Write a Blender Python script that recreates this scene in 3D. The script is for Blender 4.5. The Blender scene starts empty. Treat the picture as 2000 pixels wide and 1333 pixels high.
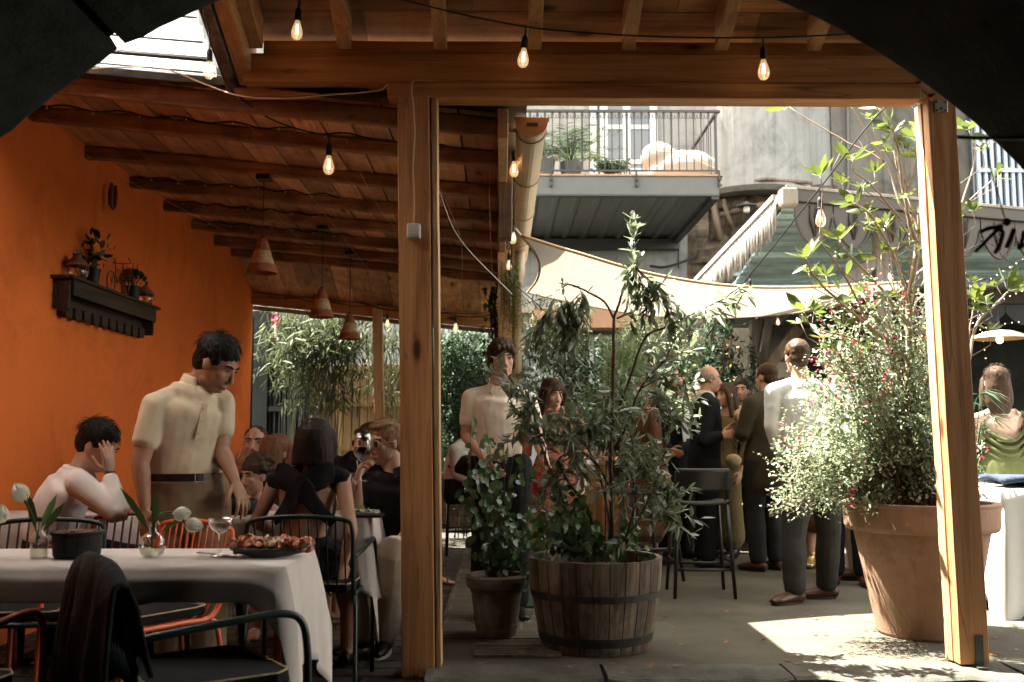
import bpy, bmesh, math, random
import numpy as np
from mathutils import Vector as V, Matrix, Euler
from math import radians as R, sin, cos, pi, sqrt
C = bpy.context
SC = C.scene
COL = SC.collection
rnd = random.Random(7)

# ---------------- camera, world, sun, exposure ----------------
CAMH = 1.15
cd = bpy.data.cameras.new('camera'); cam = bpy.data.objects.new('camera', cd); COL.objects.link(cam)
cam.location = (0, 0, CAMH); cam.rotation_euler = (R(90 + 5.54), 0, R(-0.62))
cd.sensor_width = 36; cd.lens = 35; cd.clip_start = 0.05; cd.clip_end = 500
cd.dof.use_dof = True; cd.dof.focus_distance = 5.2; cd.dof.aperture_fstop = 4.0
SC.camera = cam
SUNV = V((-0.44, 0.22, 1.0)).normalized()
w = bpy.data.worlds.new('World'); SC.world = w; w.use_nodes = True
nt = w.node_tree; bg = nt.nodes['Background']
sky = nt.nodes.new('ShaderNodeTexSky'); sky.sky_type = 'NISHITA'; sky.sun_disc = False
sky.sun_elevation = math.asin(SUNV.z); sky.sun_rotation = math.atan2(SUNV.x, SUNV.y)
hs = nt.nodes.new('ShaderNodeHueSaturation'); hs.inputs['Saturation'].default_value = .30
nt.links.new(sky.outputs[0], hs.inputs['Color']); wm = nt.nodes.new('ShaderNodeMix'); wm.data_type = 'RGBA'; wm.blend_type = 'MULTIPLY'; wm.inputs[0].default_value = 1; wm.inputs[7].default_value = (1.10, 1.0, .86, 1)
nt.links.new(hs.outputs[0], wm.inputs[6]); nt.links.new(wm.outputs[2], bg.inputs[0]); bg.inputs[1].default_value = 0.14
sd = bpy.data.lights.new('sun', 'SUN'); sd.energy = 4.7; sd.angle = R(0.53); sd.color = (1, .93, .82)
so = bpy.data.objects.new('sun', sd); COL.objects.link(so)
so.rotation_euler = SUNV.to_track_quat('Z', 'Y').to_euler(); so.location = (-5, 5, 12)
SC.view_settings.view_transform = 'Standard'; SC.view_settings.look = 'None'
SC.view_settings.exposure = 3.4; SC.view_settings.gamma = 1
try:
    SC.cycles.max_bounces = 8; SC.cycles.diffuse_bounces = 4; SC.cycles.transmission_bounces = 6
    SC.cycles.transparent_max_bounces = 8; SC.cycles.sample_clamp_indirect = 6; SC.cycles.use_denoising = True
    SC.cycles.caustics_reflective = False; SC.cycles.caustics_refractive = False
except Exception: pass

_cm = Euler((R(90 + 5.54), 0, R(-0.62))).to_matrix()
def P(px, py, Y):
    "world point seen at photo pixel (2000x1333) at world depth Y"
    d = _cm @ V(((px - 1000) / 1944.4, (666.5 - py) / 1944.4, -1))
    t = Y / d.y
    return V((d.x * t, d.y * t, CAMH + d.z * t))
def PX(px, Y): return P(px, 855, Y).x
def PZ(py, Y): return P(1000, py, Y).z

# ---------------- materials ----------------
def newmat(name):
    m = bpy.data.materials.new(name); m.use_nodes = True
    t = m.node_tree; b = t.nodes['Principled BSDF']
    return m, t, b
def N(t, typ, **kw):
    n = t.nodes.new(typ)
    for k, v in kw.items():
        if hasattr(n, k): setattr(n, k, v)
        else: n.inputs[k.replace('_', ' ')].default_value = v
    return n
def ramp(t, fac, stops):
    r = t.nodes.new('ShaderNodeValToRGB'); e = r.color_ramp.elements
    while len(e) < len(stops): e.new(0.5)
    for i, (p, c) in enumerate(stops):
        e[i].position = p; e[i].color = (*c, 1) if len(c) == 3 else c
    t.links.new(fac, r.inputs[0]); return r.outputs[0]
def coords(t, scale=(1, 1, 1), rot=(0, 0, 0)):
    c = t.nodes.new('ShaderNodeTexCoord'); m = t.nodes.new('ShaderNodeMapping')
    m.inputs['Scale'].default_value = scale; m.inputs['Rotation'].default_value = rot
    t.links.new(c.outputs['Object'], m.inputs[0]); return m.outputs[0]
def noise(t, vec, scale, detail=4, rough=.55, dist=0):
    n = t.nodes.new('ShaderNodeTexNoise'); n.inputs['Scale'].default_value = scale; n.inputs['Detail'].default_value = detail
    n.inputs['Roughness'].default_value = rough; n.inputs['Distortion'].default_value = dist
    t.links.new(vec, n.inputs['Vector']); return n.outputs[0]
def mul(t, a, b, f=1.0):
    m = t.nodes.new('ShaderNodeMix'); m.data_type = 'RGBA'; m.blend_type = 'MULTIPLY'; m.inputs[0].default_value = f
    t.links.new(a, m.inputs[6]); t.links.new(b, m.inputs[7]); return m.outputs[2]
def mixc(t, fac, a, b):
    m = t.nodes.new('ShaderNodeMix'); m.data_type = 'RGBA'
    t.links.new(fac, m.inputs[0])
    for s, i in ((a, 6), (b, 7)):
        if isinstance(s, tuple): m.inputs[i].default_value = (*s, 1)
        else: t.links.new(s, m.inputs[i])
    return m.outputs[2]
def bump(t, b, h, strength, dist=.01):
    n = t.nodes.new('ShaderNodeBump'); n.inputs['Strength'].default_value = strength; n.inputs['Distance'].default_value = dist
    t.links.new(h, n.inputs['Height']); t.links.new(n.outputs[0], b.inputs['Normal'])
def tintnode(t, lo=.75, hi=1.25):
    a = t.nodes.new('ShaderNodeAttribute'); a.attribute_name = 'tint'
    return ramp(t, a.outputs['Fac'], [(0, (lo,) * 3), (1, (hi,) * 3)])
def plain(name, col, rough=.6, var=.2, scale=6, bmp=.1, bscale=80, metal=0, spec=.4, tint=False, bdist=.004, sheen=0):
    m, t, b = newmat(name); v = coords(t)
    n = noise(t, v, scale, 5, .6)
    c = ramp(t, n, [(.25, tuple(x * (1 - var) for x in col)), (.75, tuple(min(1, x * (1 + var)) for x in col))])
    if tint: c = mul(t, c, tintnode(t))
    t.links.new(c, b.inputs['Base Color']); b.inputs['Roughness'].default_value = rough; b.inputs['Metallic'].default_value = metal
    b.inputs['Specular IOR Level'].default_value = spec
    if sheen: b.inputs['Sheen Weight'].default_value = sheen
    if bmp: bump(t, b, noise(t, v, bscale, 4), bmp, bdist)
    return m
def wood(name, c1, c2, axis=2, grain=28, rough=.62, knots=True, tint=False, stain=0.0, crack=.5):
    m, t, b = newmat(name)
    sc = [grain, grain, grain]; sc[axis] = grain * .045
    v = coords(t, tuple(sc)); v1 = coords(t)
    g = noise(t, v, 1.0, 6, .65, .6)
    c = ramp(t, g, [(.28, tuple(x * .62 for x in c1)), (.45, c1), (.62, c2), (.8, tuple(x * .8 for x in c1))])
    sc3 = [3.2] * 3; sc3[axis] = .5
    big = noise(t, coords(t, tuple(sc3)), 1.0, 3)
    c = mul(t, c, ramp(t, big, [(.3, (.7, .68, .66)), (.7, (1.15, 1.15, 1.15))]))
    if knots:
        sk = [4.5] * 3; sk[axis] = 1.6
        vo = t.nodes.new('ShaderNodeTexVoronoi'); vo.inputs['Scale'].default_value = 1.0
        t.links.new(coords(t, tuple(sk)), vo.inputs['Vector'])
        k = ramp(t, vo.outputs['Distance'], [(.0, (.12, .08, .05)), (.07, (.3, .22, .15)), (.10, (.75, .7, .65)), (.16, (1, 1, 1))])
        c = mul(t, c, k)
    sk2 = [14] * 3; sk2[axis] = .55
    cr = noise(t, coords(t, tuple(sk2)), 1.0, 2, .4, .3)
    crk = ramp(t, cr, [(.0, (1, 1, 1)), (.493, (1, 1, 1)), (.5, (1 - crack,) * 3), (.507, (1, 1, 1))])
    c = mul(t, c, crk)
    if stain:
        s = noise(t, v1, 2.2, 6, .7, 1.0)
        c = mul(t, c, ramp(t, s, [(.42, (1, 1, 1)), (.62, (1 - stain,) * 3)]))
    if tint: c = mul(t, c, tintnode(t, .55, 1.3))
    t.links.new(c, b.inputs['Base Color']); b.inputs['Roughness'].default_value = rough
    b.inputs['Specular IOR Level'].default_value = .3
    bump(t, b, g, .35, .003)
    return m
def leafm(name, c1, c2, trans=.35, rough=.45, spec=.5, tcol=None):
    m, t, b = newmat(name)
    a = t.nodes.new('ShaderNodeAttribute'); a.attribute_name = 'tint'
    c = ramp(t, a.outputs['Fac'], [(0, c1), (1, c2)])
    t.links.new(c, b.inputs['Base Color']); b.inputs['Roughness'].default_value = rough; b.inputs['Specular IOR Level'].default_value = spec
    tr = t.nodes.new('ShaderNodeBsdfTranslucent')
    if tcol: 
        tc = mul(t, c, ramp(t, a.outputs['Fac'], [(0, tcol), (1, tcol)])); t.links.new(tc, tr.inputs[0])
    else: t.links.new(c, tr.inputs[0])
    mx = t.nodes.new('ShaderNodeMixShader'); mx.inputs[0].default_value = trans
    t.links.new(b.outputs[0], mx.inputs[1]); t.links.new(tr.outputs[0], mx.inputs[2])
    t.links.new(mx.outputs[0], t.nodes['Material Output'].inputs[0])
    return m
def clothm(name, col, rough=.85, trans=0, var=.08, weave=900, fold=.25, fscale=5):
    m, t, b = newmat(name); v = coords(t)
    n = noise(t, v, 12, 4)
    c = ramp(t, n, [(.3, tuple(x * (1 - var) for x in col)), (.7, tuple(min(1, x * (1 + var)) for x in col))])
    t.links.new(c, b.inputs['Base Color']); b.inputs['Roughness'].default_value = rough
    b.inputs['Specular IOR Level'].default_value = .2; b.inputs['Sheen Weight'].default_value = .15*min(1, max(col)*2)
    f = noise(t, coords(t, (1, 1, .45)), fscale, 3, .5, 1.2)
    bump(t, b, f, fold, .025)
    if trans:
        tr = t.nodes.new('ShaderNodeBsdfTranslucent'); t.links.new(c, tr.inputs[0])
        mx = t.nodes.new('ShaderNodeMixShader'); mx.inputs[0].default_value = trans
        t.links.new(b.outputs[0], mx.inputs[1]); t.links.new(tr.outputs[0], mx.inputs[2])
        t.links.new(mx.outputs[0], t.nodes['Material Output'].inputs[0])
    return m
def emis(name, col, s):
    m, t, b = newmat(name); b.inputs['Base Color'].default_value = (*col, 1)
    b.inputs['Emission Color'].default_value = (*col, 1); b.inputs['Emission Strength'].default_value = s; return m
def glassm(name, col=(1, 1, 1), rough=.03, alpha=.25, spec=.6):
    # thin-walled glass: transparent with a glossy coat
    m, t, b = newmat(name)
    tr = t.nodes.new('ShaderNodeBsdfTransparent'); tr.inputs[0].default_value = (*col, 1)
    gl = t.nodes.new('ShaderNodeBsdfGlossy'); gl.inputs['Roughness'].default_value = rough
    fr = t.nodes.new('ShaderNodeLayerWeight'); fr.inputs[0].default_value = alpha
    mx = t.nodes.new('ShaderNodeMixShader'); t.links.new(fr.outputs['Facing'], mx.inputs[0])
    t.links.new(tr.outputs[0], mx.inputs[1]); t.links.new(gl.outputs[0], mx.inputs[2])
    t.links.new(mx.outputs[0], t.nodes['Material Output'].inputs[0]); return m

M = {}
M['timber'] = wood('timber', (.46, .215, .085), (.60, .315, .135), 2, 26)
M['timber_x'] = wood('timber_x', (.42, .19, .06), (.55, .27, .095), 0, 26)
M['timber_y'] = wood('timber_y', (.40, .23, .10), (.50, .30, .14), 1, 26)
M['timber_raw'] = wood('timber_raw', (.50, .31, .16), (.60, .40, .22), 2, 26)
M['board_x'] = wood('board_x', (.52, .26, .10), (.62, .34, .145), 0, 22, tint=True, stain=.3)
M['board_y'] = wood('board_y', (.72, .385, .185), (.82, .51, .28), 1, 24, tint=True, stain=.4)
M['beam_dark'] = wood('beam_dark', (.27, .135, .068), (.38, .20, .105), 0, 22, stain=.5)
M['beam_grey'] = wood('beam_grey', (.14, .10, .07), (.24, .18, .12), 2, 22, stain=.4)
M['dark_wood'] = wood('dark_wood', (.035, .022, .014), (.06, .04, .025), 1, 30)
M['fence_wood'] = wood('fence_wood', (.42, .27, .12), (.55, .37, .19), 2, 30, tint=True)
M['cask'] = wood('cask', (.42, .25, .12), (.55, .34, .17), 2, 26, tint=True)
M['cask_old'] = wood('cask_old', (.15, .11, .075), (.24, .18, .12), 2, 30, tint=True, stain=.6)
M['white_wood'] = wood('white_wood', (.23, .205, .17), (.31, .285, .245), 2, 20, knots=False, crack=.2)
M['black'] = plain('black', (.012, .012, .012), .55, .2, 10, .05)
M['black_metal'] = plain('black_metal', (.014, .015, .015), .42, .2, 10, .05, spec=.5)
M['cable'] = plain('cable', (.008, .008, .008), .6, 0, 5, 0)
M['flex'] = plain('flex', (.50, .33, .18), .6, .1, 9, 0)
M['copper'] = plain('copper', (.55, .30, .16), .35, .1, 9, 0, metal=.6)
M['white_plastic'] = plain('white_plastic', (.55, .54, .50), .45, .05, 9, 0)
M['grey_metal'] = plain('grey_metal', (.085, .088, .08), .5, .1, 6, .05)
M['dark_metal'] = plain('dark_metal', (.075, .08, .075), .45, .15, 6, .05, metal=.3)
M['steel'] = plain('steel', (.55, .54, .50), .38, .1, 20, .05, metal=.9)
M['bulb_glass'] = glassm('bulb_glass', (1, .93, .82), .03, .30)
_t = M['bulb_glass'].node_tree; _e = _t.nodes.new('ShaderNodeEmission'); _e.inputs[0].default_value = (1, .62, .32, 1); _e.inputs[1].default_value = .035
_a = _t.nodes.new('ShaderNodeAddShader'); _l = _t.nodes['Material Output'].inputs[0].links[0].from_socket; _t.links.new(_l, _a.inputs[0]); _t.links.new(_e.outputs[0], _a.inputs[1]); _t.links.new(_a.outputs[0], _t.nodes['Material Output'].inputs[0])
M['glass'] = glassm('glass', (.97, .98, .97), .02, .35)
M['filament'] = emis('filament', (1, .60, .25), 1.1)
M['filament_low'] = emis('filament_low', (1, .62, .3), 5)
M['fairy'] = emis('fairy', (1, .78, .5), .5)
# ---------------- mesh builder ----------------
ROOTLOC = {}
class MB:
    def __init__(s): s.v = []; s.f = []; s.t = []; s.cur = .5
    def add(s, vs, fs):
        o = len(s.v); s.v += [tuple(x) for x in vs]; s.f += [tuple(i + o for i in f) for f in fs]; s.t += [s.cur] * len(fs); return s
    def tint(s, x=None): s.cur = rnd.random() if x is None else x; return s
    def box(s, a, b):
        x0, y0, z0 = a; x1, y1, z1 = b
        return s.add([(x0,y0,z0),(x1,y0,z0),(x1,y1,z0),(x0,y1,z0),(x0,y0,z1),(x1,y0,z1),(x1,y1,z1),(x0,y1,z1)],
                     [(0,3,2,1),(4,5,6,7),(0,1,5,4),(1,2,6,5),(2,3,7,6),(3,0,4,7)])
    def hexa(s, lo, hi):
        "prism between two quads (4 points each, same order)"
        return s.add(list(lo) + list(hi), [(0,3,2,1),(4,5,6,7),(0,1,5,4),(1,2,6,5),(2,3,7,6),(3,0,4,7)])
    def bar(s, a, b, w, h, up=(0, 0, 1)):
        a, b = V(a), V(b); d = (b - a).normalized(); up = V(up)
        if abs(d.dot(up)) > .98: up = V((0, 1, 0))
        r = d.cross(up).normalized(); u = r.cross(d)
        q = lambda c: [c - r*w/2 - u*h/2, c + r*w/2 - u*h/2, c + r*w/2 + u*h/2, c - r*w/2 + u*h/2]
        return s.hexa(q(a), q(b))
    def ring(s, rings, cap=True, closed=False):
        n = len(rings[0]); vs = [p for r in rings for p in r]; fs = []
        m = len(rings)
        for i in range(m if closed else m - 1):
            for k in range(n):
                a = i*n + k; b = i*n + (k+1) % n; c = ((i+1) % m)*n + (k+1) % n; d = ((i+1) % m)*n + k
                fs.append((a, b, c, d))
        if cap and not closed: fs.append(tuple(range(n))[::-1]); fs.append(tuple((m-1)*n + k for k in range(n)))
        return s.add(vs, fs)
    def tube(s, pts, r, seg=8, cap=True, closed=False):
        pts = [V(p) for p in pts]; n = len(pts)
        rs = r if isinstance(r, (list, tuple)) else [r] * n
        d0 = (pts[1] - pts[0]).normalized(); nn = d0.orthogonal().normalized(); rings = []
        for i in range(n):
            if closed: d = (pts[(i+1) % n] - pts[i-1]).normalized()
            else: d = (pts[min(i+1, n-1)] - pts[max(i-1, 0)])
            d = d.normalized() if d.length > 1e-9 else d0
            nn = (nn - d * nn.dot(d)); nn = nn.normalized() if nn.length > 1e-6 else d.orthogonal().normalized()
            bb = d.cross(nn)
            rings.append([pts[i] + (nn * cos(2*pi*k/seg) + bb * sin(2*pi*k/seg)) * rs[i] for k in range(seg)])
        return s.ring(rings, cap, closed)
    def lathe(s, prof, c=(0, 0, 0), seg=32, cap=True, ax=None):
        c = V(c); rings = []
        for r, z in prof: rings.append([c + V((r*cos(2*pi*k/seg), r*sin(2*pi*k/seg), z)) for k in range(seg)])
        if ax is not None:
            q = V((0, 0, 1)).rotation_difference(V(ax)); rings = [[c + q @ (p - c) for p in rr] for rr in rings]
        return s.ring(rings, cap)
    def ell(s, c, r, rot=None, seg=14, n=9):
        c = V(c); vs = []; fs = []
        for i in range(1, n):
            th = pi*i/n
            for k in range(seg):
                p = V((r[0]*sin(th)*cos(2*pi*k/seg), r[1]*sin(th)*sin(2*pi*k/seg), r[2]*cos(th)))
                vs.append(p)
        vs += [V((0, 0, r[2])), V((0, 0, -r[2]))]
        for i in range(n-2):
            for k in range(seg):
                a = i*seg + k; b = i*seg + (k+1) % seg; fs.append((a, a+seg, b+seg, b))
        T = (n-1)*seg; B = T + 1
        for k in range(seg):
            fs.append((T, k, (k+1) % seg)); fs.append((B, (n-2)*seg + (k+1) % seg, (n-2)*seg + k))
        if rot is not None: vs = [rot @ p for p in vs]
        return s.add([c + p for p in vs], fs)
    def grid(s, fn, nu, nv, thick=0):
        pts = [[V(fn(i/nu, j/nv)) for j in range(nv+1)] for i in range(nu+1)]
        vs = [p for row in pts for p in row]; W = nv + 1
        fs = [(i*W+j, (i+1)*W+j, (i+1)*W+j+1, i*W+j+1) for i in range(nu) for j in range(nv)]
        return s.add(vs, fs)
    def build(s, name, mat, parent=None, bevel=0, smooth=False, loc=None, sub=0, solid=0, auto=False):
        me = bpy.data.meshes.new(name)
        a = np.array(s.v, dtype=np.float64).reshape(-1, 3)
        if parent is not None: o0 = ROOTLOC.get(parent.name, V((0, 0, 0)))
        else:
            if loc is None:
                mn = a.min(0); mx = a.max(0); loc = ((mn[0]+mx[0])/2, (mn[1]+mx[1])/2, mn[2])
            o0 = V(loc)
        me.from_pydata([tuple(x) for x in (a - np.array(o0))], [], s.f)
        at = me.attributes.new('tint', 'FLOAT', 'FACE'); at.data.foreach_set('value', s.t)
        ob = bpy.data.objects.new(name, me); COL.objects.link(ob); me.materials.append(mat)
        if parent is not None: ob.parent = parent; ROOTLOC[ob.name] = o0
        else: ob.location = o0; ROOTLOC[ob.name] = V(o0)
        if smooth: me.polygons.foreach_set('use_smooth', [True] * len(me.polygons))
        if solid:
            m = ob.modifiers.new('solid', 'SOLIDIFY'); m.thickness = solid; m.offset = 0
        if bevel:
            m = ob.modifiers.new('bevel', 'BEVEL'); m.width = bevel; m.segments = 2; m.limit_method = 'ANGLE'; m.angle_limit = R(40)
        if sub:
            m = ob.modifiers.new('sub', 'SUBSURF'); m.levels = sub; m.render_levels = sub
        return ob
def tag(o, label, cat=None, group=None, kind=None):
    if label: o['label'] = label
    if cat: o['category'] = cat
    if group: o['group'] = group
    if kind: o['kind'] = kind
    return o
def thing(name, label, cat, loc=(0, 0, 0), group=None):
    o = bpy.data.objects.new(name, None); COL.objects.link(o); o.location = loc; o.empty_display_size = .1
    ROOTLOC[o.name] = V(loc); return tag(o, label, cat, group)
def copy_tree(o, parent=None):
    c = o.copy(); COL.objects.link(c)
    if parent is not None: c.parent = parent
    for ch in [x for x in SC.objects if x.parent == o]: copy_tree(ch, c)
    return c
def lerp(a, b, t): return a + (b - a) * t
def vl(a, b, t): return V(a).lerp(V(b), t)
def curve(pts, n=8):
    "Catmull-Rom through the points"
    pts = [V(p) for p in pts]; q = [pts[0]*2 - pts[1]] + pts + [pts[-1]*2 - pts[-2]]; out = []
    for i in range(1, len(q)-2):
        for k in range(n):
            t = k/n; p0, p1, p2, p3 = q[i-1:i+3]
            out.append(.5*((2*p1) + (p2-p0)*t + (2*p0-5*p1+4*p2-p3)*t*t + (3*p1-p0-3*p2+p3)*t**3))
    out.append(pts[-1]); return out
def sag(a, b, s, n=14):
    return [vl(a, b, i/n) - V((0, 0, s*4*(i/n)*(1-i/n))) for i in range(n+1)]

class Leaves:
    "many folded leaf blades in one mesh, each with its own tint"
    def __init__(s): s.p = []; s.d = []; s.n = []; s.L = []; s.W = []; s.t = []
    def leaf(s, p, d, L, W, n=None, t=None):
        s.p.append(tuple(p)); s.d.append(tuple(d)); s.n.append(tuple(n) if n is not None else (rnd.gauss(0,.5), rnd.gauss(0,.5), 1))
        s.L.append(L); s.W.append(W); s.t.append(rnd.random() if t is None else t)
    def build(s, name, mat, parent=None, loc=None, droop=.15, fold=.25, label=None):
        p = np.array(s.p); d = np.array(s.d, float); n = np.array(s.n, float); L = np.array(s.L)[:, None]; W = np.array(s.W)[:, None]
        d /= np.linalg.norm(d, axis=1)[:, None] + 1e-9
        r = np.cross(d, n); r /= np.linalg.norm(r, axis=1)[:, None] + 1e-9; n = np.cross(r, d)
        down = np.array([0, 0, -1.0])
        base = p; m1 = p + d*L*.33 - n*W*fold*.5; m2 = p + d*L*.68 + down*L*droop*.4 - n*W*fold*.5; tip = p + d*L + down*L*droop
        l1 = p + d*L*.30 + r*W*.42; r1 = p + d*L*.30 - r*W*.42
        l2 = p + d*L*.65 + r*W*.40 + down*L*droop*.4; r2 = p + d*L*.65 - r*W*.40 + down*L*droop*.4
        vs = np.stack([base, m1, m2, tip, l1, r1, l2, r2], 1).reshape(-1, 3)
        k = len(p); f0 = np.array([[0,1,4,4],[0,5,1,1],[4,1,2,6],[1,5,7,2],[6,2,3,3],[2,7,3,3]])
        fs = []
        base_i = np.arange(k)*8
        tri = np.array([[0,1,4],[0,5,1],[6,2,3],[2,7,3]]); quad = np.array([[4,1,2,6],[1,5,7,2]])
        T = (base_i[:, None, None] + tri[None]).reshape(-1, 3); Q = (base_i[:, None, None] + quad[None]).reshape(-1, 4)
        if parent is not None: o0 = ROOTLOC.get(parent.name, V((0, 0, 0)))
        else: o0 = V(loc) if loc is not None else V((float(p[:,0].mean()), float(p[:,1].mean()), float(p[:,2].min())))
        vs = vs - np.array(o0)
        me = bpy.data.meshes.new(name); me.from_pydata(vs.tolist(), [], T.tolist() + Q.tolist())
        tt = np.array(s.t); at = me.attributes.new('tint', 'FLOAT', 'FACE')
        at.data.foreach_set('value', np.concatenate([np.repeat(tt, 4), np.repeat(tt, 2)]))
        me.polygons.foreach_set('use_smooth', [True]*len(me.polygons))
        me.materials.append(mat); ob = bpy.data.objects.new(name, me); COL.objects.link(ob)
        if parent is not None: ob.parent = parent; ROOTLOC[ob.name] = o0
        else: ob.location = o0; ROOTLOC[ob.name] = V(o0)
        if label: ob['label'] = label
        return ob
def rv(s=1.0): return V((rnd.gauss(0, s), rnd.gauss(0, s), rnd.gauss(0, s)))
def ru():
    while 1:
        v = V((rnd.uniform(-1,1), rnd.uniform(-1,1), rnd.uniform(-1,1)))
        if .05 < v.length < 1: return v.normalized()
# ================= SETTING =================
def ground_mat(name, c1, c2, sc=1.2, br=None, rough=.9, bstr=.35, bsc=90):
    m, t, b = newmat(name); v = coords(t)
    n = noise(t, v, sc, 6, .65)
    c = ramp(t, n, [(.3, c1), (.7, c2)])
    g = noise(t, v, 160, 3, .6)
    c = mul(t, c, ramp(t, g, [(.3, (.72,)*3), (.7, (1.2,)*3)]))
    h = g
    if br:
        bt = t.nodes.new('ShaderNodeTexBrick'); t.links.new(coords(t), bt.inputs['Vector'])
        bt.inputs['Scale'].default_value = 1; bt.inputs['Brick Width'].default_value = br[0]; bt.inputs['Row Height'].default_value = br[1]
        bt.inputs['Mortar Size'].default_value = br[2]; bt.inputs['Mortar Smooth'].default_value = .4
        bt.inputs['Color1'].default_value = (.75, .75, .75, 1); bt.inputs['Color2'].default_value = (1.25, 1.2, 1.12, 1)
        bt.inputs['Mortar'].default_value = (*br[3], 1)
        nd = t.nodes.new('ShaderNodeTexNoise'); nd.inputs['Scale'].default_value = 6
        vm = t.nodes.new('ShaderNodeVectorMath'); vm.operation = 'MULTIPLY_ADD'
        t.links.new(nd.outputs['Color'], vm.inputs[0]); vm.inputs[1].default_value = (.04, .04, 0)
        t.links.new(coords(t), vm.inputs[2]); t.links.new(vm.outputs[0], bt.inputs['Vector'])
        c = mul(t, c, bt.outputs['Color']); h = bt.outputs['Fac']
        mm = t.nodes.new('ShaderNodeMath'); mm.operation = 'MULTIPLY_ADD'; t.links.new(h, mm.inputs[0]); mm.inputs[1].default_value = -1.2
        t.links.new(g, mm.inputs[2]); h = mm.outputs[0]
    t.links.new(c, b.inputs['Base Color']); b.inputs['Roughness'].default_value = rough; b.inputs['Specular IOR Level'].default_value = .25
    bump(t, b, h, bstr, .01); return m
def plaster(name, col, var=.12, stain=.35, streak=.0, sc=1.3, bmp=.25, scol=None):
    m, t, b = newmat(name); v = coords(t)
    n = noise(t, v, sc, 7, .68)
    c = ramp(t, n, [(.28, tuple(x*(1-var) for x in col)), (.72, tuple(min(1, x*(1+var)) for x in col))])
    if stain:
        s = noise(t, v, sc*1.7, 8, .75, .8)
        c = mul(t, c, ramp(t, s, [(.48, (1, 1, 1)), (.66, scol or (1-stain,)*3)]))
    if streak:
        s = noise(t, coords(t, (9, 9, .35)), 1.0, 4, .6)
        c = mul(t, c, ramp(t, s, [(.5, (1, 1, 1)), (.7, (1-streak,)*3)]))
    t.links.new(c, b.inputs['Base Color']); b.inputs['Roughness'].default_value = .9; b.inputs['Specular IOR Level'].default_value = .15
    bump(t, b, noise(t, v, 55, 6, .7), bmp, .006); return m
M['orange'] = plaster('orange_paint', (.75, .178, .038), .09, .20, 0, 1.1, .35)
M['cobble'] = ground_mat('cobble', (.05, .045, .036), (.095, .085, .07), 2, (.34, .17, .02, (.35, .32, .28)))
M['street'] = ground_mat('street', (.03, .03, .026), (.05, .048, .044), 2)
M['patio'] = ground_mat('patio', (.075, .068, .05), (.135, .122, .092), 1.8, None, .9, .8, 90)
M['paving'] = ground_mat('paving', (.06, .052, .04), (.105, .092, .072), 1.5, (.9, .22, .012, (1.9, 1.8, 1.6)))
M['kerb'] = ground_mat('kerb', (.06, .058, .045), (.15, .145, .12), 5, None, .9, .9, 30)
M['arch'] = plaster('lava_stone', (.024, .030, .025), .45, .55, 0, 3.5, 1.0)
M['mortar'] = plaster('mortar', (.006, .007, .006), .3, .2, 0, 5, 1.0)
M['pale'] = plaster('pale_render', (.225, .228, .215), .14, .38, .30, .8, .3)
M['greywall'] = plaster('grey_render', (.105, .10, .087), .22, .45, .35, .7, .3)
M['rubble'] = plaster('rubble_stone', (.10, .078, .055), .5, .7, .3, 3.0, 1.2)
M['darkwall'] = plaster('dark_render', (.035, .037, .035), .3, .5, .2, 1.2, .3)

MB().add([(-90,-90,-.14),(90,-90,-.14),(90,90,-.14),(-90,90,-.14)], [(0,1,2,3)]).build('street', M['street']).__setitem__('kind', 'structure')
def struct(mb, name, mat, **k): o = mb.build(name, mat, **k); o['kind'] = 'structure'; return o
struct(MB().box((-3.0, -3, -.13), (-.36, 11.6, 0)), 'floor', M['cobble'])
g = MB().box((-.36, 4.98, -.13), (14, 17, .05)); struct(g, 'ground', M['patio'])
struct(MB().box((-.34, 5.6, -.05), (.62, 10.1, .054)), 'pavement', M['paving'])
# kerb stones: uneven blocks
kb = MB(); x = -.36; r2 = random.Random(3)
while x < 6:
    wd = r2.uniform(.75, 1.15)
    if 1.15 < x + wd < 1.6: wd = 1.36 - x if 1.36 - x > .3 else wd
    j = [r2.uniform(-.018, .018) for _ in range(8)]
    y0 = 4.70; y1 = 4.975
    kb.tint()
    nn = 8
    for i in range(nn):   # chipped front edge
        xa = x + .008 + (wd-.016)*i/nn; xb = x + .008 + (wd-.016)*(i+1)/nn
        ca = r2.uniform(0, .022); 
        if i == 0: pa = (y0 + j[0], .052 + j[1]*.4)
        pb = (y0 + r2.uniform(-.012, .02), .052 - r2.uniform(0, .02))
        kb.add([(xa,pa[0],-.2),(xb,pb[0],-.2),(xb,y1,-.2),(xa,y1,-.2),(xa,pa[0],pa[1]-.012),(xb,pb[0],pb[1]-.012),(xb,y1,.052),(xa,y1,.052),(xa,pa[0]+.02,pa[1]),(xb,pb[0]+.02,pb[1])],
               [(0,3,2,1),(0,1,5,4),(4,5,9,8),(8,9,6,7),(2,3,7,6),(0,4,8,7,3),(1,2,6,9,5)])
        pa = pb
    x += wd
struct(kb, 'kerb', M['kerb'])
struct(MB().box((-.36, 10.1, .05), (.9, 10.35, .14)).box((-.36, 10.35, .05), (4, 15.5, .10)), 'raised_pavement', M['kerb'], bevel=.02)

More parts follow.
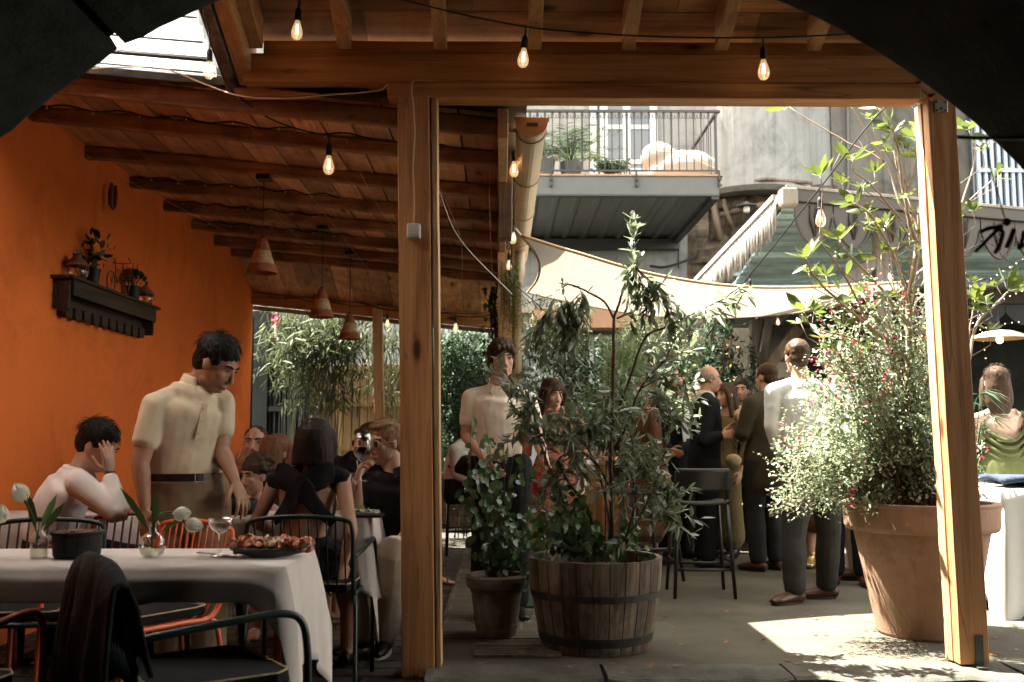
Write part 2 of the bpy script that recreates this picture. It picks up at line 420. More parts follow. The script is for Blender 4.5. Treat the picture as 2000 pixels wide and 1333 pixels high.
# ---- arch passage the photo is taken from ----
AY = 2.6; AR = 1.877; AC = .605
ar = MB(); mo = MB()
a0, a1 = R(-8), R(188); nb = 15; r3 = random.Random(11)
edges = [a0]; 
for i in range(nb): edges.append(a0 + (a1-a0)*(i+1)/nb)
def apt(a, rr, y): return V((rr*cos(a), y, AC + rr*sin(a)))
for row, (ya, yb) in enumerate([(AY, 2.02), (2.0, 1.25), (1.23, .4), (.38, -.6), (-.62, -1.8)]):
    for i in range(nb):
        off = 0
        gp = .006 if edges[i] > 1.5 else .0001; t0 = edges[i] + gp; t1 = edges[i+1] - gp; jj = 0; seg = 8; 
        ar.tint(); rings = []
        for q in range(seg+1):
            a = lerp(t0, t1, q/seg); rr = AR + ((.008 if edges[i] > 1.5 else 0) if q in (0, seg) else 0) + (r3.uniform(-.002, .002) if 0 < q < seg else 0)
            rings.append([apt(a, rr + (.008), ya), apt(a, rr, ya-.02), apt(a, rr, (ya+yb)/2), apt(a, rr, yb+.03), apt(a, rr+.014, yb), apt(a, AR+.5, yb), apt(a, AR+.5, ya)])
        ar.ring(rings)
rings = []
for q in range(33):
    a = lerp(a0-.12, a1+.12, q/32); rings.append([apt(a, AR+.045, AY-.02), apt(a, AR+.045, -1.8), apt(a, AR+.46, -1.8), apt(a, AR+.46, AY-.02)])
mo.ring(rings)
arch = thing('stone_arch', 'dark lava stone arch of large blocks framing the view', 'arch', (0, AY, 0))
ar.build('voussoir_blocks', M['arch'], arch, smooth=False)
mo.build('mortar_bed', M['mortar'], arch)
fw = MB()   # facade above and beside the arch, and unseen passage walls added to block light from behind
pts = [apt(lerp(a0, a1, q/32), AR+.49, 0) for q in range(33)]
W0, H0 = 7.0, 6.5
outer = []
for p in pts:
    d = V((p.x, 0, p.z - 1.2)); k = min(W0/abs(d.x) if d.x else 1e9, (H0-1.2)/d.z if d.z > 0 else (1.4/abs(d.z) if d.z else 1e9)); outer.append(V((d.x*k, 0, 1.2 + d.z*k)))
for i in range(32):
    lo = [pts[i], outer[i], outer[i+1], pts[i+1]]
    fw.hexa([p + V((0, AY-.45, 0)) for p in lo], [p + V((0, AY-.01, 0)) for p in lo])
fw.box((-2.6, -1.9, -.13), (2.6, -1.75, 3)); fw.box((-2.55, -1.8, -.13), (-2.3, AY-.5, 1.2)); fw.box((2.3, -1.8, -.13), (2.55, AY-.5, 1.2))
fw.box((-7, 2.15, -.13), (-2.3, AY-.02, .9)); fw.box((2.3, 2.15, -.13), (7, AY-.02, .9))
fw.build('facade_wall', M['darkwall'], arch)

# ---- orange side wall ----
XW = -2.78
ow = thing('orange_wall', 'smooth plaster wall painted bright orange on the covered side', 'wall', (XW, 7, 0))
MB().box((XW-.3, AY, -.1), (XW, 11.08, 3.115)).build('wall_face', M['orange'], ow)
MB().box((XW-.29, 11.09, -.1), (XW-.02, 11.25, 2.5)).build('end_pier', M['darkwall'], ow)

# ---- timber canopy in front (porch) ----
ZF = 4.9
po = thing('timber_canopy', 'honey coloured timber canopy frame spanning the front of the courtyard', 'canopy', (.8, ZF, 0))
def leanbox(mb, bx0, bx1, tx0, tx1, y0, y1, z0, z1, ty=0, n=10, wob=.0):
    rings = []
    for i in range(n+1):
        t = i/n; a = lerp(bx0, tx0, t) + r3.uniform(-wob, wob); b = lerp(bx1, tx1, t) + r3.uniform(-wob, wob); z = lerp(z0, z1, t); yy = ty*t
        rings.append([(a, y0+yy, z), (b, y0+yy, z), (b, y1+yy, z), (a, y1+yy, z)])
    return mb.ring(rings)
zt = PZ(190, ZF)
bx_ = lambda p_: P(p_, 1300, ZF).x; tx_ = lambda p_: P(p_, 195, ZF).x
leanbox(MB(), bx_(785), bx_(849), tx_(776), tx_(838), ZF, ZF+.145, 0, zt, wob=.0012).build('post', M['timber'], po, bevel=.004)
leanbox(MB(), bx_(852), bx_(862), tx_(842), tx_(853), ZF+.012, ZF+.155, 0, zt, wob=.0015).build('post', M['timber_raw'], po, bevel=.003)
MB().box((PX(795, ZF), ZF-.05, -.13), (PX(872, ZF), ZF+.2, -.001)).build('base_stone', M['kerb'], po, bevel=.01)
leanbox(MB(), bx_(1876), bx_(1934), tx_(1812), tx_(1866), ZF, ZF+.07, .06, zt+.03, wob=.0025).build('post', M['timber'], po, bevel=.005)
leanbox(MB(), bx_(1874), bx_(1932), tx_(1809), tx_(1864), ZF+.074, ZF+.155, .06, zt, wob=.0025).build('post', M['timber_raw'], po, bevel=.004)
br = MB(); a = P(1912, 1250, ZF-.004); br.box((a.x-.02, ZF-.006, .05), (a.x+.02, ZF-.001, .2)); br.box((a.x-.03, ZF-.05, .052), (a.x+.03, ZF-.001, .058))
br.build('foot_bracket', M['dark_metal'], po, bevel=.001)
bp = MB(); a = P(1838, 208, ZF-.003); bp.box((a.x-.033, ZF-.006, a.z-.032), (a.x+.033, ZF-.001, a.z+.03))
bo = bp.build('metal_plate', M['steel'], po, bevel=.002)
for dx, dz in ((-.023, -.023), (.023, -.023), (-.023, .022), (.023, .022), (0, -.012)):
    MB().lathe([(.0055, 0), (.0055, .003), (.003, .004)], (a.x+dx, ZF-.006, a.z+dz), 10, ax=(0, -1, 0)).build('screw', M['dark_metal'], bo)
# header: lower beam, stepped upper beam, blocking
def zf(py, Y=ZF): return PZ(py, Y)
hb = MB(); leanbox(hb, 0, 0, 0, 0, 0, 0, 0, 0) if 0 else None
def beamx(name, x0, x1, y0, y1, z0, z1, mat, wob=.002, n=16, bev=.006):
    rings = []
    for i in range(n+1):
        x = lerp(x0, x1, i/n); a = r3.uniform(-wob, wob); rings.append([(x, y0, z0+a), (x, y1, z0+a*.5), (x, y1, z1+a), (x, y0, z1+a)])
    return MB().ring(rings).build(name, mat, po, bevel=bev)
beamx('header_beam', tx_(757), tx_(1800), ZF, ZF+.13, zf(191), zf(161), M['timber_x'])
beamx('upper_beam', tx_(472), tx_(1840), ZF+.012, ZF+.14, zf(160), zf(103), M['timber_x'])
beamx('blocking', PX(492, ZF), PX(1850, ZF), ZF+.03, ZF+.12, zf(102.5), zf(76), M['timber_x'])
beamx('ledger_board', PX(440, 5.02), PX(757, 5.0), 5.0, 5.1, PZ(186, 5.0), PZ(172, 5.0), M['timber_x'])
MB().bar(P(1795, 188, ZF+.06), P(1850, 140, ZF+.06), .12, .10).build('corner_brace', M['timber_y'], po, bevel=.005)
SL = .43
zr0 = zf(103) + .01   # rafter underside at the beam
def raf(xpx, x0off=0):
    x = PX(xpx, ZF); return MB().hexa(
        [(x-.034, ZF-.02, zr0-.004), (x+.034, ZF-.02, zr0-.004), (x+.034, ZF-.02, zr0+.155), (x-.034, ZF-.02, zr0+.155)],
        [(x-.034, 2.75, zr0+SL*2.13), (x+.034, 2.75, zr0+SL*2.13), (x+.034, 2.75, zr0+.16+SL*2.13), (x-.034, 2.75, zr0+.16+SL*2.13)])
for xp in (483, 662, 855, 1046, 1235, 1423, 1610, 1795): raf(xp).build('rafter', M['timber_y'], po, bevel=.004)
# edge beam on the left side of the porch roof: fresh and weathered members side by side
x = PX(478, ZF)
MB().hexa([(x-.10, ZF+.12, zr0-.16), (x-.02, ZF+.12, zr0-.16), (x-.02, ZF+.12, zr0+.1), (x-.10, ZF+.12, zr0+.1)],
          [(x-.10, 2.75, zr0-.16+SL*2.27), (x-.02, 2.75, zr0-.16+SL*2.27), (x-.02, 2.75, zr0+.1+SL*2.27), (x-.10, 2.75, zr0+.1+SL*2.27)]).build('rafter', M['timber_y'], po, bevel=.006)
MB().hexa([(x-.175, ZF+.16, zr0-.19), (x-.11, ZF+.16, zr0-.19), (x-.11, ZF+.16, zr0+.12), (x-.175, ZF+.16, zr0+.12)],
          [(x-.175, 2.75, zr0-.19+SL*2.31), (x-.11, 2.75, zr0-.19+SL*2.31), (x-.11, 2.75, zr0+.12+SL*2.31), (x-.175, 2.75, zr0+.12+SL*2.31)]).build('barge_board', M['beam_grey'], po, bevel=.008)
rb = MB(); y = ZF + .14; k = 0
while y > 2.7:
    y2 = y - .205; za = zr0+.16+SL*(ZF-.02-y); zb = zr0+.16+SL*(ZF-.02-y2-.006); xs = [PX(455, ZF), PX(700+k*220 % 700, ZF), PX(1500-(k*170) % 500, ZF), 4.2]
    for q in range(3):
        rb.tint(); a, b_ = xs[q]+.003, xs[q+1]
        rb.hexa([(a, y, za), (b_, y, za), (b_, y2+.006, zb), (a, y2+.006, zb)], [(a, y, za+.02), (b_, y, za+.02), (b_, y2+.006, zb+.02), (a, y2+.006, zb+.02)])
    y = y2; k += 1
rb.build('roof_boards', M['board_x'], po)
MB().hexa([(PX(450, ZF), ZF+.2, zr0+.185), (4.25, ZF+.2, zr0+.185), (4.25, 2.62, zr0+.2+SL*2.3), (PX(450, ZF), 2.62, zr0+.2+SL*2.3)],
          [(PX(450, ZF), ZF+.2, zr0+.225), (4.25, ZF+.2, zr0+.225), (4.25, 2.62, zr0+.24+SL*2.3), (PX(450, ZF), 2.62, zr0+.24+SL*2.3)]).build('roof_cover', M['dark_metal'], po)

# ---- lean-to roof over the tables ----
lt = thing('lean_to_roof', 'reddish plank lean-to roof on rough purlins over the dining tables', 'roof', (-1.4, 7.6, 2.7))
XR = -.02; gxx = PX(1040, 5.2) - .03
def zc(X): return 3.10 + (X - XW)/(XR - XW)*(-.27)        # underside of boards
bd = MB(); x = XW + .005; k = 0
while x < XR - .01:
    x2 = min(x + r3.uniform(.17, .23), XR); ys = [5.10, r3.choice((6.75, 7.7, 8.5)), 10.2]
    for q in range(2):
        bd.tint(); y0_, y1_ = ys[q]+.004, ys[q+1]-.004; g_ = .013; dz = r3.uniform(-.006, .006)
        bd.hexa([(x+g_/2, y0_, zc(x)+dz), (x2-g_/2, y0_, zc(x2)+dz), (x2-g_/2, y1_, zc(x2)+dz), (x+g_/2, y1_, zc(x)+dz)],
                [(x+g_/2, y0_, zc(x)+.022), (x2-g_/2, y0_, zc(x2)+.022), (x2-g_/2, y1_, zc(x2)+.022), (x+g_/2, y1_, zc(x)+.022)])
    # last bay, dropping to the low back beam
    bd.tint(); dzb = -.36
    bd.hexa([(x+.003, 10.2, zc(x)), (x2-.003, 10.2, zc(x2)), (x2-.003, 11.1, zc(x2)+dzb), (x+.003, 11.1, zc(x)+dzb)],
            [(x+.003, 10.2, zc(x)+.02), (x2-.003, 10.2, zc(x2)+.02), (x2-.003, 11.1, zc(x2)+dzb+.02), (x+.003, 11.1, zc(x)+dzb+.02)])
    x = x2
bd.build('ceiling_boards', M['board_y'], lt)
MB().hexa([(XW-.3, 5.02, 3.18), (gxx, 5.02, 2.875), (gxx, 10.2, 2.875), (XW-.3, 10.2, 3.18)], [(XW-.3, 5.02, 3.21), (gxx, 5.02, 2.91), (gxx, 10.2, 2.91), (XW-.3, 10.2, 3.21)]) \
    .hexa([(XW-.3, 10.21, 3.18), (XR+.06, 10.21, 2.875), (XR+.06, 11.2, 2.52), (XW-.3, 11.2, 2.82)], [(XW-.3, 10.21, 3.21), (XR+.06, 10.21, 2.91), (XR+.06, 11.2, 2.55), (XW-.3, 11.2, 2.85)]).build('roof_cover', M['dark_metal'], lt)
def purlin(Y, d=.085, wdt=.07, mat='beam_dark', w=.012, name='purlin', top=0, xl=XW-.02, xr=XR):
    rings = []
    for i in range(15):
        x = lerp(xl, xr, i/14); a = r3.uniform(-w, w)*.6; b_ = r3.uniform(-w, w)*.5; z = zc(x) - .004 + top
        rings.append([(x, Y-wdt/2+b_, z-d+a), (x, Y+wdt/2+b_, z-d+a), (x, Y+wdt/2+b_, z), (x, Y-wdt/2+b_, z)])
    MB().ring(rings).build(name, M[mat], lt, bevel=.012)
for Y in (5.75, 6.55, 7.35, 8.1, 8.85, 9.55, 10.17): purlin(Y)
purlin(5.13, .10, .05, w=.004, name='fascia_board')
MB().hexa([(XW-.3, 5.0, 3.10), (PX(760, 5.0), 5.0, zc(-.55)+.0), (PX(760, 5.0), 5.06, zc(-.55)), (XW-.3, 5.06, 3.10)],
          [(XW-.3, 5.0, 3.165), (PX(760, 5.0), 5.0, zc(-.55)+.05), (PX(760, 5.0), 5.06, zc(-.55)+.05), (XW-.3, 5.06, 3.165)]).build('fascia_board', M['dark_wood'], lt, bevel=.004)
purlin(11.05, .13, .09, top=-.34, w=.004, name='back_beam', mat='timber_x')
purlin(11.12, .05, .03, top=-.47, w=.003, name='trim_board', mat='white_wood')
# edge beam along the gutter side, posts
MB().box((XR, 5.05, 2.70), (XR+.055, 11.1, 2.86)).build('edge_beam', M['timber_raw'], lt, bevel=.005)
MB().bar(P(748, 1130, 11.0) , P(737, 600, 11.0), .105, .105, (0, 1, 0)).build('post', M['timber_raw'], lt, bevel=.005)
xa = PX(984, 6.0)
leanbox(MB(), PX(985, 6.0)-.045, PX(985, 6.0)+.045, PX(988, 6.0)-.05, PX(988, 6.0)+.045, 5.95, 6.05, PZ(470, 6), PZ(218, 5.95), wob=.003).build('weathered_strut', M['beam_grey'], lt, bevel=.008)
leanbox(MB(), PX(990, 8.3)-.055, PX(990, 8.3)+.055, PX(984, 8.3)-.055, PX(984, 8.3)+.055, 8.25, 8.36, .05, 2.72, wob=.002).build('post', M['timber_raw'], lt, bevel=.005)
# gutter
gx, gz, gr = PX(1040, 5.2), PZ(236, 5.2), .082
gt = thing('roof_gutter', 'pale half round plastic gutter along the edge of the plank roof', 'gutter', (gx, 5.2, gz))
def half(rad, y, th=.004): return [V((gx + rad*cos(a), y, gz + rad*sin(a))) for a in [pi + pi*k/12 for k in range(13)]] + [V((gx + (rad-th)*cos(a), y, gz + (rad-th)*sin(a))) for a in [2*pi - pi*k/12 for k in range(13)]]
M['gutter'] = plain('gutter', (.38, .30, .20), .4, .12, 3, .05)
M['brown'] = plain('brown', (.30, .17, .09), .5, .1, 6, .05)
MB().ring([half(gr, 5.22), half(gr, 9.3)]).build('channel', M['gutter'], gt, smooth=False)
cap_ = MB(); q = [V((gx + (gr+.004)*cos(a), 0, gz + (gr+.004)*sin(a))) for a in [pi + pi*k/16 for k in range(17)]]
q = [V((gx-gr-.012, 0, gz+.02)), V((gx-gr-.012, 0, gz+.004))] + q + [V((gx+gr+.012, 0, gz+.004)), V((gx+gr+.012, 0, gz+.016)), V((gx+gr-.006, 0, gz+.016))]
cap_.ring([[p + V((0, 5.20, 0)) for p in q], [p + V((0, 5.23, 0)) for p in q]]); ec = cap_.build('end_cap', M['brown'], gt)
MB().box((gx-.028, 5.196, gz-.03), (gx+.032, 5.199, gz-.012)).build('sticker', M['black'], ec)
for Y in (5.34, 6.3, 7.3, 8.3):
    MB().ring([[p for p in half(gr+.006, Y, .005)], [p for p in half(gr+.006, Y+.03, .005)]]).box((gx-gr-.06, Y, gz-.02), (gx-gr, Y+.03, gz+.03)).build('bracket', M['gutter'], gt)
MB().tube([(gx, 8.6, gz-.05), (gx, 8.6, gz-.25), (gx-.03, 8.5, gz-.4), (gx-.03, 8.45, .06)], .045, 12).build('downpipe', M['gutter'], gt, smooth=True)

# ================= FAR BUILDINGS =================
YB = 16.2
bl = thing('courtyard_building', 'pale rendered courtyard building with a balcony door behind', 'building', (2, YB, 0))
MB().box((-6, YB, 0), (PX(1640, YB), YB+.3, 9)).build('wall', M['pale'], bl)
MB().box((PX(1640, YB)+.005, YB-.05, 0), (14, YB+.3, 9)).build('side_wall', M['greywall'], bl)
# oriel bulge
cx, cy = PX(1512, 15.3), 16.3; rr = .95
MB().lathe([(rr*.2, PZ(372, 15.3)+.1), (rr*.9, PZ(364, 15.3)), (rr, PZ(356, 15.3)), (rr, 9)], (cx, cy, 0), 48).build('bay', M['pale'], bl, smooth=False)
# rough stone and timber underneath the bay
rbm = MB(); r4 = random.Random(5); hsh = [[r4.random() for _ in range(64)] for _ in range(64)]
def rub(u, v):
    a_, b_ = u*30, v*22; i_, j_ = int(a_) % 60, int(b_) % 60; fx, fy = a_-int(a_), b_-int(b_); h_ = lerp(lerp(hsh[i_][j_], hsh[i_+1][j_], fx), lerp(hsh[i_][j_+1], hsh[i_+1][j_+1], fx), fy); h2 = hsh[(i_//4) % 60][(j_//2) % 60]
    p = P(lerp(1345, 1650, u), lerp(362, 640, v), 16.1); e_ = min(1, u*5)*min(1, (1-u)*6); return V((p.x, 16.19 - (.03 + .28*h2*.6 + .16*h_)*e_, p.z))
rbm.grid(rub, 90, 70)
rbm.build('rubble_masonry', M['rubble'], bl)
MB().tube([P(1418, 362, 15.6), P(1500, 350, 15.3), P(1585, 358, 15.6)], .03, 8).tube([P(1408, 420, 15.9), P(1490, 400, 15.6), P(1600, 408, 15.9)], .05, 8) \
  .tube([P(1392, 380, 15.9), P(1405, 470, 15.9)], .06, 8).tube([P(1412, 390, 15.8), P(1428, 440, 15.8)], .04, 6).build('old_beams', M['beam_grey'], bl, smooth=True)
MB().tube(curve([P(1655, 205, 16.1), P(1656, 330, 16.1), P(1655, 370, 16.1), P(1640, 380, 16.1)], 5), .025, 8).build('drainpipe', M['dark_metal'], bl, smooth=True)
MB().tube(curve([P(1270, 520, 16.1), P(1300, 522, 16.0), P(1350, 505, 16.0), P(1365, 490, 16.1)], 5), .02, 6).build('drainpipe', M['black'], bl, smooth=True)
MB().tube([P(1325, 480, 16.15), P(1325, 525, 16.15)], .012, 6).build('cable', M['black'], bl)
# balcony door: white frame, dark panes
def window(x0, y0, x1, y1, Y, parent, bars_v=(), bars_h=(), fw_=.06, frame='white_paint', pane='pane_dark', name='window'):
    a = P(x0, y1, Y); b_ = P(x1, y0, Y); f = MB()
    f.box((a.x, Y-.06, a.z), (a.x+fw_, Y, b_.z)); f.box((b_.x-fw_, Y-.06, a.z), (b_.x, Y, b_.z))
    f.box((a.x+fw_, Y-.058, a.z), (b_.x-fw_, Y, a.z+fw_)); f.box((a.x+fw_, Y-.058, b_.z-fw_), (b_.x-fw_, Y, b_.z))
    for vx in bars_v: xx = P(vx, y0, Y).x; f.box((xx-fw_*.5, Y-.056, a.z+fw_), (xx+fw_*.5, Y, b_.z-fw_))
    for hy in bars_h: zz = P(x0, hy, Y).z; f.box((a.x+fw_, Y-.054, zz-fw_*.3), (b_.x-fw_, Y, zz+fw_*.3))
    fo = f.build(name, M[frame], parent, bevel=.004)
    MB().box((a.x+.02, Y-.03, a.z+.02), (b_.x-.02, Y-.02, b_.z-.02)).build('pane', M[pane], fo)
    return fo
M['white_paint'] = plain('white_paint', (.36, .37, .36), .5, .06, 3, .05)
M['pane_dark'] = plain('pane_dark', (.045, .055, .06), .12, .3, 2, 0, spec=.8)
M['green_dark'] = plain('green_dark', (.018, .045, .035), .6, .2, 3, .1)
window(1172, 150, 1282, 345, YB-.02, bl, (1222,), (250, 318), .13, name='balcony_door')
MB().box((PX(1155, YB), YB-.07, PZ(345, YB)), (PX(1171, YB), YB-.02, PZ(150, YB))).build('shutter', M['white_paint'], bl)
M['louver'] = plain('louver', (.30, .36, .42), .5, .1, 3, .05)
lv = MB(); a = P(1915, 420, 15.9); b_ = P(2010, 200, 15.9)
for i in range(9):
    xx = lerp(a.x, b_.x, i/8); lv.box((xx, 15.92, a.z), (xx+.05, 15.98, b_.z))
lv.box((a.x, 15.9, PZ(330, 15.9)-.03), (b_.x, 15.918, PZ(330, 15.9)+.03)); lv.build('window_bars', M['louver'], bl)
MB().box((a.x-.05, 15.99, a.z-.05), (b_.x+.05, 16.1, b_.z+.05)).build('window', M['pane_dark'], bl)
# balcony
b1, b2 = 13.0, 16.1; zb = PZ(380, b1); xb0, xb1 = PX(985, b1), PX(1414, b1)
bal = thing('balcony', 'grey metal balcony with ribbed underside and scrolled black railing', 'balcony', ((xb0+xb1)/2, 14.5, zb))
bs = MB(); bs.box((xb0, b1+.06, zb+.04), (xb1-.02, b2+.1, zb+.06))
x = xb0 + .1
bs.build('deck_sheet', M['grey_metal'], bal)
rib = MB()
while x < xb1 - .1:
    rib.hexa([(x, b1+.07, zb+.0), (x+.05, b1+.07, zb+.0), (x+.09, b1+.07, zb+.04), (x-.04, b1+.07, zb+.04)], [(x, b2, zb+.0), (x+.05, b2, zb+.0), (x+.09, b2, zb+.04), (x-.04, b2, zb+.04)]); x += .29
rib.build('ribs', M['dark_metal'], bal)
MB().box((xb0, b1, zb-.0), (xb1, b1+.06, zb+.25)).box((xb1-.06, b1+.06, zb-.02), (xb1, b2+.1, zb+.25)).build('fascia', M['grey_metal'], bal, bevel=.004)
MB().box((xb0, b1-.01, zb-.02), (xb1+.01, b1+.1, zb-.001)).box((xb0, b2-.15, zb-.16), (xb1, b2+.05, zb-.001)).bar((xb1-.05, b1, zb-.03), (xb1-.05, b2, zb-.03), .1, .06).build('lower_frame', M['black_metal'], bal)
tl = MB(); x = xb0
while x < xb1 - .02: tl.tint(); tl.box((x+.002, b1-.02, zb+.252), (x+.15, b2, zb+.275)); x += .154
tl.build('floor_tiles', M['brown'], bal)
zt0, zt1 = zb+.33, PZ(216, b1)
rl = MB(); rl.box((xb0, b1+.0, zt1-.015), (xb1+.04, b1+.05, zt1+.015)); rl.box((xb0, b1+.01, zt0-.01), (xb1, b1+.035, zt0+.012))
rl.bar((xb1, b1+.02, zt1), (xb1, b2, zt1), .04, .03); rl.bar((xb1, b1+.02, zt0), (xb1, b2, zt0), .03, .03)
for k in range(12): rl.tube([(xb1, b1+.25*k+.2, zt0), (xb1, b1+.25*k+.2, zt1)], .007, 6)
rails = rl.build('railing', M['black_metal'], bal)
bb = MB(); k = 0; x = xb1 - .02
while x > xb0:
    bb.tube([(x, b1+.022, zt0), (x, b1+.022, zt1-.01)], .0075 if k % 6 else .014, 6); x -= .1; k += 1
    cxx = x + .05
    for sgn in (-1, 1):
        c0 = V((cxx + sgn*.024 - .0, b1+.022, zt1-.062))
        bb.tube([c0 + V((cos(a)*.050*(1-.55*i/12), 0, sin(a)*.050*(1-.55*i/12))) for i, a in enumerate([(pi/2 if sgn > 0 else pi/2) - sgn*(.2 + 5.0*i/12) for i in range(13)])], .0045, 5)
bb.build('balusters', M['black_metal'], rails)
for px in (1076, 1243, 1405):
    p = P(px, 345, b1-.03); MB().box((p.x-.012, b1-.03, zb+.1), (p.x+.012, b1-.005, zb+.32)).lathe([(.022, 0), (.022, .02)], (p.x+.01, b1-.03, zb+.2), 10, ax=(0, -1, 0)).lathe([(.022, 0), (.022, .02)], (p.x+.01, b1-.03, zb+.12), 10, ax=(0, -1, 0)).build('rail_clamp', M['black_metal'], bal)

# low far buildings left of the post
lb = thing('garden_building', 'low whitewashed building with white window frames behind the bamboo', 'building', (-1.5, 14.4, 0))
MB().box((PX(700, 14.4), 14.4, 0), (PX(1135, 14.4), 14.7, PZ(560, 14.4))).build('wall', M['pale'], lb)
MB().box((PX(1136, 14.4), 14.6, 0), (PX(1560, 14.4), 14.9, PZ(600, 14.4)+.3)).build('wall', plaster('tan_render', (.20, .165, .12), .15, .35, .2, 1, .3), lb)
window(868, 628, 960, 770, 14.38, lb, (912,), (650,), .09); window(1215, 690, 1338, 1000, 14.55, lb, (1275,), (), .12, frame='dark_wood', name='door')
window(1150, 655, 1240, 760, 14.5, lb, (), (), .07)
MB().box((PX(856, 14.3), 14.25, PZ(612, 14.3)), (PX(1130, 14.3), 14.39, PZ(600, 14.3))).build('ledge', M['white_wood'], lb)
MB().box((PX(1040, 14.3), 14.0, PZ(640, 14)), (PX(1300, 14.3), 14.39, PZ(600, 14))).build('rust_canopy', M['brown'], lb)
rw = thing('rubble_wall', 'rough whitewashed block wall beyond the end of the orange wall', 'wall', (PX(520, 14.4), 14.4, 0))
k = MB(); r5 = random.Random(2); z = 0
while z < 3.4:
    x = PX(470, 14.4) - (.2 if int(z*10) % 2 else 0); hh = r5.uniform(.15, .24)
    while x < PX(620, 14.4): wd = r5.uniform(.2, .42); k.tint(); k.box((x, 14.4+r5.uniform(-.02, .02), z), (x+wd-.015, 14.8, z+hh-.015)); x += wd
    z += hh
k.build('blocks', plain('whitewash', (.32, .32, .31), .9, .25, 6, .6, 20, tint=True, bdist=.02), rw, bevel=.015)
MB().box((PX(470, 14.5), 14.55, 0), (PX(622, 14.5), 14.85, 3.4)).build('mortar', M['darkwall'], rw)
MB().box((PX(470, 12.4), 12.2, 0), (PX(527, 12.4), 12.6, PZ(612, 12.4))).build('gate_pier', M['darkwall'], rw)
# dark corrugated fence and pale slat fence
cf = thing('corrugated_fence', 'black corrugated sheet fence beside the orange wall', 'fence', (PX(540, 12.3), 12.3, 0))
def corr(u, v): x = lerp(PX(500, 12.3), PX(606, 12.3), u); return (x, 12.3 + .028*sin(u*2*pi*11), lerp(0, PZ(700, 12.3), v))
MB().grid(corr, 132, 2).build('sheet', plain('corr_black', (.02, .021, .022), .45, .3, 3, .1, spec=.6), cf, smooth=True, solid=.004)
MB().bar((PX(500, 12.25), 12.24, 1.5), (PX(606, 12.25), 12.24, 1.5), .04, .06).build('rail', M['black'], cf)
wf = thing('slat_fence', 'pale vertical slat wooden fence behind the bamboo', 'fence', (PX(690, 12.3), 12.3, 0))
f = MB(); x = PX(607, 12.3)
while x < PX(860, 12.3): f.tint(); f.box((x, 12.3, .02), (x+.088, 12.32, PZ(712, 12.3)+rnd.uniform(-.01, .01))); x += .1
f.build('slats', M['fence_wood'], wf, bevel=.003)
MB().box((PX(607, 12.3), 12.27, PZ(795, 12.3)), (PX(860, 12.3), 12.298, PZ(787, 12.3))).box((PX(607, 12.3), 12.27, PZ(880, 12.3)), (PX(860, 12.3), 12.298, PZ(872, 12.3))).box((PX(607, 12.3), 12.34, 0), (PX(862, 12.3), 12.36, PZ(716, 12.3))).build('rails', M['fence_wood'], wf)
gp = thing('green_screen', 'dark green painted panel low behind the bamboo beside the post', 'panel', (PX(910, 12.4), 12.4, 0))
MB().box((PX(862, 12.4), 12.4, .05), (PX(985, 12.4), 12.45, PZ(745, 12.4))).build('panel', M['green_dark'], gp, bevel=.01)
MB().box((PX(862, 12.3), 12.34, PZ(938, 12.35)), (PX(985, 12.3), 12.39, PZ(925, 12.35))).build('foot_rail', M['grey_metal'], gp, bevel=.01)
rw2 = thing('stacked_bricks', 'stack of old bricks and rubble on the pavement by the green panel', 'bricks', (PX(880, 11.6), 11.6, .1))
k = MB()
for i in range(7):
    for j in range(4):
        k.tint(); p = P(866+i*0+j*32, 1028-i*14, 11.7); rt = Euler((rnd.uniform(-.05, .05), rnd.uniform(-.12, .12) - (.35 if j == 1 and i > 3 else 0), rnd.uniform(-.2, .2))).to_matrix()
        b0 = MB().box((-.11, -.06, -.035), (.11, .06, .035)); k.add([rt @ V(q) + V((p.x, 11.7, max(.14, .14+.075*i))) for q in b0.v], b0.f)
k.build('bricks', plain('old_brick', (.22, .15, .11), .9, .35, 8, .6, 30, tint=True), rw2, bevel=.008)

# translucent corrugated roof seen over the lean-to, top left
tr = thing('translucent_roof', 'bright ribbed translucent roof sheet glimpsed between the arch and the plank roof', 'roof sheet', (-3, 4, 3.3))
m, t, b = newmat('translucent_sheet'); b.inputs['Base Color'].default_value = (.85, .88, .86, 1); b.inputs['Roughness'].default_value = .5
tt_ = t.nodes.new('ShaderNodeBsdfTranslucent'); tt_.inputs[0].default_value = (.9, .93, .92, 1)
st_ = ramp(t, noise(t, coords(t, (1.2, 1, 5)), 2, 4), [(.45, (.82, .85, .86)), (.6, (1, 1, 1))]); t.links.new(st_, tt_.inputs[0])
mx = t.nodes.new('ShaderNodeMixShader'); mx.inputs[0].default_value = .68; t.links.new(b.outputs[0], mx.inputs[1]); t.links.new(tt_.outputs[0], mx.inputs[2]); t.links.new(mx.outputs[0], t.nodes['Material Output'].inputs[0])
M['trans_sheet'] = m
def trs(u, v):
    x = lerp(-5.2, -1.47, u); y = lerp(2.62, 5.03, v); z = lerp(4.12, 3.12, v) + .018*sin(v*2*pi*30) - (x+2.8)*.09*v; return (x, y, z)
lt_ = MB()
for k_ in range(22): v_ = (k_+.5)/22; lt_.tube([V(trs(0, v_)) - V((0, 0, .03)), V(trs(1, v_)) - V((0, 0, .03))], .006 if k_ % 5 else .014, 5)  # added dark bars drawing the grey bands of the corrugation
lt_.build('added_rib_lines', M['grey_metal'], tr)
MB().grid(trs, 10, 300).build('sheet', M['trans_sheet'], tr, smooth=True, solid=.003)

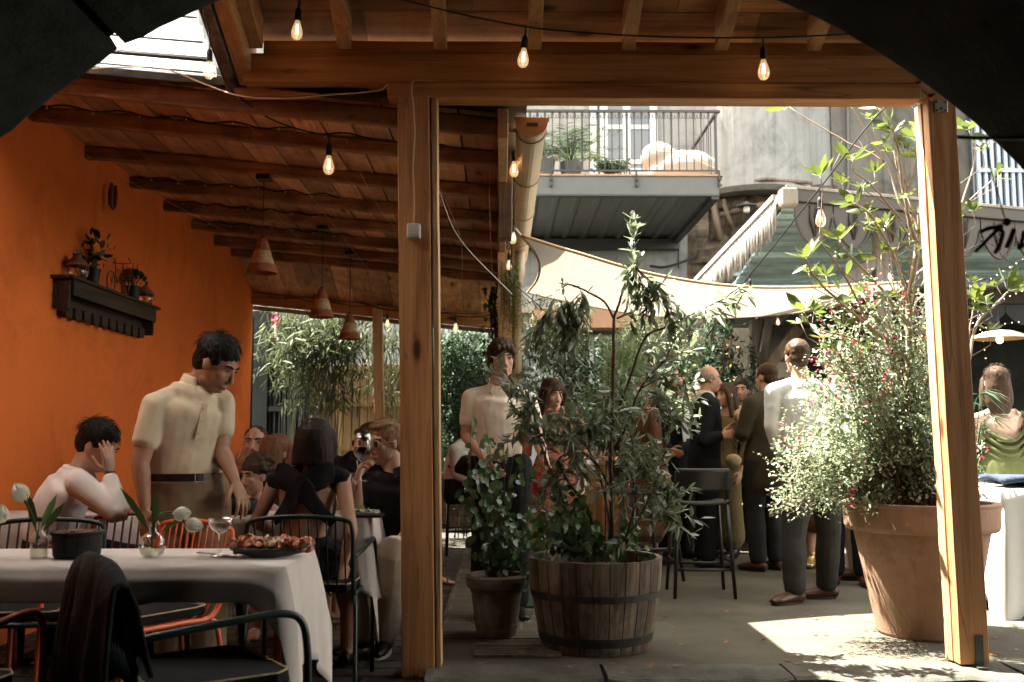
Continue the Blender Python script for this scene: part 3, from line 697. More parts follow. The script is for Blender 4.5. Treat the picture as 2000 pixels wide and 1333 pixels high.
# ---- pergola roof at right with scalloped tin valance ----
YP, YP2, XP = 9.0, 11.25, PX(1548, 9.0); KS = .33
pg = thing('awning_roof', 'white painted plank awning with scalloped metal valance on the right', 'awning', (4, 10, 3))
M['blue_board'] = wood('blue_board', (.46, .68, .74), (.58, .78, .82), 0, 14, knots=False, tint=True, stain=.25, crack=.3)
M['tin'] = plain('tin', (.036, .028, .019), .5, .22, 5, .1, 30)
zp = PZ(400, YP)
def zroof(y): return zp + .07 - (y-YP)*.20
bd = MB(); y = YP + .02; k = 0
while y < YP2:
    y2 = y + .17; xe = min(9, XP + max(.06, y-YP-.03)/KS); xs = [XP+.05, XP+.05+1.3+(k*7 % 5)*.3, XP+4.3-(k*3 % 4)*.4, 9]; xs = [min(q_, xe) for q_ in xs]
    for q in range(3):
      if xs[q+1]-xs[q] > .05: bd.tint(); bd.hexa([(xs[q], y, zroof(y)), (xs[q+1]-.004, y, zroof(y)), (xs[q+1]-.004, y2-.012, zroof(y2)+.025), (xs[q], y2-.012, zroof(y2)+.025)],
                                    [(xs[q], y, zroof(y)+.03), (xs[q+1]-.004, y, zroof(y)+.03), (xs[q+1]-.004, y2-.012, zroof(y2)+.05), (xs[q], y2-.012, zroof(y2)+.05)])
    y = y2; k += 1
bd.build('roof_boards', M['blue_board'], pg)
MB().hexa([(XP, YP, zroof(YP)+.055), (9, YP+(9-XP)*KS, zroof(YP+(9-XP)*KS)+.055), (9, YP2, zroof(YP2)+.09), (XP, YP2, zroof(YP2)+.09)], [(XP, YP, zroof(YP)+.08), (9, YP+(9-XP)*KS, zroof(YP+(9-XP)*KS)+.08), (9, YP2, zroof(YP2)+.12), (XP, YP2, zroof(YP2)+.12)]).build('roof_cover', M['dark_metal'], pg)
MB().bar((XP-.02, YP-.05, zp+.085), (9, YP-.05+(9-XP)*KS, zp+.085), .1, .13).build('front_gutter', M['tin'], pg, bevel=.01)
MB().bar((XP-.03, YP-.105, zp+.15), (9, YP-.105+(9-XP)*KS, zp+.15), .03, .03).build('gutter_lip', M['white_wood'], pg, bevel=.005)
x = XP + .06; sw = .41
while x < 7.2:
    sc2 = MB(); n = 20; top = []; bot = []
    for i in range(n+1):
        u = i/n; dd = .13 + .27*(sin(pi*u)**.62); top.append(V((x+u*(sw-.012), YP-.06+KS*(x+u*sw-XP), zp+.03))); bot.append(V((x+u*(sw-.012), YP-.06+KS*(x+u*sw-XP), zp+.03-dd)))
    for i in range(n): sc2.add([top[i], top[i+1], bot[i+1], bot[i]], [(0, 3, 2, 1)])
    so_ = sc2.build('valance_scallop', M['tin'], pg, solid=.006)
    MB().tube([p + V((0, -.008, 0)) for p in bot], .012, 6).build('scallop_rim', M['tin'], so_, smooth=True)
    cc = V((x+sw/2, YP-.07+KS*(x+sw/2-XP), zp-.10))
    MB().tube([cc + V((-.05, 0, .1)), cc + V((-.03, -.012, -.05)), cc + V((0, 0, -.19))], [.012, .02, .006], 6).tube([cc + V((.05, 0, .1)), cc + V((.03, -.012, -.05)), cc + V((0, 0, -.19))], [.012, .02, .006], 6).build('embossing', M['tin'], so_, smooth=True)
    x += sw
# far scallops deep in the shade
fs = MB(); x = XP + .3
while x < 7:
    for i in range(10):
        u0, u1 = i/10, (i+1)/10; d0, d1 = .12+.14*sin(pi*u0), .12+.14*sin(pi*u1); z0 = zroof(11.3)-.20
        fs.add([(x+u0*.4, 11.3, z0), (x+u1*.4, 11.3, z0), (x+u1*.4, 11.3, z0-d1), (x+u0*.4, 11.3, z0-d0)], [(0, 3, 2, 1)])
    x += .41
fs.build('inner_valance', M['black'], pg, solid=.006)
MB().box((XP, 11.35, 2.62), (9.2, 13.3, 2.66)).build('added_sun_cover', M['dark_metal'], pg)  # added flat cover that keeps sun off the ground behind the awning
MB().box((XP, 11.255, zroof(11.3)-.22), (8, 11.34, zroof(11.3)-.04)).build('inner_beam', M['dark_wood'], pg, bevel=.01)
# side beam with fringe
sb0, sb1 = P(1530, 385, YP), P(1372, 548, 11.2)
MB().bar(sb0, sb1, .07, .10).build('side_beam', M['white_wood'], pg, bevel=.01)
pe = MB().box((sb0.x-.05, YP-.14, sb0.z-.11), (sb0.x+.10, YP+.02, sb0.z+.06)); pe.build('beam_end', M['white_wood'], pg, bevel=.02)
fr = thing('tassel_fringe', 'cream tassel fringe hanging along the left edge of the awning', 'fringe', tuple(vl(sb0, sb1, .5)))
M['fringe'] = clothm('fringe', (.27, .255, .225), .95, .25)
f = MB(); nT = 62
for i in range(nT):
    t_ = (i+.5)/nT; p = vl(sb0, sb1, t_) + V((-.075, 0, -.02)); L = .30*(1 + rnd.uniform(-.15, .2)); f.tint()
    for q in range(4): 
        d = V((rnd.uniform(-.03, .03), rnd.uniform(-.04, .04), -L*rnd.uniform(.8, 1.1))); f.tube([p + V((0, rnd.uniform(-.02, .02), 0)), p + d*.5 + V((0, rnd.uniform(-.015, .015), 0)), p + d], [.007, .013, .003], 5)
f.build('tassels', M['fringe'], fr, smooth=True)
MB().bar(sb0 + V((-.085, 0, 0)), sb1 + V((-.085, 0, 0)), .025, .05).build('tape', M['fringe'], fr)
# posts and braces of the awning
MB().bar(P(1479, 1020, 12.4), P(1476, 622, 12.4), .14, .14, (0, 1, 0)).build('post', M['white_wood'], pg, bevel=.01)
MB().bar(P(1487, 722, 12.3), P(1478, 690, 12.3) + V((0, 0, 0)), .1, .1, (0, 1, 0)).build('brace', M['white_wood'], pg)
MB().bar(P(1482, 745, 12.3), P(1502, 625, 12.3), .1, .09, (0, 1, 0)).build('brace', M['white_wood'], pg, bevel=.008)
MB().bar(P(1492, 728, 12.1), P(1560, 640, 12.0), .13, .10, (0, 1, 0)).build('brace', M['beam_grey'], pg, bevel=.008)
MB().bar(P(1600, 590, 9.6), P(1765, 470, 9.6), .12, .12, (0, 1, 0)).build('brace', M['white_wood'], pg, bevel=.008)
MB().bar(P(1722, 1077, 9.6), P(1722, 460, 9.6), .15, .14, (0, 1, 0)).build('post', M['white_wood'], pg, bevel=.008)
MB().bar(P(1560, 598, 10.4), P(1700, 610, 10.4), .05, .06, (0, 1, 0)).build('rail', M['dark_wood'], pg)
# back wall, its colour darkened to carry the shade of the interior
di = thing('back_wall', 'back wall under the awning at the right, coloured dark as interior shade', 'wall', (5, 13.3, 0))
MB().box((PX(1430, 13.3)+1.0, 13.3, 0), (11, 13.5, 4.0)).box((9.2, 8, 0), (9.4, 13.3, 4)).build('shade_toned_face', M['darkwall'], di)
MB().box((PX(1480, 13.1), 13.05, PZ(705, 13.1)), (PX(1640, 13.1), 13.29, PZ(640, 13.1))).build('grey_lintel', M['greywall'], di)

# ---- shade sail ----
M['sail'] = clothm('sail', (.215, .188, .148), .9, .42, .04, fold=.12, fscale=2)
A0, A1 = P(1018, 460, 6.5), P(1030, 572, 10.6); CR = P(1772, 552, 7.6); CR2 = P(1765, 566, 9.7)
topc = curve([A0, P(1120, 492, 6.6), P(1300, 541, 6.8), P(1500, 562, 7.0), CR], 8)
botc = curve([A1, P(1120, 592, 10.4), P(1260, 616, 10.2), P(1400, 622, 10.0), P(1580, 608, 9.8), CR2], 6)
lc = curve([A0, P(1044, 492, 7.2), P(1054, 520, 8.4), P(1048, 548, 9.6), A1], 6)
def samp(c, t):
    x = t*(len(c)-1); i = min(int(x), len(c)-2); return c[i].lerp(c[i+1], x-i)
def sail(u, v):
    # Coons patch: left curve, top and bottom curves, right corner
    T_, B_ = samp(topc, u), samp(botc, u); L_ = samp(lc, v); S = T_.lerp(B_, v)
    return S + (L_ - A0.lerp(A1, v))*(1-u)**3
sl = thing('shade_sail', 'cream fabric shade sail stretched across the courtyard', 'shade sail', tuple(CR))
MB().grid(sail, 48, 14).build('fabric', M['sail'], sl, smooth=True)
MB().tube([sail(i/40, 0) + V((0, 0, .0)) for i in range(41)], .011, 6).tube([sail(0, i/20) for i in range(21)], .011, 6).tube([sail(i/40, 1) for i in range(41)], .009, 6).build('hem', plain('hem', (.40, .27, .14), .8, .1, 9, 0), sl, smooth=True)
[MB().tube(q_, .006, 6).build('tie_cord', M['white_plastic'], sl) for q_ in ([A0, P(1006, 446, 6.4)], [CR, P(1830, 500, 9.0)])]
# ================= PROPS =================
# ---- string lights ----
def bulbshape(scale=1.0):
    "hanging bulb with its socket; origin at the cable"
    g = MB().tube([(0, 0, 0), (0, 0, -.045)], .004, 6).lathe([(.007, -.04), (.013, -.05), (.0155, -.06), (.0155, -.098), (.017, -.1), (.017, -.106), (.013, -.108)], (0, 0, 0), 16)
    b = MB().lathe([(.012, -.108), (.014, -.12), (.021, -.138), (.0265, -.158), (.028, -.172), (.025, -.188), (.016, -.200), (.004, -.205)], (0, 0, 0), 20)
    f = MB()
    for k in range(4):
        a = k*pi/2; f.tube([(.004*cos(a), .004*sin(a), -.125), (.007*cos(a), .007*sin(a), -.175)], .0016, 5)
    c = MB().tube([(0, 0, -.108), (0, 0, -.128)], .005, 8)
    return g, b, f, c
_bp = None; bulb_n = 0
def bulb(pos, label, drop=0, sc=1.0, low=False, tilt=0):
    global _bp
    root = thing('light_bulb', label, 'bulb', pos, 'string light bulbs')
    if _bp is None:
        g, b, f, c = bulbshape(); _bp = []
        so_ = g.build('socket', M['cable'], root, smooth=False)
        bb_ = b.build('glass_bulb', M['bulb_glass'], root, smooth=True)
        ff = f.build('filament', M['filament'], bb_); cc = c.build('stem', M['white_plastic'], bb_)
        # verts are world minus root; they were given local already
        for o in (so_, bb_, ff, cc):
            for vtx in o.data.vertices: vtx.co += V(pos)
        _bp = [(so_.data, 'socket', 0), (bb_.data, 'glass_bulb', 0), (ff.data, 'filament', 1), (cc.data, 'stem', 1)]
    else:
        par = None
        for d, nm, lv in _bp:
            o = bpy.data.objects.new(nm, d); COL.objects.link(o); o.parent = root if lv == 0 else par
            if nm == 'glass_bulb': par = o
    root.scale = (sc,)*3; root.rotation_euler = (0, tilt, 0)
    if low:
        pass
    return root
def cable(pts, label, r=.0045, name='string_light_cable', mat='cable', n=8, cat='cable', group=None):
    o = MB().tube(curve(pts, n), r, 6).build(name, M[mat], smooth=True); tag(o, label, cat, group); return o
YS = 4.72
cable([P(690, -22, 4.3), P(772, -4, 4.45), P(900, 28, 4.6), P(1030, 53, YS), P(1130, 63, YS), P(1235, 70, YS), P(1360, 74, YS), P(1490, 74, YS), P(1580, 71, YS), P(1668, 66, YS)], 'black festoon cable sagging in front of the thick header beam')
cable([P(585, -20, 4.5), P(587, 4, 4.7), P(583, 14, YS)], 'short black festoon cable dropping from the porch rafters')
bulb(P(584, 0, YS), 'bulb hanging from the porch rafters left of the posts', sc=1.0, tilt=.04)
bulb(P(1027, 54, YS), 'bulb in front of the header beam above the gutter end', tilt=.08)
bulb(P(1490, 74, YS), 'bulb in front of the header beam above the right half of the balcony', sc=1.05)
cable([P(398, 20, 4.3), P(408, 60, 4.33), P(411, 84, 4.35), P(425, 120, 4.6), P(446, 168, 4.9), P(470, 192, 5.05), P(540, 238, 5.2), P(645, 266, 5.4), P(775, 278, 5.6), P(860, 283, 5.7), P(1005, 279, 5.9)], 'black festoon cable running under the plank roof behind the tall post')
bulb(P(410, 82, 4.35), 'bulb against the bright ribbed roof sheet at top left', sc=.85)
bulb(P(643, 264, 5.4), 'bulb below the first plank roof beam, lit brighter, beside the tall post', sc=1.1)
cable([P(1003, 279, 5.9), P(1004, 420, 6.2), P(1000, 480, 6.6), P(996, 540, 7.0)], 'black festoon cable hanging down beside the roof gutter')
bulb(P(1004, 282, 5.9), 'bulb beside the upper end of the gutter', sc=1.0)
bulb(P(1002, 428, 6.3), 'bulb beside the gutter at the corner of the shade sail', sc=.8)
bulb(P(994, 486, 6.9), 'bulb in front of the hanging fern on the roof post', sc=.75)
cable([P(1380, 660, 6.6), P(1432, 580, 6.2), P(1520, 470, 5.8), P(1601, 368, 5.5), P(1733, 207, 5.2), P(1800, 222, 5.05)], 'black festoon cable slanting up past the magnolia to the header beam')
bulb(P(1601, 371, 5.5), 'bulb on the slanting cable left of the magnolia branches', sc=1.05)
bulb(P(1465, 538, 6.0), 'unlit bulb low on the slanting cable in front of the awning boards', sc=.6)
cable([P(1340, 700, 6.7), P(1250, 735, 6.6), P(1170, 700, 7), P(1010, 560, 7.4)], 'thin black festoon cable drooping behind the half barrel tree', r=.003)
bulb(P(1355, 622, 6.7), 'unlit bulb hanging below the cream shade sail among the leaves', sc=.72)
cable([P(865, 611, 9.5), P(930, 612, 9.7), P(1010, 598, 10), P(1100, 570, 10.3)], 'black festoon cable behind the tall post in front of the white window', r=.004)
bulb(P(890, 611, 9.6), 'bulb in front of the white window behind the tall post', sc=.95)
bulb(P(757, 606, 9.2), 'bulb hanging between the back roof post and the tall front post', sc=.8)
cable([P(700, 590, 9.4), P(757, 606, 9.2), P(865, 611, 9.5)], 'black festoon cable behind the tall post along the roof edge', r=.004)
cable([P(1440, 640, 10.6), P(1519, 606, 10.4), P(1600, 596, 10.4), P(1700, 590, 10.4)], 'black festoon cable under the inner beam of the awning', r=.004)
bulb(P(1519, 606, 10.4), 'small bulb glowing under the far edge of the shade sail', sc=.8)
bulb(P(1977, 512, 8.2), 'bulb hanging from the white awning boards at the far right', sc=.85)
bulb(P(1738, 508, 7.4), 'bulb half hidden behind the salvia and magnolia stems', sc=.8)
cable([P(1700, 495, 7.3), P(1738, 507, 7.4), P(1800, 470, 7.6)], 'black festoon cable behind the magnolia stems', r=.004)
cable([P(1865, 500, 8.0), P(1930, 475, 8.1), P(1977, 512, 8.2), P(2060, 480, 8.2)], 'black festoon cable under the awning at the far right', r=.004)
def lamps(par, pts, r, mat):
    g = MB().ell((0, 0, 0), r, None, 6, 4); first = None; o0 = ROOTLOC[par.name]
    for p in pts:
        if first is None:
            first = g.build('tiny_lamp', M[mat], par)
            for vx in first.data.vertices: vx.co += o0
            first.location = V(p) - o0
        else: c_ = first.copy(); COL.objects.link(c_); c_.location = V(p) - o0
# thin copper fairy wires sagging below the planks
fl = [((150, 168, 5.2), (300, 320, 6.6), (462, 430, 8.6)), ((90, 232, 5.6), (210, 330, 6.8), (470, 468, 8.9)), ((300, 180, 5.3), (470, 345, 6.9), (612, 498, 8.6)), ((455, 195, 5.3), (600, 375, 7.0), (730, 540, 9.2)),
      ((650, 215, 5.3), (730, 390, 6.6), (776, 452, 8.4)), ((856, 360, 5.9), (900, 470, 7), (902, 556, 9.0)), ((958, 240, 5.4), (956, 400, 6.6), (962, 540, 9.3)), ((856, 370, 5.6), (900, 470, 6.0), (1000, 575, 6.5))]
for i, (a, b_, c) in enumerate(fl):
    nm = ['nearest the arch', 'starting at the orange wall', 'crossing the second beam', 'ending above the pendant lamps', 'close to the tall post', 'behind the narrow post', 'beside the weathered strut', 'slanting white to the fern'][i]
    lift = V((0, 0, 0))
    p0, p1, p2 = P(*a), P(*b_), P(*c); ps = curve([p0, p1, p2], 10)
    if i < 7: ps = [V((p.x, p.y, min(p.z, zc(max(XW, min(XR, p.x))) - (.02 if k in (0, 20) else .03)))) for k, p in enumerate(ps)]
    o = MB().tube(ps, .0016 if i < 7 else .003, 5).build('fairy_light_wire', M['copper' if i < 7 else 'white_plastic'], smooth=True); tag(o, f'thin copper fairy light wire under the planks, {nm}' if i < 7 else 'thin pale cord slanting from the narrow post down to the fern', 'wire', 'thin fairy light wires')
    if i < 7:
        lamps(o, [ps[k] for k in range(0, len(ps)-1, 2)], (.0035,)*3, 'copper')
# dotted fairy lights along the purlins: dark wire with little white clips
for i, Y in enumerate((5.70, 7.30, 8.05, 8.80, 11.0)):
    nm = ['nearest', 'third', 'fourth', 'fifth', 'farthest'][i]; x0, x1 = [(XW+.02, -.75), (XW+.1, -1.2), (XW+.1, -1.35), (XW+.1, -1.3), (XW+.2, XR)][i]
    dz = .0 if Y < 10 else -.36; ps = [(lerp(x0, x1, k/30), Y-.07, zc(lerp(x0, x1, k/30)) - .022 + dz - .012*sin(k*1.3)) for k in range(31)]
    o = MB().tube(ps, .005, 5).build('beam_light_wire', M['cable'], smooth=True); tag(o, f'dark wire with small lamps stapled along the {nm} roof beam', 'wire', 'light wires along the roof beams')
    lamps(o, [V(ps[k]) + V((0, -.008, -.012)) for k in range(2, 30, 4)], (.006, .006, .009), 'white_plastic')
# fairy lights under the awning at the right
for i, pts in enumerate([((1870, 590, 9.2), (1935, 545, 9.4), (2010, 500, 9.6)), ((1890, 640, 10), (1950, 590, 10.2), (2020, 560, 10.2)), ((1530, 612, 11), (1640, 618, 11.2), (1780, 610, 11.4)), ((1880, 655, 10.5), (1950, 635, 10.6), (2030, 625, 10.8)), ((1880, 520, 9.6), (1910, 600, 10.4), (1925, 700, 11))]):
    nm = ['crossing in front of the pale boards', 'dropping to the hat lamp', 'seen behind the salvia', 'lowest over the bar', 'hanging beside the leaning post'][i]
    ps = curve([P(*q) for q in pts], 12)
    o = MB().tube(ps, .003, 5).build('fairy_light_wire', M['cable'], smooth=True); tag(o, f'string of warm fairy lights under the awning, {nm}', 'fairy lights', 'fairy lights under the awning')
    lamps(o, [ps[k] for k in range(0, len(ps), 2)], (.0065,)*3, 'fairy')
# yellow flex on beams and post, junction box
cable([P(160, 136, 4.97), P(232, 132, 4.97), P(320, 135, 4.97), P(400, 165, 4.98), P(470, 188, 4.9), P(560, 193, 4.9), P(640, 186, 4.9), P(735, 178, 4.88), P(756, 166, 4.86)], 'beige flex looping along the roof edge to the post', r=.004, name='power_flex', mat='flex')
cable([P(845, 158, 4.88), P(822, 157, 4.88), P(807, 160, 4.885), P(804, 180, 4.885), P(808, 215, 4.885), P(810, 260, 4.885), P(807, 330, 4.885), P(809, 385, 4.885), P(808, 440, 4.885)], 'thin yellow flex clipped down the tall post to the junction box', r=.0035, name='power_flex', mat='flex')
jb = MB(); a = P(808, 452, 4.87); jb.box((a.x-.034, 4.845, a.z-.036), (a.x+.034, 4.897, a.z+.036)); o = tag(jb.build('junction_box', M['white_plastic'], bevel=.007), 'small pale junction box on the tall timber post', 'junction box')
MB().box((a.x-.027, 4.842, a.z-.02), (a.x+.027, 4.846, a.z+.03)).build('cover', M['white_plastic'], o, bevel=.002)

# ---- pendant lamps ----
M['straw_red'] = plain('straw_red', (.32, .12, .06), .85, .25, 40, .9, 160, bdist=.01)
M['straw'] = plain('straw', (.52, .38, .22), .85, .25, 40, .9, 160, bdist=.01)
def pendant(px, ptop, pshade, Y, label):
    a = P(px, pshade, Y); root = thing('pendant_lamp', label, 'pendant lamp', tuple(a), 'woven pendant lamps')
    zt_ = zc(a.x) if Y < 9.9 else zc(a.x)-.02
    MB().tube([(a.x, a.y, a.z), (a.x, a.y, zt_-.03)], .0035, 6).build('cord', M['cable'], root)
    MB().box((a.x-.045, a.y-.05, zt_-.12), (a.x+.045, a.y+.05, zt_-.085)).tube([(a.x, a.y, zt_-.09), (a.x, a.y, zt_)], .012, 8).build('ceiling_mount', M['cable'], root, bevel=.01)
    MB().lathe([(.012, .0), (.014, .012), (.006, .02)], a, 12).build('cord_grip', M['cable'], root)
    H_ = .235; r0, r1 = .030, .102
    def sh(n0, n1, name, mat, off=0):
        pr = []; k = int((n1-n0)*26)
        for i in range(k+1):
            t_ = lerp(n0, n1, i/k); rr = lerp(r0, r1, t_**1.15) + off; pr.append((rr + (.0022 if i % 2 else -.001), -t_*H_))
        pr2 = [(r-.006, z) for r, z in pr[::-1]]
        MB().lathe(pr + pr2, a, 36, cap=False).build(name, M[mat], root, smooth=False)
    MB().lathe([(.002, .0), (.022, 0), (.031, -.006)], a, 24).build('shade_cap', M['straw_red'], root)
    sh(0, .36, 'shade_top', 'straw_red'); sh(.36, .74, 'shade_band', 'straw'); sh(.74, 1.0, 'shade_rim', 'straw_red', .002)
pendant(513, 300, 466, 6.55, 'woven cone pendant lamp nearest the orange wall shelf, largest of the three')
pendant(629, 437, 565, 8.1, 'woven cone pendant lamp hanging in the middle of the three')
pendant(683, 508, 614, 9.2, 'woven cone pendant lamp farthest back, beside the back roof post')
hat = thing('hat_lamp', 'wide hat shaped woven lamp glowing over the bar at the right', 'pendant lamp', tuple(P(1952, 655, 8.6)))
a = P(1952, 655, 8.6); MB().lathe([(.05, .04), (.12, .03), (.22, -.01), (.235, -.03), (.215, -.035), (.1, -.01), (.04, 0)], a, 36).build('shade', M['straw'], hat)
MB().ell(a + V((0, 0, -.04)), (.03, .03, .035)).build('lamp', M['filament'], hat, smooth=True); MB().tube([a + V((0, 0, .03)), P(1943, 560, 8.6)], .008, 6).box((P(1943, 560, 8.6).x-.1, 8.5, P(1943, 560, 8.6).z-.02), (P(1943, 560, 8.6).x+.1, 8.7, P(1943, 560, 8.6).z+.05)).build('cord', M['cable'], hat)
wl = thing('wall_lamp', 'enamel wall lamp on the rubble wall under the bay', 'lamp', tuple(P(1458, 400, 15.6)))
a = P(1458, 402, 15.6); MB().lathe([(.04, .06), (.06, .02), (.16, 0), (.16, -.01), (.03, 0)], a, 24).build('shade', M['grey_metal'], wl); MB().lathe([(.04, -.01), (.055, -.05), (.05, -.1), (.02, -.12)], a, 16).build('glass', M['white_plastic'], wl, smooth=True)
MB().tube([a + V((0, 0, .05)), a + V((0, .4, .1))], .015, 6).build('arm', M['grey_metal'], wl)

# ---- shelf on the orange wall ----
YA, YB_ = 6.13, 7.65; zs = 2.13
sh_ = thing('wall_shelf', 'dark carved wooden shelf with scalloped edge on the orange wall', 'shelf', (XW, 7, zs))
MB().box((XW, YA-.03, zs), (XW+.145, YB_+.03, zs+.022)).build('top_board', M['dark_wood'], sh_, bevel=.004)
MB().box((XW+.11, YA+.02, zs-.10), (XW+.128, YB_-.02, zs-.001)).build('front_rail', M['dark_wood'], sh_, bevel=.003)
MB().box((XW+.03, YA, zs-.20), (XW+.109, YA+.03, zs-.001)).build('side_bracket', M['dark_wood'], sh_, bevel=.01)
MB().box((XW+.03, YB_-.03, zs-.20), (XW+.109, YB_, zs-.001)).build('side_bracket', M['dark_wood'], sh_, bevel=.01)
MB().box((XW, YA+.01, zs-.18), (XW+.028, YB_-.01, zs-.002)).build('back_board', M['dark_wood'], sh_)
k = MB(); n = 10
for i in range(n):
    y = lerp(YA+.12, YB_-.12, i/(n-1)); k.ring([[V((XW+.03, y + .055*cos(a_)*(1 if 1 else 1), zs-.175 + (-.055 if sin(a_) > .6 else -.04 if sin(a_) > .2 else .02))) for a_ in [2*pi*j/12 for j in range(12)]],
                            [V((XW+.06, y + .055*cos(a_), zs-.175 + (-.055 if sin(a_) > .6 else -.04 if sin(a_) > .2 else .02))) for a_ in [2*pi*j/12 for j in range(12)]]])
k.build('scallops', M['dark_wood'], sh_)
M['leaf_dark'] = leafm('leaf_dark', (.012, .028, .012), (.035, .065, .02), .15)
M['basket'] = plain('basket', (.18, .09, .045), .8, .3, 40, .8, 120)
def jar(x, y, z, s, label):
    r = thing('wicker_jar', label, 'jar', (x, y, z))
    MB().lathe([(.05*s, 0), (.072*s, .02*s), (.078*s, .055*s), (.070*s, .09*s)], (x, y, z), 24).build('glass_body', M['glass'], r, smooth=True)
    MB().lathe([(.079*s, .09*s), (.081*s, .10*s), (.06*s, .125*s), (.03*s, .155*s), (.022*s, .17*s)], (x, y, z), 24).build('wicker_top', M['basket'], r, smooth=True)
    MB().lathe([(.02*s, .17*s), (.019*s, .19*s), (.028*s, .197*s)], (x, y, z), 18).build('neck', M['glass'], r, smooth=True)
    k = MB()
    for i in range(8): a_ = 2*pi*i/8; k.tube([(x+.052*s*cos(a_), y+.052*s*sin(a_), z+.004), (x+.078*s*cos(a_+.3), y+.078*s*sin(a_+.3), z+.05*s), (x+.072*s*cos(a_+.6), y+.072*s*sin(a_+.6), z+.095*s)], .0035*s, 5)
    k.build('wicker_ribs', M['basket'], r)
jar(XW+.075, 6.30, zs+.023, .92, 'squat bottle in wicker at the near end of the wall shelf')
jar(XW+.075, 7.52, zs+.023, .85, 'small bottle in wicker at the far end of the wall shelf')
def shelf_pot(x, y, label, r_, h, fol, tall):
    r = thing('potted_plant', label, 'potted plant', (x, y, zs+.023))
    MB().lathe([(r_*.72, 0), (r_, h), (r_*1.06, h), (r_*1.06, h+.01), (r_*.9, h+.008), (r_*.85, h-.01)], (x, y, zs+.023), 24).build('pot', M['black'], r)
    L = Leaves(); c = V((x, y, zs+.023+h))
    for i in range(fol):
        d = ru(); d.z = abs(d.z)*tall + .2; 
        if tall > 1.2: L.leaf(c + V((rnd.gauss(0, .035), rnd.gauss(0, .06), rnd.uniform(.0, .22))), d, rnd.uniform(.05, .09), rnd.uniform(.03, .05))
        else: L.leaf(c + V((d.x*.08, d.y*.10, d.z*.10)), d, .025, .02)
    L.build('foliage', M['leaf_dark'], r)
    st = MB()
    for i in range(7): st.tube([c - V((0, 0, .03)), c + V((rnd.gauss(0, .03), rnd.gauss(0, .05), .1+rnd.random()*.1))], .003, 5)
    st.build('stems', M['leaf_dark'], r)
shelf_pot(XW+.075, 6.55, 'broad leaved plant in black pot on the near end of the shelf', .05, .10, 60, 1.5)
shelf_pot(XW+.075, 7.28, 'bushy small leaved plant in black pot beside the toy bicycle', .05, .095, 260, 1.0)
bi = thing('toy_bicycle', 'miniature metal bicycle standing on the wall shelf', 'toy bicycle', (XW+.075, 7.0, zs+.023))
xb = XW+.075; zb_ = zs+.023; M['bronze'] = plain('bronze', (.10, .075, .05), .45, .3, 30, .1, metal=.7)
def wheel(y):
    c = V((xb, y, zb_+.075)); k = MB().tube([c + V((0, .072*cos(q), .072*sin(q))) for q in [2*pi*i/28 for i in range(28)]], .0045, 6, closed=True)
    for i in range(12): q = 2*pi*i/12; k.tube([c, c + V((0, .07*cos(q), .07*sin(q)))], .001, 4)
    k.build('wheel', M['bronze'], bi)
wheel(6.86); wheel(7.12)
MB().tube([(xb, 6.86, zb_+.075), (xb, 6.96, zb_+.08), (xb, 7.07, zb_+.19), (xb, 6.93, zb_+.17)], .004, 6).tube([(xb, 6.96, zb_+.08), (xb, 6.92, zb_+.21)], .004, 6).tube([(xb, 7.12, zb_+.075), (xb, 7.07, zb_+.21), (xb, 7.065, zb_+.235)], .004, 6).tube([(xb, 6.86, zb_+.075), (xb, 6.93, zb_+.17)], .003, 6).build('frame', M['bronze'], bi, smooth=True)
MB().ell((xb, 6.915, zb_+.215), (.012, .03, .006)).build('saddle', M['bronze'], bi, smooth=True)
MB().tube(curve([(xb-.05, 7.03, zb_+.27), (xb-.05, 7.07, zb_+.24), (xb, 7.065, zb_+.235), (xb+.05, 7.07, zb_+.24), (xb+.05, 7.03, zb_+.27)], 4), .004, 6).build('handlebar', M['bronze'], bi, smooth=True)
k = MB(); [k.tube([(xb+dx, 7.10, z), (xb+dx, 7.17, z)], .002, 4) for dx in (-.03, .03) for z in (zb_+.16, zb_+.19, zb_+.215)]; k.box((xb-.03, 7.10, zb_+.155), (xb+.03, 7.17, zb_+.158)); k.box((xb-.032, 7.168, zb_+.155), (xb+.032, 7.172, zb_+.215)); k.build('basket', M['basket'], bi)
lk = thing('wall_lantern', 'small red lantern ornament hanging where a roof beam meets the orange wall', 'lantern', tuple(P(272, 385, 6.9)))
a = V((XW+.05, 6.9, P(272, 385, 6.9).z)); MB().tube([a + V((0, -.03, .09)), a + V((.0, -.045, .02)), a + V((.0, -.04, -.06)), a + V((.01, -.02, -.10))], [.012, .018, .018, .006], 8).tube([a + V((0, .035, .09)), a + V((.0, .045, .02)), a + V((0, .04, -.05)), a + V((0, .02, -.08))], [.012, .016, .016, .006], 8).build('body', plain('rust_red', (.16, .035, .02), .6, .3, 9, .1), lk, smooth=True)

M['green_tube'] = plain('green_tube', (.008, .024, .016), .4, .15, 9, .02, spec=.5)
M['orange_tube'] = plain('orange_tube', (.62, .10, .022), .35, .1, 9, .02, spec=.5)
M['red_tube'] = plain('red_tube', (.24, .035, .014), .35, .1, 9, .02, spec=.5)
M['cushion'] = clothm('cushion', (.006, .006, .006), .9)
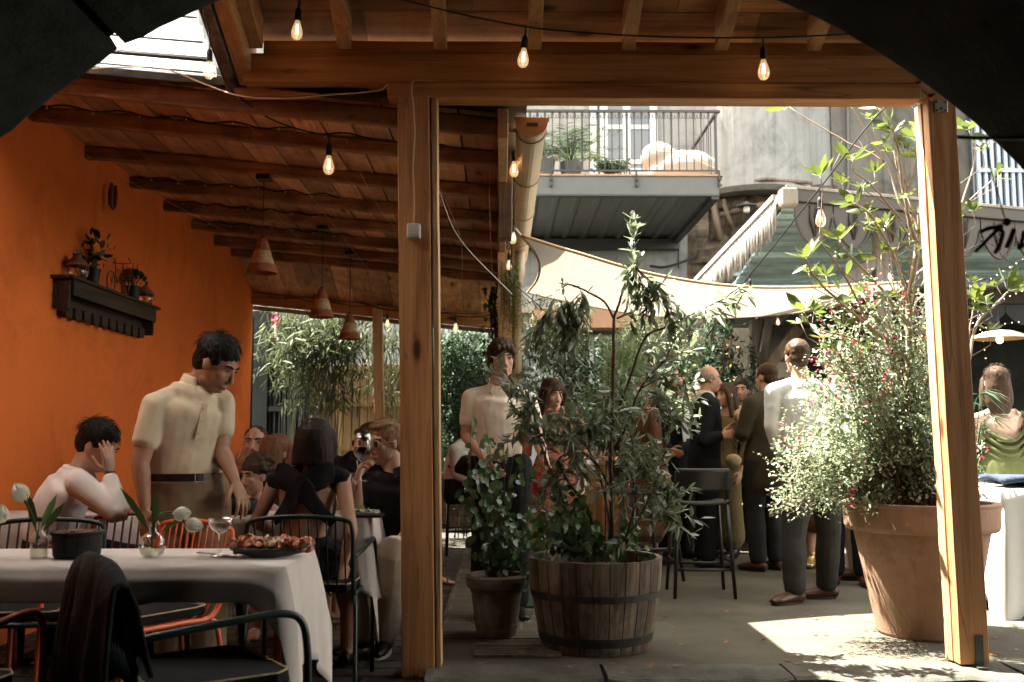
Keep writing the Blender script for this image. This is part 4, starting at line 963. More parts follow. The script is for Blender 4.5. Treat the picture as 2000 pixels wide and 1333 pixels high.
# ---- tables ----
M['linen'] = clothm('linen', (.62, .55, .50), .9, .12, .04, fold=.22, fscale=4)
M['linen_white'] = clothm('linen_white', (.60, .59, .55), .9, .12, .03, fold=.15, fscale=4)
def table(x0, x1, y0, y1, h, label, cloth_label, drop, mat='linen', legs=None):
    t_ = thing('dining_table', label, 'table', ((x0+x1)/2, (y0+y1)/2, 0))
    MB().box((x0+.02, y0+.02, h-.03), (x1-.02, y1-.02, h-.004)).build('tabletop', M['dark_wood'], t_)
    if legs:
        for xx, yy, sx, sy in ((x0+.05, y0+.05, -1, -1), (x1-.03, y0+.05, 1, -1), (x1-.03, y1-.04, 1, 1), (x0+.05, y1-.04, -1, 1)): MB().tube([(xx, yy, h-.035), (xx+.03*sx, yy+.02*sy, .0)], .013, 10).build('leg', M[legs], t_, smooth=True)
    for xx in (() if legs else ((x1-.28), (x0+.28))):
        MB().tube([(xx, (y0+y1)/2, .03), (xx, (y0+y1)/2, h-.035)], .03, 12).build('pedestal', M['black_metal'], t_, smooth=True)
        MB().box((xx-.2, (y0+y1)/2-.025, .0), (xx+.2, (y0+y1)/2+.025, .03)).box((xx-.025, (y0+y1)/2-.2, .031), (xx+.025, (y0+y1)/2+.2, .05)).build('base', M['black_metal'], t_)
    # cloth: a sheet wrapped over the edges, the drop waving outward
    per = []; nx, ny = 60, 26
    for i in range(nx): per.append((lerp(x0, x1, i/nx), y0, 0, -1))
    for i in range(ny): per.append((x1, lerp(y0, y1, i/ny), 1, 0))
    for i in range(nx): per.append((lerp(x1, x0, i/nx), y1, 0, 1))
    for i in range(ny): per.append((x0, lerp(y1, y0, i/ny), -1, 0))
    n = len(per); rows = 12; vs = []; fs = []
    cor = [(x0, y0), (x1, y0), (x1, y1), (x0, y1)]; r_ = random.Random(int(x0*100)+5); ph = [r_.uniform(0, 6) for _ in range(6)]
    for j in range(rows+1):
        for i, (x, y, nx_, ny_) in enumerate(per):
            dc = min(((x-cx)**2+(y-cy)**2)**.5 for cx, cy in cor); corner = math.exp(-(dc/(.05 if (ny_ and drop(x, y, nx_, ny_) < .15) else .12))**2)
            d = drop(x, y, nx_, ny_) + .16*corner*(drop(x, y, nx_, ny_) > .05)
            v_ = j/rows; s_ = i/n*2*pi
            wav = (sin(s_*9+ph[0])*.5 + sin(s_*17+ph[1])*.35 + sin(s_*29+ph[2])*.2)*.028*v_**.8*min(1, d/.25)
            out = .006 + .02*min(1, v_*3) + wav + corner*.05*v_**.7*min(1, d/.3)
            cx_ = x + nx_*out + (corner*.06*v_*(1 if x > (x0+x1)/2 else -1) if ny_ else 0); cy_ = y + ny_*out + (corner*.06*v_*(1 if y > (y0+y1)/2 else -1) if nx_ else 0)
            vs.append((cx_, cy_, h + .004 - v_*d - (.003 if j else 0)))
    for j in range(rows):
        for i in range(n): fs.append((j*n+i, j*n+(i+1) % n, (j+1)*n+(i+1) % n, (j+1)*n+i))
    fs.append(tuple(range(n)))
    k = MB(); k.add(vs, [f[::-1] if len(f) == 4 else f for f in fs]); o = k.build('tablecloth', M[mat], smooth=True, loc=((x0+x1)/2, (y0+y1)/2, h), solid=.0025); tag(o, cloth_label, 'tablecloth')
    bm = bmesh.new(); bm.from_mesh(o.data); bmesh.ops.recalc_face_normals(bm, faces=bm.faces); bm.to_mesh(o.data); bm.free()
    return t_
table(-2.55, -.67, 3.12, 3.62, .75, 'long dining table nearest the arch', 'white cloth with uneven hem on the nearest long table', lambda x, y, nx, ny: (.10 if ny < 0 else .12) if ny else .33, legs='orange_tube')
table(-1.36, -.66, 4.93, 5.48, .75, 'dining table where the sunglasses man and friends sit', 'white cloth on the table of the seated group', lambda x, y, nx, ny: (.20 if ny < 0 else .25) if ny else (.42))
table(-2.74, -2.0, 4.95, 5.5, .75, 'dining table against the orange wall', 'cloth on the table against the orange wall', lambda x, y, nx, ny: .2)
table(3.10, 4.6, 6.2, 6.95, .83, 'cloth covered table at the far right edge', 'bright white sunlit cloth reaching almost to the ground at the far right', lambda x, y, nx, ny: .70, 'linen_white')
M['denim'] = clothm('denim', (.03, .045, .075), .9, 0, .2)
MB().grid(lambda u, v: (3.14+u*.8, 6.24+v*.4, .842+.03+.03*sin(u*4+v*3)), 16, 8).build('folded_denim', M['denim'], None, smooth=True, solid=.03).__setitem__('label', 'folded blue denim jacket lying on the white cloth')
bpy.data.objects['folded_denim']['category'] = 'jacket'

# ---- chairs: steel tube armchair with vertical rods ----
def chair(x, y, ang, mat, label, group='tube frame chairs at the tables', cush=True):
    "ang: direction the sitter faces, 0 = away from camera, clockwise"
    a = R(ang); F = V((sin(a), cos(a), 0)); S_ = V((cos(a), -sin(a), 0)); o = V((x, y, 0)); r = thing('armchair', label, 'chair', (x, y, 0), group)
    q = lambda f, s, z: o + F*f + S_*s + V((0, 0, z))
    W = .245; m = M[mat]
    # back hoop: from rear of the seat up and over
    hoop = curve([q(.20, -W+.01, .44), q(-.05, -W+.01, .44), q(-.20, -W+.01, .45), q(-.255, -W+.008, .58), q(-.285, -W+.01, .74), q(-.29, -W+.05, .785), q(-.292, 0, .80), q(-.29, W-.05, .785), q(-.285, W-.01, .74), q(-.255, W-.008, .58), q(-.20, W-.01, .45), q(-.05, W-.01, .44), q(.20, W-.01, .44)], 6)
    MB().tube(hoop, .0105, 10).build('back_frame', m, r, smooth=True)
    rods = MB()
    for i in range(11):
        s = lerp(-W+.045, W-.045, i/10); rods.tube(curve([q(.19, s, .435), q(-.10, s, .43), q(-.19, s, .455), q(-.25, s*1.0, .60), q(-.288, s, .787)], 4), .0045, 6)
    rods.build('rods', m, r, smooth=True)
    MB().tube([q(.20, -W, .44), q(.20, W, .44)], .0105, 8).build('front_rail', m, r, smooth=True)
    for sg in (-1, 1):
        arm = curve([q(-.262, sg*(W-.004), .62), q(-.18, sg*(W+.018), .635), q(.02, sg*(W+.03), .655), q(.14, sg*(W+.03), .66), q(.195, sg*(W+.03), .635), q(.215, sg*(W+.03), .56), q(.225, sg*(W+.022), .40), q(.24, sg*(W+.02), .006)], 6)
        MB().tube(arm, .011, 10).build('arm', m, r, smooth=True)
        MB().tube(curve([q(-.18, sg*(W-.01), .44), q(-.22, sg*(W), .38), q(-.27, sg*(W+.01), .006)], 4), .0105, 8).build('leg', m, r, smooth=True)
    if cush:
        k = MB(); k.ring([[q(f, s, z) for f, s in ((-.19, -.20), (-.19, .20), (-.12, .225), (.15, .225), (.195, .19), (.195, -.19), (.15, -.225), (-.12, -.225))] for z in (.452, .475, .488)]); c = k.build('cushion', M['cushion'], r, bevel=.01, smooth=False)
        pts = [q(f, s, .488) for f, s in ((-.19, -.20), (-.19, .20), (-.12, .225), (.15, .225), (.195, .19), (.195, -.19), (.15, -.225), (-.12, -.225))]
        MB().tube(pts, .003, 5, closed=True).build('piping', M['straw'], c)
    return r
CH1 = (-.88, 3.0, 56)
chair(*CH1, 'green_tube', 'dark green armchair with a black jacket over its back, nearest the camera')
chair(-1.62, 2.78, 8, 'red_tube', 'orange red armchair cut off by the left edge at the nearest table')
chair(-1.45, 4.02, 215, 'orange_tube', 'bright orange armchair turned sideways in front of the standing man')
chair(-1.93, 4.08, 176, 'green_tube', 'dark green armchair behind the stone bowl on the nearest table')
chair(-1.72, 4.40, 190, 'red_tube', 'orange red armchair half hidden beside the standing man')
chair(-2.42, 4.15, 172, 'green_tube', 'dark green armchair at the far left beyond the tulips')
chair(-.90, 4.80, 0, 'green_tube', 'green armchair the woman in the black dress sits on')
chair(-2.30, 4.75, 30, 'red_tube', 'orange armchair behind the man hiding his face', cush=False)
# black jacket hung over chair 1
M['jacket'] = clothm('jacket', (.004, .0045, .0045), .85, 0, .3, fold=.6, fscale=9)
a = R(CH1[2]); F = V((sin(a), cos(a), 0)); S_ = V((cos(a), -sin(a), 0)); o0 = V((CH1[0], CH1[1], 0))
def jk(u, v):
    # u across the back, v from inside hem over the top to the outer hem
    s = lerp(-.265, .265, u); L = .30 + .62*v; 
    if v < .25: t_ = v/.25; f = lerp(-.21, -.262, t_); z = lerp(.58, .80, t_)
    else:
        t_ = (v-.25)/.75; f = -.315 - .03*sin(t_*3) + .02*t_; z = lerp(.815, .16 + .03*sin(u*7), t_)
        f -= .022*sin(u*17 + 1.5*t_)*t_**.5 + .012*sin(u*31+2)*t_
    if .2 < v < .3: f = lerp(-.262, -.325, (v-.2)/.1); z = .822 - .35*abs(v-.25)
    z -= .05*(abs(u-.5)*2)**3 * (1 if v < .6 else .3)
    return o0 + F*f + S_*s*(1 + .10*max(0, v-.3)) + V((0, 0, z))
jo = MB().grid(jk, 40, 40).build('jacket', M['jacket'], None, smooth=True, solid=.012); tag(jo, 'black jacket draped over the back of the nearest green chair', 'jacket')

# ---- things on the nearest table (top .754) ----
TT = .757
M['petal'] = leafm('petal', (.62, .62, .50), (.75, .74, .66), .35, .6, .3)
M['stem_green'] = leafm('stem_green', (.06, .12, .03), (.10, .17, .05), .2)
M['stone_bowl'] = plain('stone_bowl', (.014, .015, .014), .75, .4, 14, .5, 40)
M['ham'] = plain('ham', (.62, .25, .14), .45, .5, 22, .4, 60)
M['ham_pale'] = plain('ham_pale', (.70, .46, .30), .45, .3, 22, .4, 60)
def tulip(root, base, pts, head_dir, s=1.0):
    ps = curve([base] + pts, 6); MB().tube(ps, [.0035*s]*len(ps), 6).build('stem', M['stem_green'], root, smooth=True)
    h = V(pts[-1]); d = V(head_dir).normalized(); q = V((0, 0, 1)).rotation_difference(d); k = MB()
    for i in range(6):
        a_ = i*pi/3 + .2; k.tint()
        def pet(u, v, a_=a_, i=i):
            w_ = (u-.5)*2; rr = (.020 if i % 2 else .023)*s*(sin(pi*min(1, v*.9+.12)))**.7 + .001; ang = a_ + w_*.62*(sin(pi*(v*.86+.1)))**.6
            return h + q @ V((rr*cos(ang)*(1+.12*v), rr*sin(ang)*(1+.12*v), v*.058*s*(1-.12*w_*w_)))
        k.grid(pet, 6, 8)
    k.build('petals', M['petal'], root, smooth=True)
def vase_bottle(px, py, Y, label):
    c = P(px, py, Y); c.z = TT; r = thing('bud_vase', label, 'vase', tuple(c))
    MB().lathe([(.026, 0), (.029, .01), (.029, .05), (.024, .068), (.013, .08), (.012, .095), (.015, .10)], c, 24).build('glass', M['glass'], r, smooth=True)
    MB().lathe([(.001, .005), (.025, .006), (.026, .045), (.001, .046)], c, 20).build('water', M['water'], r, smooth=True)
    return r, c
M['water'] = glassm('water', (.80, .82, .72), .05, .15)
r, c = vase_bottle(76, 1085, 3.36, 'small clear bottle vase with a drooping white tulip at the left')
tulip(r, c + V((0, 0, .06)), [P(72, 1040, 3.36), P(62, 1005, 3.36), P(48, 978, 3.36)], (-.35, 0, .55), 1.15)
L = Leaves()
for px, py, dx, dz in ((80, 1035, .35, 1), (70, 1035, -.2, .8), (84, 1040, .6, .9)): L.leaf(P(px, py, 3.36), (dx, rnd.uniform(-.2, .2), dz), .14, .028, (rnd.random(), -1, .2))
L.build('leaves', M['stem_green'], r, droop=.1)
r2_ = thing('bud_vase', 'bud vase with a white tulip cut off by the left edge', 'vase', (PX(-12, 3.36), 3.36, TT)); cc = V((PX(-14, 3.36), 3.36, TT))
MB().lathe([(.026, 0), (.029, .01), (.029, .05), (.013, .08), (.015, .10)], cc, 24).build('glass', M['glass'], r2_, smooth=True); tulip(r2_, cc + V((0, 0, .06)), [P(-8, 1050, 3.36), P(-2, 1022, 3.36)], (.1, 0, 1), 1.1)
c = P(297, 1083, 3.36); c.z = TT; r = thing('round_vase', 'round ribbed glass vase with two white tulips leaning right', 'vase', tuple(c))
MB().lathe([(.02, 0), (.036, .010), (.0435, .032), (.0425, .05), (.03, .072), (.013, .082), (.012, .108), (.015, .112)], c, 32).build('glass', M['glass'], r, smooth=True)
MB().lathe([(.001, .004), (.034, .012), (.041, .032), (.001, .033)], c, 24).build('water', M['water'], r, smooth=True)
tulip(r, c + V((0, 0, .03)), [P(298, 1050, 3.36), P(305, 1018, 3.36), P(325, 1006, 3.36), P(340, 1006, 3.35)], (1, 0, .15), 1.0)
tulip(r, c + V((0, 0, .03)), [P(297, 1045, 3.38), P(308, 1008, 3.38), P(338, 1002, 3.38), P(364, 1022, 3.33)], (1, 0, -.25), 1.0)
L = Leaves(); L.leaf(P(300, 1035, 3.37), (.05, 0, 1), .14, .03, (0, -1, .1)); L.leaf(P(316, 1040, 3.36), (.7, 0, .6), .09, .022, (-.3, -1, .4)); L.leaf(P(292, 1040, 3.37), (-.55, 0, .9), .20, .026, (0, -1, .3)); L.build('leaves', M['stem_green'], r, droop=.1)
c = P(150, 1085, 3.36); c.z = TT; r = thing('stone_bowl', 'dark rough stone bowl on the nearest table', 'bowl', tuple(c))
MB().lathe([(.068, 0), (.074, .01), (.077, .05), (.078, .072), (.085, .076), (.086, .085), (.07, .086), (.06, .07), (.001, .068)], c, 28).build('bowl', M['stone_bowl'], r)
k = MB(); [k.ell(c + V((rnd.uniform(-.045, .045), rnd.uniform(-.04, .04), .082)), (.014, .01, .007), None, 8, 5) for _ in range(16)]; k.build('food', M['basket'], r, smooth=True)
def coupe(c, label):
    r = thing('coupe_glass', label, 'glass', tuple(c)); MB().lathe([(.032, 0), (.030, .003), (.005, .006), (.0042, .07), (.012, .078), (.03, .09), (.041, .108), (.043, .125), (.041, .125), (.039, .109), (.028, .093), (.001, .083)], c, 28).build('bowl', M['glass'], r, smooth=True)
    MB().lathe([(.001, .086), (.028, .095), (.038, .11), (.001, .111)], c, 24).build('dessert', M['basket'], r, smooth=True)
c = P(429, 1083, 3.38); c.z = TT; coupe(c, 'coupe glass on a thin stem beside the platter')
f = MB(); a = P(385, 1080, 3.4); a.z = TT+.004; b_ = P(430, 1084, 3.3); b_.z = TT+.003; f.bar(a + V((.06, 0, 0)), b_ + V((.09, 0, 0)), .007, .002)
for q in (-1.5, -.5, .5, 1.5): f.bar(a + V((.06, q*.006, 0)), a + V((.0, q*.007, .006)), .003, .002)
tag(f.build('fork', M['steel']), 'silver fork lying between vase and coupe glass', 'fork')
c = P(530, 1084, 3.38); c.z = TT; r = thing('platter', 'black boat shaped platter heaped with sliced ham', 'platter', tuple(c))
k = MB(); rings = []
for s_, z in ((.55, 0), (.85, .010), (1.0, .03), (.96, .032), (.8, .014), (.3, .008)): rings.append([c + V((.148*s_*cos(a_), .085*s_*sin(a_), z + .012*abs(cos(a_))**4*s_)) for a_ in [2*pi*i/36 for i in range(36)]])
k.ring(rings).build('dish', M['black_metal'], r, smooth=True)
for mat, n, x0, x1 in (('ham', 80, -.12, -.03), ('ham_pale', 50, -.05, .05), ('ham', 80, .03, .125)):
    k = MB(); rr_ = random.Random(n+int(x0*100))
    for i in range(n):
        b0 = c + V((rr_.uniform(x0, x1), rr_.uniform(-.05, .05), .022 + rr_.uniform(0, .028))); ax = ru(); q = V((0, 0, 1)).rotation_difference(ax); s_ = rr_.uniform(.009, .016); ph = rr_.uniform(0, 6)
        k.grid(lambda u, v: b0 + q @ V((s_*(.4+u)*cos(v*5+ph), s_*(.4+u)*sin(v*5+ph), s_*.7*sin(u*4+v*9))), 5, 14)
    k.build('ham_slices' if mat == 'ham' else 'pale_ham_slices', M[mat], r, smooth=True, solid=.001)
# ---- things on the second table ----
T2 = .757
c = P(700, 1000, 5.25); c.z = T2; r = thing('dinner_plate', 'white plate of green salad on the second table', 'plate', tuple(c))
MB().lathe([(.06, 0), (.11, .012), (.112, .015), (.06, .005), (.001, .005)], c, 32).build('plate', M['white_paint'], r, smooth=True)
L = Leaves(); [L.leaf(c + V((rnd.gauss(0, .03), rnd.gauss(0, .03), .01 + rnd.random()*.02)), ru(), .03, .02) for _ in range(50)]; L.build('salad', M['stem_green'], r)
k = MB(); [k.ell(c + V((rnd.gauss(0, .03), rnd.gauss(0, .03), .015)), (.012, .01, .008), None, 7, 5) for _ in range(14)]; k.build('croutons', M['ham_pale'], r, smooth=True)
MB().box((PX(700, 5.05), 4.96, T2), (PX(750, 5.05), 5.12, T2+.012)).build('menu_folder', M['black']); tag(bpy.data.objects['menu_folder'], 'black menu folder at the corner of the second table', 'menu')
c = P(468, 1003, 5.2); c.z = T2; c.x = max(c.x, -1.34); r = tag(MB().lathe([(.06, 0), (.075, .02), (.085, .075), (.08, .076), (.065, .03), (.001, .02)], c, 28).build('serving_bowl', M['stone_bowl'], smooth=True), 'dark serving bowl in front of the child', 'bowl')
c = V((-1.12, 5.12, T2)); MB().box((c.x-.11, 5.0, T2), (c.x+.05, 5.1, T2+.006)).build('napkin', M['linen_white']); tag(bpy.data.objects['napkin'], 'folded white napkin on the second table', 'napkin')
def wineglass(c, label, up=(0, 0, 1), s=1.0):
    r = thing('wine_glass', label, 'glass', tuple(c)); MB().lathe([(.034*s, 0), (.032*s, .003), (.005, .007), (.0038, .085*s), (.015*s, .095*s), (.036*s, .12*s), (.042*s, .145*s), (.040*s, .18*s), (.034*s, .215*s), (.032*s, .215*s), (.038*s, .18*s), (.039*s, .145*s), (.033*s, .122*s), (.001, .1*s)], c, 28, ax=up).build('bowl', M['glass'], r, smooth=True)
    MB().lathe([(.001, .101*s), (.032*s, .123*s), (.038*s, .145*s), (.038*s, .152*s), (.001, .153*s)], c, 24, ax=up).build('wine', M['wine'], r, smooth=True)
m, t, b = newmat('wine'); b.inputs['Base Color'].default_value = (.03, .002, .004, 1); b.inputs['Roughness'].default_value = .1; M['wine'] = m
WG = P(704, 940, 5.22); wineglass(WG, 'glass of red wine raised in the hand of the sunglasses man', (.05, 0, 1), 1.15)
c = P(687, 1000, 5.3); c.z = T2; r = thing('stem_glass', 'tall thin stem glass beside the salad plate', 'glass', tuple(c)); MB().lathe([(.03, 0), (.004, .006), (.004, .10), (.028, .125), (.026, .21), (.025, .21), (.026, .127), (.001, .105)], c, 24).build('bowl', M['glass'], r, smooth=True)

# ---- pots, planter, cask ----
M['terracotta'] = plaster('terracotta', (.36, .225, .155), .12, .28, .14, 3.0, .2)
M['terra_old'] = plaster('terra_old', (.20, .145, .105), .25, .45, .15, 5.0, .5)
M['soil'] = plain('soil', (.02, .014, .01), .95, .4, 30, .8, 40)
GZ = .052
BPOT = V((PX(1791, 5.72), 5.72, GZ))
r = thing('terracotta_pot', 'huge pale terracotta pot holding salvia and magnolia beside the leaning post', 'plant pot', tuple(BPOT)); s_ = 1.0; rt = .425; hh = .735
def potprof(rt, hh, rb, rim): return [(rb*.97, 0), (rb, .015), (rt-rim*1.5, hh*.775), (rt-rim*1.45, hh*.785), (rt-rim*.5, hh*.79), (rt-rim*.25, hh*.82), (rt-rim*.15, hh*.97), (rt, hh*.985), (rt, hh), (rt-.045, hh), (rt-.055, hh*.9), (.001, hh*.88)]
MB().lathe(potprof(rt, hh, .255, .04), BPOT, 72).build('pot', M['terracotta'], r, smooth=False, bevel=.004); MB().lathe([(rt-.06, hh*.9), (.001, hh*.92)], BPOT, 40).build('soil', M['soil'], r)
SPOT = V((PX(970, 5.7), 5.7, GZ)); r = thing('clay_pot', 'small weathered clay pot beside the tall timber post', 'plant pot', tuple(SPOT))
MB().lathe([(.108, 0), (.112, .01), (.118, .05), (.123, .06), (.121, .07), (.142, .24), (.148, .25), (.150, .26), (.166, .27), (.172, .30), (.172, .325), (.162, .335), (.145, .335), (.14, .31), (.001, .30)], SPOT, 48).build('pot', M['terra_old'], r); MB().lathe([(.139, .31), (.001, .315)], SPOT, 24).build('soil', M['soil'], r)
HB = V((PX(1160, 5.4), 5.4, GZ)); r = thing('half_barrel_planter', 'half oak barrel planter with iron hoops holding a small tree', 'planter', tuple(HB))
k = MB(); n = 26; hh_ = .47
for i in range(n):
    k.tint(); a0_, a1_ = 2*pi*i/n+.006, 2*pi*(i+1)/n-.006
    rad = lambda z: .283 + .072*math.sin(min(1, z/hh_*.95)*pi/2)
    rings = []
    for z in (0, .08, .16, .24, .32, .40, hh_):
        r_o = rad(z); r_i = r_o-.024; am = (a0_+a1_)/2
        rings.append([HB + V((q*cos(aa), q*sin(aa), z)) for q, aa in ((r_i, a0_), (r_o, a0_), (r_o+.001, am), (r_o, a1_), (r_i, a1_))])
    k.ring(rings)
k.build('staves', M['cask_old'], r, bevel=.002)
def hoop(c, rad0, rad1, z0, z1, mat, parent, name='hoop'):
    MB().lathe([(rad0-.002, z0), (rad0+.004, z0), (rad1+.004, z1), (rad1-.002, z1)], c, 64, cap=False).build(name, M[mat], parent)
M['iron'] = plain('iron', (.045, .045, .042), .6, .4, 20, .3, 60, metal=.5)
hoop(HB, rad(.27)+.001, rad(.305)+.001, .27, .305, 'iron', r); hoop(HB, rad(.045)+.001, rad(.09)+.001, .045, .09, 'iron', r)
MB().lathe([(.33, .40), (.001, .42)], HB, 32).build('soil', M['soil'], r)
MB().lathe([(.27, .012), (.27, .02), (.001, .02)], HB, 32).build('bottom', M['cask_old'], r)
WB = V((PX(1200, 9.3), 9.3, .052)); r = thing('wine_barrel', 'upright pale oak wine barrel used as a standing table', 'barrel', tuple(WB)); k = MB(); n = 28; rad2 = lambda z: .275 + .075*sin(z/.92*pi)
for i in range(n):
    k.tint(); a0_, a1_ = 2*pi*i/n+.003, 2*pi*(i+1)/n-.003; rings = []
    for z in [.92*j/10 for j in range(11)]: rings.append([WB + V((q*cos(aa), q*sin(aa), z)) for q, aa in ((rad2(z)-.02, a0_), (rad2(z), a0_), (rad2(z)+.001, (a0_+a1_)/2), (rad2(z), a1_), (rad2(z)-.02, a1_))])
    k.ring(rings)
k.build('staves', M['cask'], r)
for z0, z1 in ((.03, .07), (.22, .26), (.66, .70), (.85, .89)): hoop(WB, rad2(z0)+.001, rad2(z1)+.001, z0, z1, 'steel', r)
MB().lathe([(.27, .86), (.001, .861)], WB, 24).build('head', M['cask'], r); MB().lathe([(.016, 0), (.016, .004)], WB + V((rad2(.35)*cos(-.5), rad2(.35)*sin(-.5), .45)), 12, ax=(cos(-.5), sin(-.5), 0)).build('bung', M['black'], r)
# ---- bar stools ----
def stool(x, y, ang, label, back=True, z0=.052, s=1.0):
    a = R(ang); F = V((sin(a), cos(a), 0)); S_ = V((cos(a), -sin(a), 0)); o = V((x, y, z0)); r = thing('bar_stool', label, 'bar stool', (x, y, z0), 'black bar stools')
    q = lambda f, s2, z: o + (F*f + S_*s2 + V((0, 0, z)))*s
    m = M['black_metal']
    for sf, ss in ((-1, -1), (-1, 1), (1, -1), (1, 1)):
        top = q(sf*.15, ss*.17, .66) if sf > 0 else q(-.17, ss*.175, .70); MB().tube([top, q(sf*.225, ss*.215, .0)], [.017*s, .013*s], 8).build('leg', m, r, smooth=True)
    for a_, b__ in (((.205, -.203, .2), (.205, .203, .2)), ((-.205, -.203, .2), (-.205, .203, .2)), ((-.205, -.203, .25), (.2, -.203, .25)), ((-.205, .203, .25), (.2, .203, .25))): MB().tube([q(*a_), q(*b__)], .011*s, 6).build('footrest', m, r, smooth=True)
    k = MB(); k.grid(lambda u, v: q(lerp(-.19, .20, u) , lerp(-.205, .205, v)*(1-.12*u*u), .665 + .02*(abs(v-.5)*2)**3 - .012*u), 10, 10); k.build('seat', m, r, smooth=True, solid=.022*s)
    if back:
        k = MB(); k.grid(lambda u, v: q(-.17-.055*v + .06*(1-(2*u-1)**2)*(-1), lerp(-.19, .19, u), lerp(.755, .92, v)), 12, 6); k.build('backrest', m, r, smooth=True, solid=.02*s)
        for ss in (-1, 1): MB().tube([q(-.17, ss*.175, .68), q(-.175, ss*.188, .78), q(-.205, ss*.19, .90)], [.016*s, .014*s, .011*s], 8).build('back_post', m, r, smooth=True)
stool(PX(1362, 7.15), 7.15, 2, 'black bar stool with curved backrest standing alone on the patio', s=.96)
stool(PX(1255, 7.9), 7.9, 70, 'black bar stool half hidden by the half barrel tree', z0=.052)
stool(PX(905, 9.7), 9.7, 160, 'black bar stool under the seated person in white shirt', back=False, z0=.052, s=1.12)
tag(MB().box((PX(1905, 7.4), 7.36, PZ(966, 7.4)), (PX(2010, 7.4), 7.42, PZ(942, 7.4))).box((PX(1930, 7.4), 7.37, .05), (PX(1938, 7.4), 7.41, PZ(966, 7.4)-.002)).build('wooden_rail', M['white_wood'], bevel=.006), 'pale wooden rail beside the woman in the green dress', 'rail')
# menu board leaning behind the pots, cables of planter
mb_ = thing('chalk_board', 'small green edged board lying on the paving behind the half barrel', 'board', (PX(1040, 6.6), 6.6, .056)); MB().hexa([P(1018, 1190, 6.55) , P(1046, 1190, 6.55), P(1040, 1130, 7.3), P(1022, 1130, 7.3)], [p + V((0, 0, .02)) for p in (P(1018, 1190, 6.55) , P(1046, 1190, 6.55), P(1040, 1130, 7.3), P(1022, 1130, 7.3))]).build('panel', M['green_dark'], mb_)
# wooden slat pallet under the planter
pal = thing('slatted_deck', 'low slatted wooden board under the pots', 'pallet', (PX(1050, 5.3), 5.3, .052)); 
for i in range(3): pass
k = MB()
for i in range(6): k.tint(); k.box((PX(930, 5.35), 5.12+i*.05, .0535), (PX(1090, 5.35)-.0, 5.16+i*.05, .066))
k.build('slats', M['cask_old'], pal)
# hanging letter sign near the arch, out of focus
sg = thing('script_sign', 'black metal script lettering hanging near the arch at the right', 'sign', tuple(P(1960, 450, 2.1)))
S2 = 2.1
k = MB(); k.tube(curve([P(1905, 492, S2), P(1925, 472, S2), P(1945, 452, S2), P(1955, 442, S2), P(1915, 452, S2)], 5), .0042, 6).tube(curve([P(1915, 454, S2), P(1935, 445, S2), P(1958, 452, S2), P(1952, 478, S2), P(1943, 495, S2)], 5), .0042, 6)
k.build('letter', M['black_metal'], sg, smooth=True)
MB().tube(curve([P(1980, 448, S2), P(1974, 465, S2), P(1966, 484, S2)], 5), .005, 6).build('letter', M['black_metal'], sg, smooth=True); MB().ell(P(1966, 434, S2), (.009, .007, .009)).build('letter_dot', M['black_metal'], sg, smooth=True)
MB().tube(curve([P(2000, 452, S2), P(1996, 470, S2), P(1990, 486, S2), P(2010, 470, S2)], 5), .0042, 6).build('letter', M['black_metal'], sg, smooth=True)
MB().tube(curve([P(1870, 268, S2), P(1920, 270, S2), P(2100, 268, S2)], 4), .0042, 6).tube(curve([P(1925, 268, S2), P(1935, 330, S2), P(1962, 425, S2)], 4), .0016, 6).build('hanger', M['black_metal'], sg, smooth=True)
# balcony armchair and far pots
ac = thing('lounge_chair', 'rounded cream lounge chair on the balcony', 'armchair', tuple(P(1320, 330, 13.8))); a = P(1320, 318, 13.9); a.z = zb+.28
lc_ = MB(); lc_.ell((a.x+.08, a.y, a.z+.26), (.50, .36, .32)); lc_.ell((a.x-.22, a.y+.1, a.z+.48), (.28, .34, .24), Euler((0, .5, 0)).to_matrix()); lc_.ell((a.x+.30, a.y, a.z+.30), (.36, .34, .26), Euler((0, .45, 0)).to_matrix())
M['beige_fabric'] = clothm('beige_fabric', (.26, .235, .195), .9)
o = lc_.build('shell', M['beige_fabric'], ac, smooth=True); mm_ = o.modifiers.new('remesh', 'REMESH'); mm_.mode = 'VOXEL'; mm_.voxel_size = .03; mm_.use_smooth_shade = True
MB().tube(curve([(a.x-.45, a.y-.33, a.z+.50), (a.x, a.y-.40, a.z+.42), (a.x+.55, a.y-.36, a.z+.2)], 6), .008, 6).build('seam', M['straw'], ac, smooth=True)
# ================= PLANTS =================
M['bark'] = plain('bark', (.12, .085, .06), .85, .35, 14, .5, 40)
M['bark_pale'] = plain('bark_pale', (.30, .23, .165), .8, .3, 14, .4, 40)
M['twig'] = plain('twig', (.11, .06, .04), .8, .3, 14, .1)
M['leaf_magnolia'] = leafm('leaf_magnolia', (.045, .070, .024), (.11, .14, .048), .38, .3, .6, (1.4, 1.35, .75))
M['leaf_salvia'] = leafm('leaf_salvia', (.14, .19, .10), (.36, .42, .27), .5, .4, .5)
M['leaf_olive'] = leafm('leaf_olive', (.10, .14, .075), (.27, .31, .20), .35, .35, .6)
M['leaf_ficus'] = leafm('leaf_ficus', (.03, .075, .025), (.10, .18, .055), .3, .3, .7)
M['leaf_bamboo'] = leafm('leaf_bamboo', (.035, .055, .026), (.12, .135, .06), .25, .6, .2)
M['leaf_far'] = leafm('leaf_far', (.018, .042, .022), (.07, .11, .055), .25, .6, .2)
M['leaf_fern'] = leafm('leaf_fern', (.10, .14, .03), (.24, .29, .07), .35, .5, .3)
M['leaf_bright'] = leafm('leaf_bright', (.14, .23, .11), (.30, .40, .22), .4, .45, .5)
M['flower_red'] = leafm('flower_red', (.55, .015, .06), (.75, .05, .16), .3, .5, .3)
